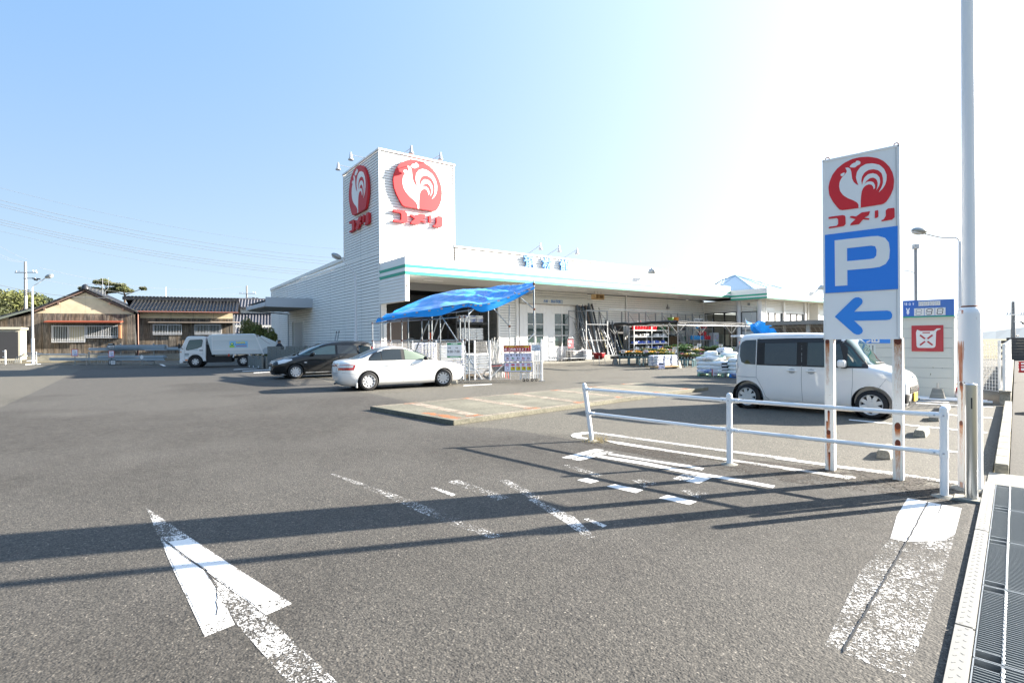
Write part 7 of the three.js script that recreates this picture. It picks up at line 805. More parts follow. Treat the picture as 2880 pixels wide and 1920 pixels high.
function stackBags(name, label, group, geo, mats, pos, ry, nx, nz, ny, dx, dy, dz, y0 = 0.145) { const c = Math.cos(ry), s = Math.sin(ry); for (let j = 0; j < ny; j++) for (let i = 0; i < nx; i++) for (let k = 0; k < nz; k++) { const x = (i - (nx - 1) / 2) * dx + rr(-0.02, 0.02), z = (k - (nz - 1) / 2) * dz + rr(-0.02, 0.02); bagThing(name, label + ', ' + (j ? ord(j) + ' layer up' : 'bottom layer') + (nx > 1 ? ', ' + (i === 0 ? 'left' : i === nx - 1 ? 'right' : 'middle') : '') + (nz > 1 ? (k ? ' front' : ' rear') : ''), geo, mats[(R() * mats.length) | 0], [pos[0] + x * c + z * s, y0 + dy * (j + 0.5), pos[2] - x * s + z * c], ry + rr(-0.05, 0.05), group); } }
{
  const wood = M([0.42, 0.30, 0.18], 0.85), a = 0.15;
  pallet([-1.55, 0, -23.7], a, wood, 'wooden pallet under the rounded white bag stack in the yard'); stackBags('fertiliser_bag', 'white bag in the rounded stack behind the fence', 'white bags behind the fence', sackA, [mBagWhite], [-1.55, 0, -23.7], a, 2, 2, 8, 0.56, 0.112, 0.42);
  pallet([-2.75, 0, -24.6], a, wood, 'wooden pallet under bags behind the opening hours board'); stackBags('fertiliser_bag', 'white bag behind the opening hours board', 'white bags behind the hours board', sackA, [mBagWhite, mBagPrint], [-2.75, 0, -24.6], a, 2, 2, 11, 0.56, 0.115, 0.42);
  pallet([-4.3, 0, -26.0], a, wood, 'wooden pallet under the wrapped bags behind the sedan roof'); stackBags('soil_bag', 'printed bag stacked behind the sedan roof', 'printed bags behind the sedan', sackA, [mBagPrint], [-4.3, 0, -26.0], a, 2, 2, 12, 0.56, 0.115, 0.42);
  // stakes leaning at the fence
  for (let k = 0; k < 26; k++) { const x = -0.95 + rr(0, 0.62), z = -23.1 + rr(-0.2, 0.2), h = rr(1.3, 1.75); solo('garden_stake', (k % 3 ? 'thin pale garden stake, ' : 'thin steel garden stake, ') + ord(k) + ' of the bundle behind the fence', 'stake', tb([0, 0, 0], [rr(-0.18, 0.12), h, rr(-0.1, 0.1)], 0.014, 5), k % 3 ? M([0.60, 0.58, 0.54], 0.6) : mGalv, [x, 0.02, z], 0, 'bundle of garden stakes'); }
  const wbr = thing('wheelbarrow', 'wheelbarrow with red frame and black tray behind the fence', 'wheelbarrow', [-0.45, 0, -22.6], 0.3); mk('tray', put(ex([[-0.42, 0.62], [0.42, 0.62], [0.25, 0.32], [-0.25, 0.32]], 0.5, 0.02), 0, 0, -0.25), mDark, wbr); mk('handle', [tb([-0.5, 0.55, -0.25], [0.9, 0.62, -0.3], 0.02), tb([-0.5, 0.55, 0.25], [0.9, 0.62, 0.3], 0.02)], M([0.55, 0.05, 0.03], 0.5), wbr); mk('tyre', put(NI(new THREE.TorusGeometry(0.16, 0.045, 8, 20)), -0.62, 0.2, 0), mRubber, wbr); mk('leg', [tb([0.2, 0.35, -0.2], [0.25, 0, -0.22], 0.018), tb([0.2, 0.35, 0.2], [0.25, 0, 0.22], 0.018)], M([0.55, 0.05, 0.03], 0.5), wbr);
  // pallet rack in the bay with bags on two tiers
  const rk = thing('pallet_rack', 'dark steel pallet rack standing in the shaded loading bay', 'rack', S(6.6, 0, -0.9), TH); for (const x of [-1.25, 1.35]) for (const z of [-0.55, 0.55]) mk('upright', bx(0.09, 3.5, 0.09, x, 1.75, z), mDark, rk); for (const y of [1.55, 2.75]) { for (const z of [-0.55, 0.55]) mk('beam', bx(2.6, 0.12, 0.06, 0.05, y, z), mDark, rk); mk('deck', bx(2.6, 0.03, 1.1, 0.05, y + 0.075, 0), mDark, rk); }
  const q = S(6.6, 0, -0.7).toArray(), ft = (y, lb, gp, m, ny, w = 0) => stackBags('fertiliser_bag', lb, gp, sackA, m, [q[0] + w, 0, q[2]], TH, 3, 2, ny, 0.58, 0.115, 0.44, y); ft(1.64, 'white bag on the lower bay rack tier', 'bags on the lower rack tier', [mBagWhite], 7); ft(2.84, 'white bag on the upper bay rack tier', 'bags on the upper rack tier', [mBagWhite, mBagPrint], 4);
  stackBags('soil_bag', 'grey bag stacked under the bay rack', 'grey bags on the bay floor', sackA, [mBagGrey], q, TH, 3, 2, 6, 0.58, 0.115, 0.44, 0.05);
  const lk = thing('tool_locker', 'dark tool locker standing at the back of the loading bay', 'locker', S(3.2, 0, -3.5), TH); mk('body', rb(1.1, 1.9, 0.6, 0.02, 0, 0.95, 0), mDark, lk); mk('door', bx(0.5, 1.7, 0.02, -0.27, 0.98, 0.31), mGrey, lk); mk('door', bx(0.5, 1.7, 0.02, 0.27, 0.98, 0.31), mGrey, lk);
  const fe = thing('fire_extinguisher', 'small red orange fire extinguisher glowing in the dark loading bay', 'extinguisher', S(3.95, 1.75, -1.2), TH); mk('cylinder', tb([0, 0, 0], [0, 0.4, 0], 0.09, 12), M([0.75, 0.10, 0.02], 0.4), fe); mk('valve', tb([0, 0.4, 0], [0, 0.5, 0], 0.03), mBlack, fe); mk('bracket', bx(0.25, 0.04, 0.2, 0, -0.03, 0), mDark, fe); mk('stand', bx(0.06, 1.72, 0.06, 0, -0.88, 0), mDark, fe);
}
// ladder leaning on the shaded wall behind the minivan
{ const t = thing('stepladder', 'aluminium ladder top showing above the black minivan roof', 'ladder', S(-0.75, 0, -2.3 - 3.2), TH - PI / 2); for (const x of [-0.24, 0.24]) { mk('rail', tb([x * 1.15, 0, 0.4], [x, 2.2, -0.05], 0.03, 6), mGalv, t); mk('end_cap', tb([x, 2.2, -0.05], [x, 2.32, -0.075], 0.036, 6), mBlack, t); } for (let k = 1; k < 8; k++) mk('rung', tb([-0.25, k * 0.28, 0.4 - k * 0.058], [0.25, k * 0.28, 0.4 - k * 0.058], 0.018, 6), mGalv, t); }
// ---------- concrete blocks by the shop wall ----------
{
  const g = mergeGeometries([bx(0.38, 0.025, 0.1, 0, 0.0125, 0), bx(0.38, 0.18, 0.022, 0, 0.095, -0.04), bx(0.38, 0.18, 0.022, 0, 0.095, 0.04), ...[-0.18, -0.06, 0.06, 0.18].map((x) => bx(0.025, 0.18, 0.06, x, 0.095, 0))].map(NI)); triUV(g, 1);
  const mBl = M([0.85, 0.89, 0.95], 0.95, 0, { map: concMap }); const ang = Math.atan2(2.0, 1.6) * -1 + 0.25; let first = null;
  const add = (p, ry, lb, gp) => { const m = new THREE.Mesh(g, mBl); m.name = numbered('concrete_block'); m.position.copy(toV(p)); m.rotation.y = ry; m.castShadow = m.receiveShadow = true; m.userData = { label: lb, category: 'concrete block', group: gp }; scene.add(m); };
  const A = V3(-17.1, 0, -34.7), Bv = V3(-15.2, 0, -32.6), dir = Bv.clone().sub(A).normalize(), ry = Math.atan2(-dir.z, dir.x), nn = V3(-dir.z, 0, dir.x);
  for (let i = 0; i < 7; i++) for (let j = 0; j < (i === 2 || i === 5 ? 3 : 4); j++) for (let k = 0; k < 2; k++) { const p = A.clone().addScaledVector(dir, i * 0.4).addScaledVector(nn, -k * 0.24 + 0.0); add([p.x, j * 0.192, p.z], ry + rr(-0.02, 0.02), 'grey block in the low front stack, ' + (j ? ord(j) + ' row up' : 'bottom row') + ', ' + ord(i) + ' column, ' + (k ? 'rear' : 'front'), 'blocks in the low front stack'); }
  const A2 = V3(-16.15, 0, -35.55), d2 = V3(2.75, 0, 1.15).normalize(), r2 = Math.atan2(-d2.z, d2.x), n2 = V3(-d2.z, 0, d2.x);
  for (let i = 0; i < 8; i++) for (let j = 0; j < (i === 3 ? 6 : 7); j++) for (let k = 0; k < 2; k++) { const p = A2.clone().addScaledVector(d2, i * 0.4).addScaledVector(n2, -k * 0.22); add([p.x, j * 0.192, p.z], r2 + rr(-0.02, 0.02), 'grey block in the tall stack before the person, ' + (j ? ord(j) + ' row up' : 'bottom row') + ', ' + ord(i) + ' column, ' + (k ? 'rear' : 'front'), 'blocks in the tall stack'); }
  const tag = canvasTex(64, 64, (c) => { c.fillStyle = '#111'; c.fillRect(0, 0, 64, 64); c.fillStyle = '#eee'; c.fillRect(22, 8, 38, 48); c.fillStyle = '#111'; c.fillRect(34, 16, 8, 32); });
  [[-16.9, -34.2, 'farthest left at the low block stack'], [-16.35, -33.6, 'in the middle of the low block stack'], [-15.75, -33.0, 'closest to the minivan at the low block stack']].forEach(([x, z, w]) => { const t = thing('price_tag', 'small black and white price tag ' + w, 'price tag', [x, 0, z], ry + 0.2, 'price tags at the blocks'); mk('card', [sheet(0.17, 0.17, 0, 0.1, 0.0)], M('#ffffff', 0.6, 0, { map: tag }), t); mk('stand', bx(0.16, 0.012, 0.08, 0, 0.006, -0.03), mBlack, t); });
}
// ---------- steel pipe racks along the houses ----------
{
  const dir = V3(6.17, 0, 1.52).normalize(), ry = Math.atan2(-dir.z, dir.x), base = (a, off = 0) => V3(-32.82, 0, -40.88).addScaledVector(dir, a).addScaledVector(V3(-dir.z, 0, dir.x), -off);
  const t = thing('pipe_rack', 'low galvanised rack for steel pipes along the house front', 'rack', base(0), ry); for (const x of [-5.4, 0, 3.1, 6.2, 9.2]) { mk('upright', bx(0.07, x < 1 ? 1.0 : 1.62, 0.07, x, x < 1 ? 0.5 : 0.81, -0.35), mGalv, t); mk('foot', bx(0.09, 0.05, 1.1, x, 0.03, -0.1), mGalv, t); for (const y of x < 1 ? [0.3, 0.7] : [0.3, 1.05]) mk('arm', bx(0.06, 0.06, 0.7, x, y, 0.0), mGalv, t); }
  for (const y of [0.08, 1.12]) mk('rail', bx(y > 1 ? 6.2 : 14.6, 0.05, 0.05, y > 1 ? 6.2 : 1.9, y, -0.36), mGalv, t);
  const pg = new THREE.CylinderGeometry(0.0243, 0.0243, 1, 8); pg.rotateZ(PI / 2); const pm = [M([0.62, 0.67, 0.70], 0.35, 0.5), M([0.26, 0.32, 0.36], 0.4, 0.5)];
  const bundle = (a0, len, y0, rows, cols, label, group) => { for (let r = 0; r < rows; r++) for (let c = 0; c < cols; c++) { const p = base(a0 + len / 2 + rr(-0.12, 0.12), 0.18 - c * 0.06 + 0.0); const m = new THREE.Mesh(pg, pm[(r + c) % 2]); m.scale.x = len; m.name = numbered('steel_pipe'); m.position.set(p.x, y0 + r * 0.0505, p.z); m.rotation.y = ry; m.castShadow = m.receiveShadow = true; m.userData = { label: label + ', ' + (r ? ord(r) + ' row up' : 'bottom row') + ', ' + ['back', 'middle', 'front'][c + (cols < 3 ? 1 : 0)], category: 'pipe', group }; scene.add(m); } };
  bundle(2.2, 5.4, 1.12, 8, 3, 'steel pipe in the tall upper bundle', 'pipes in the tall upper bundle'); bundle(0.4, 5.2, 1.12, 4, 3, 'steel pipe in the shorter upper bundle', 'pipes in the short upper bundle'); bundle(4.4, 6.4, 1.12, 4, 2, 'steel pipe in the upper bundle by the truck', 'pipes in the upper bundle by the truck'); bundle(-3.6, 11, 0.36, 4, 3, 'steel pipe in the long lower bundle', 'pipes in the lower bundle'); bundle(1.3, 6.2, 0.58, 3, 3, 'steel pipe lying on the lower bundle', 'pipes on the lower bundle'); bundle(-5.0, 5, 0.78, 2, 2, 'steel pipe at the shed end of the rack', 'pipes near the shed');
  const hoop = thing('bent_pipe', 'bent galvanised pipe hoops stacked at the shed end of the rack', 'pipe', base(-6.4), ry); for (let k = 0; k < 3; k++) mk('hoop', tube([[-0.3 - k * 0.06, 0.15, k * 0.1], [-0.2 - k * 0.05, 0.55, k * 0.1], [0.2, 0.85 - k * 0.1, k * 0.1], [1.0, 0.9 - k * 0.1, k * 0.1], [2.2, 0.9 - k * 0.1, k * 0.1]], 0.03, 24), mGalv, hoop);
  const gr2 = thing('tube_barrier', 'bright tubular steel barrier standing among the lower pipes', 'barrier', base(0.6, -0.3), ry); mk('hoop', poly([[0, 0, 0], [0, 0.78, 0], [0.15, 0.86, 0], [2.0, 0.86, 0], [2.15, 0.76, 0], [2.15, 0, 0]], 0.025), mSteel, gr2); for (let k = 1; k < 6; k++) mk('bar', tb([k * 0.36, 0.1, 0], [k * 0.36, 0.5, 0], 0.015), mSteel, gr2);
  const ink = (bg, frame) => canvasTex(96, 112, (c) => { c.fillStyle = frame; c.fillRect(0, 0, 96, 112); c.fillStyle = bg; c.fillRect(8, 8, 80, 96); c.fillStyle = '#b88'; c.fillRect(20, 20, 40, 6); c.fillStyle = '#444'; c.font = 'bold 22px sans-serif'; c.fillText('1480', 24, 60); c.fillStyle = '#55a'; c.fillRect(34, 78, 46, 14); });
  const tagB = (a, y, w, h, label, tx) => { const s = thing('price_sign', label, 'price sign', base(a, -0.62), ry + 0.25); mk('card', [sheet(w, h, 0, y, 0.02)], M('#ffffff', 0.5, 0, { map: tx }), s); mk('post', bx(0.06, y, 0.03, 0, y / 2, 0), mGalv, s); mk('foot', bx(0.3, 0.02, 0.3, 0, 0.012, 0), mGalv, s); };
  tagB(-0.1, 0.95, 0.5, 0.54, 'red framed price sign at the left end of the pipe rack', ink('#eceaf2', '#c02a30')); tagB(3.4, 0.85, 0.42, 0.5, 'red framed price sign in the middle of the pipe rack', ink('#e4e2f0', '#c02a30'));
  const bwT = canvasTex(128, 96, (c) => { c.fillStyle = '#111'; c.fillRect(0, 0, 128, 96); c.fillStyle = '#eee'; c.fillRect(46, 10, 74, 76); c.fillStyle = '#eee'; c.fillRect(12, 14, 24, 60); c.fillStyle = '#111'; c.fillRect(19, 14, 10, 50); c.fillStyle = '#777'; for (let k = 0; k < 8; k++) c.fillRect(54, 16 + k * 8, 58, 4); });
  tagB(3.45, 0.22, 0.55, 0.36, 'black framed size chart sign low on the pipe rack', bwT); const bwU = canvasTex(128, 96, (c) => { c.fillStyle = '#1a1a1c'; c.fillRect(0, 0, 128, 96); c.fillStyle = '#ddd'; c.fillRect(10, 10, 80, 10); c.fillRect(8, 44, 112, 46); c.fillStyle = '#222'; c.font = 'bold 40px sans-serif'; c.fillText('1480', 20, 84); }); tagB(3.4, 1.46, 0.5, 0.36, 'black and white price sign on top of the upper pipe bundle', bwU);
  const ppc = thing('wheel_tag', 'white diamond shaped tag hanging on the rack upright near the truck', 'tag', base(6.2, -0.65), ry); mk('card', put(bx(0.26, 0.26, 0.01), 0, 0.6, 0, 0, 0, 0.78), mWhite, ppc); mk('post', bx(0.03, 0.5, 0.03, 0, 0.25, -0.02), mGalv, ppc);
}
// ---------- pipe rack, shelves and garden goods under the canopy ----------
{
  const at = (s, h, f) => S(s, h, f), LT = (x, y, z) => [x, y, z];
  const pr = thing('display_rack', 'tall steel rack full of leaning dark pipes beside the sliding doors', 'rack', S(15.65, 0, 1.2), TH);
  for (const x of [0, 2.29]) { for (const z of [0, -0.85]) mk('upright', bx(0.08, 3.5, 0.08, x, 2.07, z), mGalvDark, pr); for (let k = 0; k < 4; k++) mk('brace', tb([x, 0.6 + k * 0.8, k % 2 ? 0 : -0.85], [x, 1.4 + k * 0.8, k % 2 ? -0.85 : 0], 0.02, 6), mGalvDark, pr); }
  for (const y of [0.4, 1.55, 2.75, 3.78]) mk('beam', bx(2.37, y > 3 ? 0.1 : 0.04, 0.05, 1.145, y, 0.03), mGalvDark, pr); mk('plinth_block', rb(0.6, 0.33, 0.5, 0.02, 0.0, 0.24, -0.1), mConc, pr, 1); mk('plinth_block', rb(0.9, 0.33, 0.5, 0.02, 2.0, 0.24, -0.1), mConc, pr, 1); mk('base_beam', bx(5.2, 0.06, 0.6, 2.3, 0.36, -0.2), mGalvDark, pr);
  mk('side_brace', [tb([-0.9, 0.4, -0.9], [-0.9, 3.8, -0.9], 0.035, 6), tb([-0.9, 3.4, -0.9], [0, 2.7, 0], 0.02), tb([0, 2.7, 0], [-0.9, 1.6, -0.9], 0.02), tb([-0.9, 1.6, -0.9], [0, 0.8, 0], 0.02), tb([-0.9, 3.74, -0.9], [0, 3.74, 0], 0.03)], mGalvDark, pr);
  const tones = [[0.03, 0.035, 0.045], [0.10, 0.13, 0.16], [0.16, 0.19, 0.22], [0.02, 0.02, 0.022], [0.13, 0.15, 0.17], [0.16, 0.10, 0.065], [0.07, 0.10, 0.13]].map((c) => M(c, 0.4));
  const lean = (name, label, cat, s0, s1, h, n, rMin, rMax, group, f0 = 1.0, mats = tones, lx = -0.42) => { for (let k = 0; k < n; k++) { const s = s0 + (s1 - s0) * k / Math.max(1, n - 1) + rr(-0.04, 0.04), r = rr(rMin, rMax), hh = h * rr(0.94, 1.02); solo(name, label + ', ' + ord(k) + ' from the left', cat, [tb([0, 0, 0], [lx + rr(-0.1, 0.1), hh, -0.75 + rr(-0.12, 0.1)], r, 10)], mats[(R() * mats.length) | 0], S(s, 0.4, f0 + rr(-0.28, 0.1)).toArray(), TH, group); } };
  lean('drain_pipe', 'dark plastic drain pipe leaning in the tall rack', 'pipe', 15.95, 17.75, 3.98, 22, 0.035, 0.085, 'dark pipes in the tall rack'); lean('thin_pole', 'thin pale wooden pole leaning low in the tall rack', 'pole', 15.8, 18.0, 2.6, 14, 0.012, 0.022, 'thin poles in the tall rack', 1.12, [M([0.22, 0.13, 0.08], 0.8), M([0.12, 0.12, 0.12], 0.5)]);
  lean('slim_pipe', 'slim pipe leaning in the row right of the tall rack', 'pipe', 18.15, 20.3, 2.45, 24, 0.015, 0.035, 'slim pipes right of the rack', 1.1, [...tones, M([0.35, 0.28, 0.07], 0.5), M([0.25, 0.26, 0.28], 0.4, 0.6)], -0.3); lean('corrugated_pipe', 'thick black corrugated pipe standing behind the slim pipes', 'pipe', 19.0, 19.9, 3.55, 4, 0.09, 0.11, 'black corrugated pipes', 0.6, [mBlack, M([0.05, 0.06, 0.07], 0.4)], -0.12);
  solo('long_pole', 'dark thin pole poking above the rack corner', 'pole', tb([0, 0, 0], [-0.35, 3.7, -0.6], 0.03), mDark, S(18.2, 0.4, 1.0).toArray(), TH);
  const tr = thing('storage_rack', 'long grey steel storage racking against the shop wall', 'rack', S(20.5, 0, 0.75), TH); for (let k = 0; k < 6; k++) { const x = k * 2.14; mk('upright', bx(0.08, 3.8, 0.08, x, 1.95, 0.35), mGrey, tr); mk('upright', bx(0.08, 3.8, 0.08, x, 1.95, -0.35), mGrey, tr); if (k < 5) { mk('beam', bx(2.1, 0.06, 0.05, x + 1.07, 3.75, 0.35), mGrey, tr); mk('brace', tb([x, 3.7, 0.35], [x + 1.1, 2.6, 0.35], 0.02), mGrey, tr); } } mk('top_rail', bx(12.6, 0.05, 0.05, 4.0, 3.95, 0.35), mGalv, tr);
  const sv = thing('goods_shelf', 'white five tier goods shelf filled with buckets and small boxes', 'shelf', S(20.62, 0, 1.55), TH); for (const x of [0, 2.2, 4.36]) for (const z of [0, -0.5]) mk('upright', bx(0.05, 2.9, 0.05, x, 1.46, z), mWhite, sv); for (const x of [1.1, 3.28]) { for (const y of [0.35, 0.81, 1.24, 1.8, 2.33]) { mk('shelf', bx(2.14, 0.035, 0.5, x, y, -0.25), mWhite, sv); mk('price_rail', bx(2.14, 0.06, 0.012, x, y - 0.01, 0.012), mWhite, sv); } mk('back_panel', bx(2.14, 2.5, 0.02, x, 1.4, -0.52), mBlack, sv); }
  const bucket = (name, label, gp, m, s, y, f, r = 0.15, h = 0.3) => { const t = thing(name, label, 'bucket', S(s, y, f), TH, gp); mk('tub', lathe([[0, 0.005], [r * 0.75, 0.005], [r, h], [r * 1.06, h], [r * 1.06, h - 0.03], [r * 0.97, h - 0.03], [r * 0.72, 0.02], [0, 0.02]], 16), m, t); mk('handle', tube([[-r, h, 0], [0, h - 0.06, r * 1.1], [r, h, 0]], 0.008, 10, 4), mPole, t); };
  for (let k = 0; k < 9; k++) bucket('red_bucket', 'red plastic bucket on the top shelf, ' + ord(k) + ' from the left', 'red buckets on the top shelf', M([0.62, 0.015, 0.03], 0.35), 20.85 + k * 0.34, 2.35, 1.3, 0.15, 0.34); for (let k = 0; k < 3; k++) bucket('green_bucket', 'dark green tub on the top shelf, ' + ord(k) + ' after the red buckets', 'green tubs on the top shelf', M([0.01, 0.09, 0.03], 0.4), 24.0 + k * 0.36, 2.35, 1.3, 0.17, 0.34);
  bucket('lime_tub', 'large lime green tub hung high on the racking', null, M([0.16, 0.36, 0.07], 0.4), 25.5, 3.05, 1.4, 0.26, 0.36); bucket('orange_tub', 'large orange tub hung high on the racking', null, M([0.72, 0.24, 0.02], 0.4), 26.25, 3.08, 1.4, 0.27, 0.38);
  for (const [k, s] of [[0, 21.2], [1, 21.55], [2, 22.5], [3, 23.6]]) solo('spray_bottle', (k % 2 ? 'red' : 'white') + ' spray bottle standing above the shelf, ' + ord(k) + ' from the left', 'bottle', [lathe([[0, 0], [0.05, 0], [0.055, 0.16], [0.02, 0.2], [0.02, 0.26], [0, 0.26]], 10)], k % 2 ? mRed : mWhite, S(s, 2.83, 1.45).toArray(), TH, 'bottles above the shelf');
  const kinds = [M([0.05, 0.12, 0.5], 0.4), mWhite, M([0.5, 0.5, 0.48], 0.6), mBlack, M([0.32, 0.33, 0.35], 0.4, 0.5), M([0.6, 0.6, 0.62], 0.5)], kn = ['blue', 'white', 'pale grey', 'black', 'steel grey', 'light grey'], yl = [[0.83, 'lowest'], [1.26, 'second lowest'], [1.82, 'middle']];
  for (const [y, w] of yl) for (let k = 0; k < 17; k++) { const x = 0.15 + k * 0.25; if (Math.abs(x - 2.2) < 0.1) continue; const q = y === 1.26 || (y === 0.83 && x > 2.2) ? (R() < 0.6 ? 0 : 1) : [2, 1, 4, 3, 5][(R() * 5) | 0], h = rr(0.1, 0.24); solo('goods_box', kn[q] + ' goods box on the ' + w + ' stocked shelf, ' + ord(k) + ' from the left', 'box', rb(rr(0.14, 0.22), h, 0.3, 0.02, 0, h / 2, 0), kinds[q], S(20.62 + x, y, 1.32).toArray(), TH + rr(-0.1, 0.1), kn[q] + ' boxes on the ' + w + ' shelf'); }
  // stock filling the long racking
  const stock = [[0.03, 0.05, 0.035], [0.05, 0.05, 0.055], [0.14, 0.09, 0.05], [0.02, 0.02, 0.022], [0.04, 0.10, 0.05], [0.22, 0.2, 0.17]].map((c) => M(c, 0.7)), sn = ['dark green', 'charcoal', 'brown', 'black', 'green', 'tan'];
  for (const [y, w] of [[0.5, 'floor level'], [1.35, 'middle level'], [2.35, 'upper level']]) for (let k = 0; k < 11; k++) { const q = (R() * 6) | 0, h = rr(0.4, 0.75), s = 25.4 + k * 0.56; if (y > 1 && s > 28.2) continue; solo('goods_carton', sn[q] + ' stock carton on the racking at ' + w + ', ' + ord(k) + ' from the left', 'carton', rb(rr(0.4, 0.52), h, 0.5, 0.03, 0, h / 2, 0), stock[q], S(s, y, 0.62).toArray(), TH + rr(-0.05, 0.05), 'cartons on the long racking'); }
  const cloth = thing('shade_cloth', 'black shade cloth hung between the slim pipes and the goods shelf', 'cloth', S(18.6, 0.5, 0.45), TH); mk('sheet', bx(2.0, 2.3, 0.02, 1.0, 1.15, 0), mBlack, cloth); mk('rod', tb([-0.05, 2.32, 0], [2.05, 2.32, 0], 0.02), mGrey, cloth);
  // reed screens, jerry cans, vending fixture
  for (let k = 0; k < 4; k++) solo('reed_roll', 'tan rolled reed screen beside the goods shelf, ' + ord(k) + ' from the left', 'reed screen', [tb([0, 0, 0], [0.05, 1.35, -0.05], 0.16, 12), tb([-0.1, 0.02, 0.08], [-0.06, 1.38, 0.02], 0.07, 8)], M([0.34, 0.22, 0.09], 0.95, 0, { map: mWood }), S(25.4 + k * 0.3, 0.45, 1.35).toArray(), TH, 'rolled reed screens');
  for (let k = 0; k < 8; k++) solo('metal_strip', 'thin silver strip beside the reed rolls, ' + ord(k) + ' from the left', 'strip', tb([0, 0, 0], [-0.55 + k * 0.05, 1.5, -0.2], 0.018, 5), mGalv, S(27.4 + k * 0.06, 0.45, 1.4).toArray(), TH, 'silver strips by the reeds');
  const cs = thing('can_shelf', 'grey steel shelf holding blue and red jerry cans', 'shelf', S(28.3, 0, 1.7), TH); for (const x of [0, 1.5, 2.95]) for (const z of [0, -0.5]) mk('upright', bx(0.05, 3.4, 0.05, x, 1.7, z), mGrey, cs); for (const y of [1.46, 2.45]) mk('shelf', bx(2.95, 0.04, 0.5, 1.48, y, -0.25), mGrey, cs);
  const can = (s, y, m, lb, gp) => { const t = thing('jerry_can', lb, 'jerry can', S(s, y, 1.45), TH, gp); mk('tank', rb(0.3, 0.34, 0.22, 0.05, 0, 0.18, 0, 0, 0, 0, 3), m, t); mk('cap', tb([0.08, 0.34, 0], [0.08, 0.4, 0], 0.035, 8), mWhite, t); mk('handle', rb(0.14, 0.05, 0.06, 0.02, -0.05, 0.37, 0), m, t); };
  for (let k = 0; k < 6; k++) can(28.45 + k * 0.32, 1.5, M([0.03, 0.28, 0.60], 0.4), 'light blue jerry can on the lower can shelf, ' + ord(k) + ' from the left', 'blue jerry cans on the shelf'); for (let k = 0; k < 3; k++) can(30.4 + k * 0.32, 1.5, M([0.55, 0.02, 0.03], 0.4), 'red jerry can on the lower can shelf, ' + ord(k) + ' after the blue cans', 'red jerry cans low'); for (let k = 0; k < 3; k++) can(29.7 + k * 0.34, 1.88, M([0.55, 0.02, 0.03], 0.4), 'red jerry can stacked above the lower row, ' + ord(k) + ' from the left', 'red jerry cans stacked'); can(29.2, 2.49, M([0.03, 0.28, 0.60], 0.4), 'single blue jerry can on the upper can shelf'); for (let k = 0; k < 2; k++) can(30.1 + k * 0.33, 2.49, M([0.55, 0.02, 0.03], 0.4), 'red jerry can on the upper can shelf, ' + ord(k) + ' from the left', 'red jerry cans high');
  const sg = thing('rack_sign', 'pair of black and white sign boards hung high on the racking', 'sign', S(28.7, 3.05, 1.55), TH); for (const x of [0.35, 1.1]) mk('board', sheet(0.7, 0.36, x, 0.18, 0), M('#ffffff', 0.5, 0, { map: canvasTex(96, 48, (c) => { c.fillStyle = '#ddd'; c.fillRect(0, 0, 96, 48); c.fillStyle = '#222'; for (let k = 0; k < 6; k++) c.fillRect(8 + k * 14, 14 + (k % 2) * 4, 10, 18); }) }), sg);
  const vm = thing('drink_cooler', 'pale cooler cabinet with picture panel by the annex window', 'cooler', S(31.6, 0, 1.6), TH); mk('body', rb(0.7, 1.85, 0.6, 0.03, 0, 1.2, 0), M([0.55, 0.58, 0.6], 0.4), vm); mk('panel', sheet(0.56, 1.2, 0, 1.4, 0.304), M('#ffffff', 0.4, 0, { map: canvasTex(64, 128, (c) => { c.fillStyle = '#aebac4'; c.fillRect(0, 0, 64, 128); const r = rng(4); for (let k = 0; k < 60; k++) { c.fillStyle = `rgb(${90 + 150 * r() | 0},${90 + 140 * r() | 0},${100 + 130 * r() | 0})`; c.fillRect(r() * 60, r() * 120, 9, 9); } }) }), vm);
  // beside the doors
  const cart = (p, ry, lb) => { const t = thing('platform_cart', lb, 'cart', p, ry, 'platform carts by the doors'); mk('deck', rb(0.9, 0.05, 0.5, 0.02, 0, 0.2, 0), mGrey, t); mk('handle', poly([[-0.42, 0.22, -0.22], [-0.46, 0.95, -0.22], [-0.46, 0.95, 0.22], [-0.42, 0.22, 0.22]], 0.016), mSteel, t); for (const x of [-0.35, 0.35]) for (const z of [-0.18, 0.18]) mk('caster', put(NI(new THREE.TorusGeometry(0.05, 0.025, 6, 12)), x, 0.075, z), mRubber, t); };
  cart(S(13.25, 0.08, 1.5), TH, 'steel platform cart nearest the white doors'); cart(S(13.75, 0.08, 1.7), TH + 0.1, 'steel platform cart overlapping the first by the doors'); cart(S(14.3, 0.08, 1.7), TH - 0.1, 'steel platform cart next to the grey wrapped bags');
  const nts = thing('notice_stand', 'red notice board on a tubular stand before the doors', 'notice stand', S(14.15, 0.08, 1.1), TH); mk('frame', poly([[-0.27, 0, 0], [-0.27, 1.6, 0], [-0.2, 1.68, 0], [0.2, 1.68, 0], [0.27, 1.6, 0], [0.27, 0, 0]], 0.02), mSteel, nts); mk('panel', sheet(0.5, 0.6, 0, 1.25, 0.02), M('#ffffff', 0.5, 0, { map: canvasTex(96, 112, (c) => { c.fillStyle = '#d0303c'; c.fillRect(0, 0, 96, 112); c.fillStyle = '#f4e8e8'; for (let k = 0; k < 2; k++) c.fillRect(10, 14 + k * 16, 60, 8); c.fillRect(10, 44, 76, 3); c.beginPath(); c.arc(28, 80, 15, 0, 7); c.fill(); c.strokeStyle = '#f4e8e8'; c.strokeRect(54, 66, 30, 30); }) }), nts);
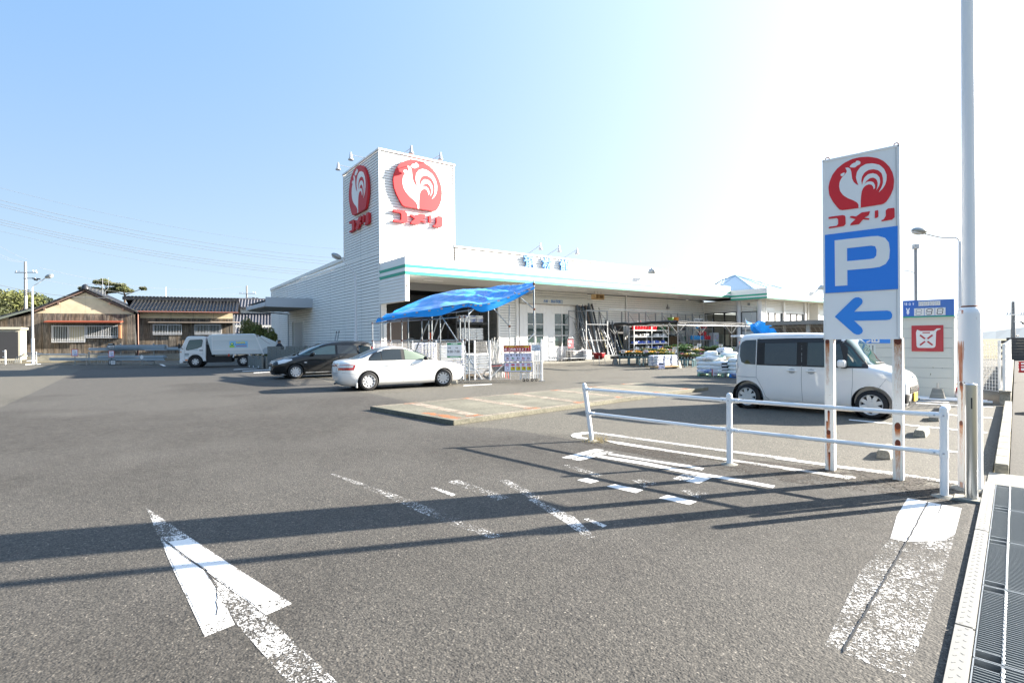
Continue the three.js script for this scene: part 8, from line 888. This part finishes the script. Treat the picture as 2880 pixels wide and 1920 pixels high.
  stackBags('soil_bag', 'grey wrapped bag beside the carts', 'grey wrapped bags by the doors', sackA, [mBagGrey], S(14.55, 0, 1.1).toArray(), TH, 2, 2, 6, 0.5, 0.115, 0.4, 0.12); stackBags('fertiliser_bag', 'bright white bag beside the tall rack', 'white bags by the rack', sackA, [mBagWhite], S(15.25, 0, 1.5).toArray(), TH, 1, 2, 6, 0.5, 0.12, 0.4, 0.15);
  const rbk = thing('basket_stand', 'red basket on thin tall legs in front of the pipe rack', 'basket', [5.5, 0, -33.7], TH); mk('basket', put(lathe([[0, 0.42], [0.28, 0.42], [0.36, 0.78], [0.38, 0.78], [0.38, 0.74], [0.3, 0.44], [0, 0.44]], 4), 0, 0, 0, PI / 4), M([0.33, 0.02, 0.025], 0.5), rbk); for (const [x, z] of [[-0.26, -0.26], [0.26, -0.26], [-0.26, 0.26], [0.26, 0.26]]) mk('leg', tb([x * 1.05, 0, z * 1.05], [x * 0.85, 0.7, z * 0.85], 0.014, 6), mGalv, rbk);
}
// ---------- garden display: net frame, flower tables, bags ----------
{
  const p0 = V3(6.55, 0, -33.9), p1 = V3(9.2, 0, -29.6), e = V3(UX, 0, UZ), p2 = p1.clone().addScaledVector(e, 5.4), p3 = p1.clone().addScaledVector(e, 9.2), H = 2.5;
  const f = thing('net_frame', 'pipe frame with rolled black netting over the flower tables', 'frame'); const mNF = M([0.13, 0.13, 0.13], 0.6), P = (a, b, r = 0.022, m = mNF) => mk('pipe', tb(a, b, r, 7), m, f), up = (p, h) => V3(p.x, h, p.z);
  const q0 = p0.clone().addScaledVector(e, 5.4), q3 = p0.clone().addScaledVector(e, 9.2);
  for (const p of [p0, p1, p2, p3, q0, q3]) { P(p, up(p, H)); for (const d of [e.clone(), e.clone().negate(), p1.clone().sub(p0).normalize(), p0.clone().sub(p1).normalize()]) if (R() < 0.8) P(up(p, 1.9), up(p, H).addScaledVector(d, 0.75), 0.018); }
  for (const [a, b] of [[p0, p1], [p1, p3], [p0, q3], [q0, p2], [q3, p3]]) P(up(a, H), up(b, H)); P(up(p1, H - 0.12), up(p3, H - 0.12), 0.028, mPole);
  const roll = (a, b, r, n) => { const pts = []; for (let k = 0; k <= n; k++) { const t = k / n; pts.push(V3(a.x + (b.x - a.x) * t, H + 0.06 + rr(-0.025, 0.025), a.z + (b.z - a.z) * t)); } return tube(pts, r, n * 3, 7); }; mk('net_roll', roll(p0, p1, 0.10, 12), mBlack, f); mk('net_roll', roll(p1, p3, 0.05, 16), M([0.05, 0.05, 0.05], 0.9), f); mk('net_roll', roll(p0.clone().addScaledVector(e, 0.4), q3, 0.05, 14), M([0.04, 0.04, 0.04], 0.9), f);
  for (const [p, lb] of [[p0, 'white concrete weight at the left post of the net frame'], [p1, 'white concrete weight at the front post of the net frame']]) { const w = thing('post_weight', lb, 'weight', [p.x, 0, p.z], TH); mk('weight', put(NI(new THREE.CylinderGeometry(0.13, 0.21, 0.36, 4)), 0, 0.18, 0, PI / 4), mConc, w, 1); mk('collar', put(NI(new THREE.CylinderGeometry(0.06, 0.06, 0.03, 10)), 0, 0.375, 0), mGrey, w); }
  const mTeal = M([0.09, 0.19, 0.22], 0.5), tables = []; const tab = (c, ry, w, d, h, lb) => { const t = thing('flower_table', lb, 'table', [c.x, 0, c.z], ry); mk('top', rb(w, 0.05, d, 0.01, 0, h, 0), mTeal, t); for (let k = 0; k < Math.round(w / 0.12); k++) mk('slat', bx(0.09, 0.02, d, -w / 2 + 0.06 + k * 0.12, h + 0.034, 0), mTeal, t); for (const x of [-w / 2 + 0.08, 0, w / 2 - 0.08]) for (const z of [-d / 2 + 0.06, d / 2 - 0.06]) mk('leg', bx(0.06, h, 0.06, x, h / 2, z), mTeal, t); tables.push([c, ry, w, d, h]); };
  const along = p1.clone().sub(p0).normalize(), ra = Math.atan2(-along.z, along.x), pt = (a, b) => p0.clone().addScaledVector(along, a).addScaledVector(e, b);
  tab(pt(0.95, 0.75), ra, 1.9, 0.85, 0.5, 'teal slatted table nearest the left net frame post'); tab(pt(3.0, 0.75), ra, 1.9, 0.85, 0.5, 'teal slatted table in the middle of the front flower row'); tab(pt(4.75, 1.5), ra, 1.2, 0.9, 0.42, 'low teal table with seedling trays by the front post'); tab(pt(1.2, 2.4), ra, 2.4, 0.9, 0.62, 'teal slatted table in the second flower row'); tab(pt(3.6, 2.9), ra, 1.9, 0.9, 0.62, 'teal slatted table in the second row beside the big bags'); tab(pt(1.6, 4.4), ra, 2.6, 0.9, 0.72, 'teal slatted table in the back flower row'); tab(pt(4.0, 5.2), ra, 2.2, 0.9, 0.66, 'teal slatted table farthest toward the white van');
  const leafG = (seed, fl) => { const r = rng(seed), p = [], c = []; const tri = (x, y, z, s, cl) => { const a = r() * 6.3, b = (r() - 0.3) * 1.2; for (const [u, v] of [[-0.5, 0], [0.5, 0], [0, 1.5]]) { p.push(x + Math.cos(a) * u * s - Math.sin(a) * Math.cos(b) * v * s, y + Math.sin(b) * v * s, z + Math.sin(a) * u * s + Math.cos(a) * Math.cos(b) * v * s); c.push(...cl); } };
    for (let k = 0; k < 90; k++) { const a = r() * 6.3, d = Math.sqrt(r()) * 0.12; const g = 0.6 + r() * 0.8; tri(Math.cos(a) * d, 0.1 + r() * 0.09, Math.sin(a) * d, 0.045, [0.11 * g, 0.17 * g, 0.045 * g]); } for (let k = 0; k < 46; k++) { const a = r() * 6.3, d = Math.sqrt(r()) * 0.12, q = 0.7 + 0.5 * r(); tri(Math.cos(a) * d, 0.17 + r() * 0.06, Math.sin(a) * d, 0.032, fl.map((v) => v * q)); } const g = new THREE.BufferGeometry(); g.setAttribute('position', new THREE.Float32BufferAttribute(p, 3)); g.setAttribute('color', new THREE.Float32BufferAttribute(c, 3)); g.computeVertexNormals(); return g; };
  const mFl = M('#ffffff', 0.9, 0, { vertexColors: true }), potG = lathe([[0, 0], [0.045, 0], [0.06, 0.1], [0.064, 0.1], [0, 0.09]], 10), kinds = [['orange pansies', [0.8, 0.28, 0.02]], ['yellow flowers', [0.8, 0.55, 0.04]], ['purple pansies', [0.25, 0.06, 0.3]], ['pink blooms', [0.6, 0.16, 0.22]], ['white blooms', [0.75, 0.73, 0.68]], ['green leaves only', [0.06, 0.14, 0.03]]].map(([n, c], i) => [n, leafG(500 + i, c)]);
  const names = ['on the table by the left post', 'on the middle front table', 'on the low seedling table', 'on the second row table', 'on the table by the big bags', 'on the back row table', 'on the table toward the van'];
  tables.forEach(([c, ry, w, d, h], ti) => { const nx = Math.floor(w / 0.24), nzz = 3; for (let i = 0; i < nx; i++) for (let j = 0; j < nzz; j++) { const q = ti < 2 ? [0, 2, 0, 1, 4, 5][(i * 2 + j + ti * 3) % 6] : [5, 1, 3, 5, 4, 2, 5][(R() * 7) | 0], x = -w / 2 + 0.14 + i * (w - 0.28) / Math.max(1, nx - 1), z = -d / 2 + 0.16 + j * (d - 0.32) / 2; const t = thing('potted_flower', 'pot of ' + kinds[q][0] + ' ' + names[ti] + ', ' + ord(i) + ' along, ' + ['back', 'middle', 'front'][j], 'potted plant', [c.x + Math.cos(ry) * x + Math.sin(ry) * z, h + 0.045, c.z - Math.sin(ry) * x + Math.cos(ry) * z], rr(0, 6), kinds[q][0] + ' ' + names[ti]); const pm = new THREE.Mesh(potG, mBlack); pm.name = 'pot'; pm.castShadow = true; t.add(pm); const fm = new THREE.Mesh(kinds[q][1], mFl); fm.name = 'foliage'; fm.castShadow = fm.receiveShadow = true; fm.scale.setScalar(rr(1.15, 1.55) * (q === 5 && ti > 3 ? 1.35 : 1)); t.add(fm); } });
  const tagM = M('#ffffff', 0.6, 0, { map: canvasTex(64, 48, (c) => { c.fillStyle = '#ecece6'; c.fillRect(0, 0, 64, 48); c.fillStyle = '#a66'; c.fillRect(8, 8, 40, 8); c.fillStyle = '#555'; c.fillRect(10, 24, 30, 14); }) });
  [[0.5, 0.25, 0.85, 'white price card above the front orange pansies'], [2.3, 0.4, 0.85, 'white price card in the middle flower row'], [3.9, 1.2, 0.9, 'white price card by the yellow flowers'], [2.8, 2.6, 1.0, 'white price card over the second flower row'], [3.9, 3.3, 1.05, 'white price card next to the big white bags'], [3.2, 4.6, 1.2, 'pale pink price card in the back flower row'], [4.6, 4.9, 1.15, 'pale price card closest to the white van']].forEach(([a, b, h, lb]) => { const p = pt(a, b), t = thing('price_card', lb, 'price card', [p.x, 0, p.z], 0.25); mk('card', sheet(0.3, 0.22, 0, h, 0), tagM, t); mk('stick', tb([0, 0.4, -0.005], [0, h, -0.005], 0.006, 5), mPole, t); });
  solo('red_planter', 'red plastic planter on the low seedling table', 'planter', rb(0.34, 0.1, 0.2, 0.02, 0, 0.05, 0), M([0.42, 0.05, 0.03], 0.5), [pt(4.75, 1.5).x - 0.2, 0.6, pt(4.75, 1.5).z + 0.1], ra);
  // bag stack on a board and the two pallets of soil
  const bs = V3(8.2, 0, -29.0), rbz = TH - 0.15; const bd = thing('bag_plinth', 'low plank plinth under the neat stack of small printed bags', 'plinth', [bs.x, 0, bs.z], rbz); mk('plank', rb(1.75, 0.05, 0.8, 0.01, 0, 0.13, 0), mPine, bd); for (const x of [-0.78, 0.78]) mk('block', rb(0.2, 0.1, 0.4, 0.01, x, 0.05, 0.15), mConc, bd, 1);
  stackBags('small_bag', 'small printed bag in the neat stack', 'small printed bags', sackC, [mBagPrint], bs.toArray(), rbz, 3, 2, 7, 0.52, 0.082, 0.36, 0.16);
  const card = (p, h, w, hh, lb, draw, ry = 0) => { const t = thing('price_sign', lb, 'price sign', p, ry); mk('board', sheet(w, hh, 0, h, 0), M('#ffffff', 0.6, 0, { map: canvasTex(128, 128, draw) }), t); for (const x of [-0.06, 0.06]) mk('leg', tb([x, 0, -0.01], [x, h, -0.01], 0.009, 5), mPole, t); };
  card([7.95, 0, -28.35], 0.2, 0.34, 0.32, 'pale lilac price sign leaning on the small bag stack', (c) => { c.fillStyle = '#dcd8ee'; c.fillRect(0, 0, 128, 128); c.fillStyle = '#345'; c.font = 'bold 34px sans-serif'; c.fillText('398', 56, 110); c.fillRect(10, 14, 100, 30); });
  const pg = M([0.22, 0.38, 0.26], 0.6), pb = M([0.03, 0.22, 0.62], 0.5); pallet([8.75, 0, -23.1], TB + 0.1, pg, 'pale green pallet under the heap of big soil bags'); pallet([9.75, 0, -22.2], TB + 0.1, pb, 'bright blue pallet under bags next to the white van');
  stackBags('soil_bag', 'big white soil bag on the green pallet', 'soil bags low on the green pallet', sackB, [mBagWhite, mBagPrint], [8.75, 0, -23.1], TB + 0.1, 2, 2, 3, 0.58, 0.165, 0.5); stackBags('soil_bag', 'teal and white bag on the blue pallet', 'soil bags on the blue pallet', sackB, [mBagTeal], [9.75, 0, -22.2], TB + 0.1, 2, 2, 4, 0.58, 0.16, 0.5);
  [[8.55, 0.78, -23.0, 0.4, mBagWhite, 'plump white soil bag lying on top, nearest the price sign'], [8.95, 0.80, -23.3, -0.5, mBagTeal, 'teal streaked soil bag slumped on top of the green pallet heap'], [8.7, 0.98, -23.3, 0.9, mBagWhite, 'white soil bag topmost on the green pallet heap'], [9.3, 0.95, -22.8, -0.2, mBagTeal, 'teal streaked bag bridging the green and blue pallets'], [9.2, 1.12, -23.1, 0.6, mBagPrint, 'printed soil bag crowning the whole heap'], [8.3, 0.72, -23.4, 1.2, mBagWhite, 'white soil bag drooping over the heap toward the flowers']].forEach(([x, y, z, r, m, lb]) => bagThing('soil_bag', lb, sackB, m, [x, y, z], r, undefined, rr(-0.2, 0.2)));
  card([8.9, 0, -22.25], 0.42, 0.42, 0.42, 'black and white price sign in front of the soil bag pallets', (c) => { c.fillStyle = '#e8e8e6'; c.fillRect(0, 0, 128, 128); c.fillStyle = '#2a2626'; c.fillRect(8, 8, 112, 64); c.fillStyle = '#eee'; for (let k = 0; k < 6; k++) c.fillRect(16 + k * 17, 28, 13, 22); c.fillStyle = '#333'; for (let k = 0; k < 9; k++) c.fillRect(12 + k * 12, 92, 9, 14); }, 0.3); card([8.55, 0, -22.5], 0.2, 0.28, 0.28, 'small red edged price sign on the green pallet', (c) => { c.fillStyle = '#efe9ee'; c.fillRect(0, 0, 128, 128); c.fillStyle = '#c03848'; c.fillRect(0, 0, 22, 128); c.fillStyle = '#844'; c.font = 'bold 40px sans-serif'; c.fillText('598', 44, 100); }, 0.2);
}
// ---------- trolley shelter and blue sheet behind the van ----------
{
  const t = thing('trolley_shelter', 'grey brown curved roof trolley shelter behind the white van', 'shelter', [9.2, 0, -19.2], TB), L = 3.4; const mS = M([0.30, 0.27, 0.235], 0.6), mS2 = M([0.5, 0.47, 0.42], 0.5);
  const prof = []; for (let k = 0; k <= 14; k++) { const a = k / 14; prof.push([-1.5 * a, 2.2 - 0.55 * a * a]); } const ring = [...prof, ...prof.slice().reverse().map(([x, y]) => [x, y - 0.03])]; const g = ex(ring.map(([x, y]) => [-x, y]), L); g.rotateY(PI / 2); mk('roof_sheet', g, mS, t); mk('roof_ribs', Array.from({ length: 22 }, (_, k) => { const o = prof.slice(0, 14).map((p, i) => tb([0.08 + k * 0.155, prof[i][1] - 0.05, prof[i][0]], [0.08 + k * 0.155, prof[i + 1][1] - 0.05, prof[i + 1][0]], 0.018, 4)); return mergeGeometries(o); }), mS2, t);
  mk('eave_beam', [bx(L + 0.1, 0.14, 0.08, L / 2, 2.16, 0.0), bx(L, 0.07, 0.06, L / 2, 2.02, -0.25)], mS, t); for (const x of [0.0]) mk('end_arch', tube(prof.map(([a, b]) => V3(x, b, a)), 0.05, 24), mS2, t);
  for (const x of [0.5, 1.9, 3.3]) mk('post', tube([[x, 2.08, -0.2], [x + 0.02, 1.8, -0.3], [x + 0.1, 1.68, -0.7], [x + 0.1, 0.9, -1.2], [x + 0.1, 0, -1.2]], 0.045, 24, 8), mS2, t); for (const x of [1.3, 2.9]) mk('post', bx(0.12, 2.1, 0.12, x, 1.05, -0.15), mS2, t);
  const b = thing('blue_sheet', 'crumpled blue tarpaulin draped behind the trolley shelter', 'tarpaulin'); mk('sheet', quadSurf([[9.0, 2.3, -20.5], [9.5, 2.22, -20.6], [10.4, 2.25, -20.4], [11.6, 2.2, -20.0], [13.4, 2.1, -19.5]], [[9.3, 1.9, -20.4], [9.9, 1.55, -20.0], [10.8, 1.6, -20.0], [12.0, 1.75, -19.8], [13.4, 1.75, -19.3]], 50, 16, 0.25, 91), mTarp, b); mk('pole', tb([8.98, 0, -20.5], [8.98, 2.4, -20.5], 0.025), pipeM, b);
  solo('tan_screen', 'tan slatted screen wall low behind the trolley shelter', 'screen', Array.from({ length: 30 }, (_, k) => bx(0.12, 1.75, 0.03, k * 0.13, 0.88, 0)), M([0.42, 0.30, 0.22], 0.8), [10.6, 0, -21.6], TB);
}
renderer.render(scene, camera);
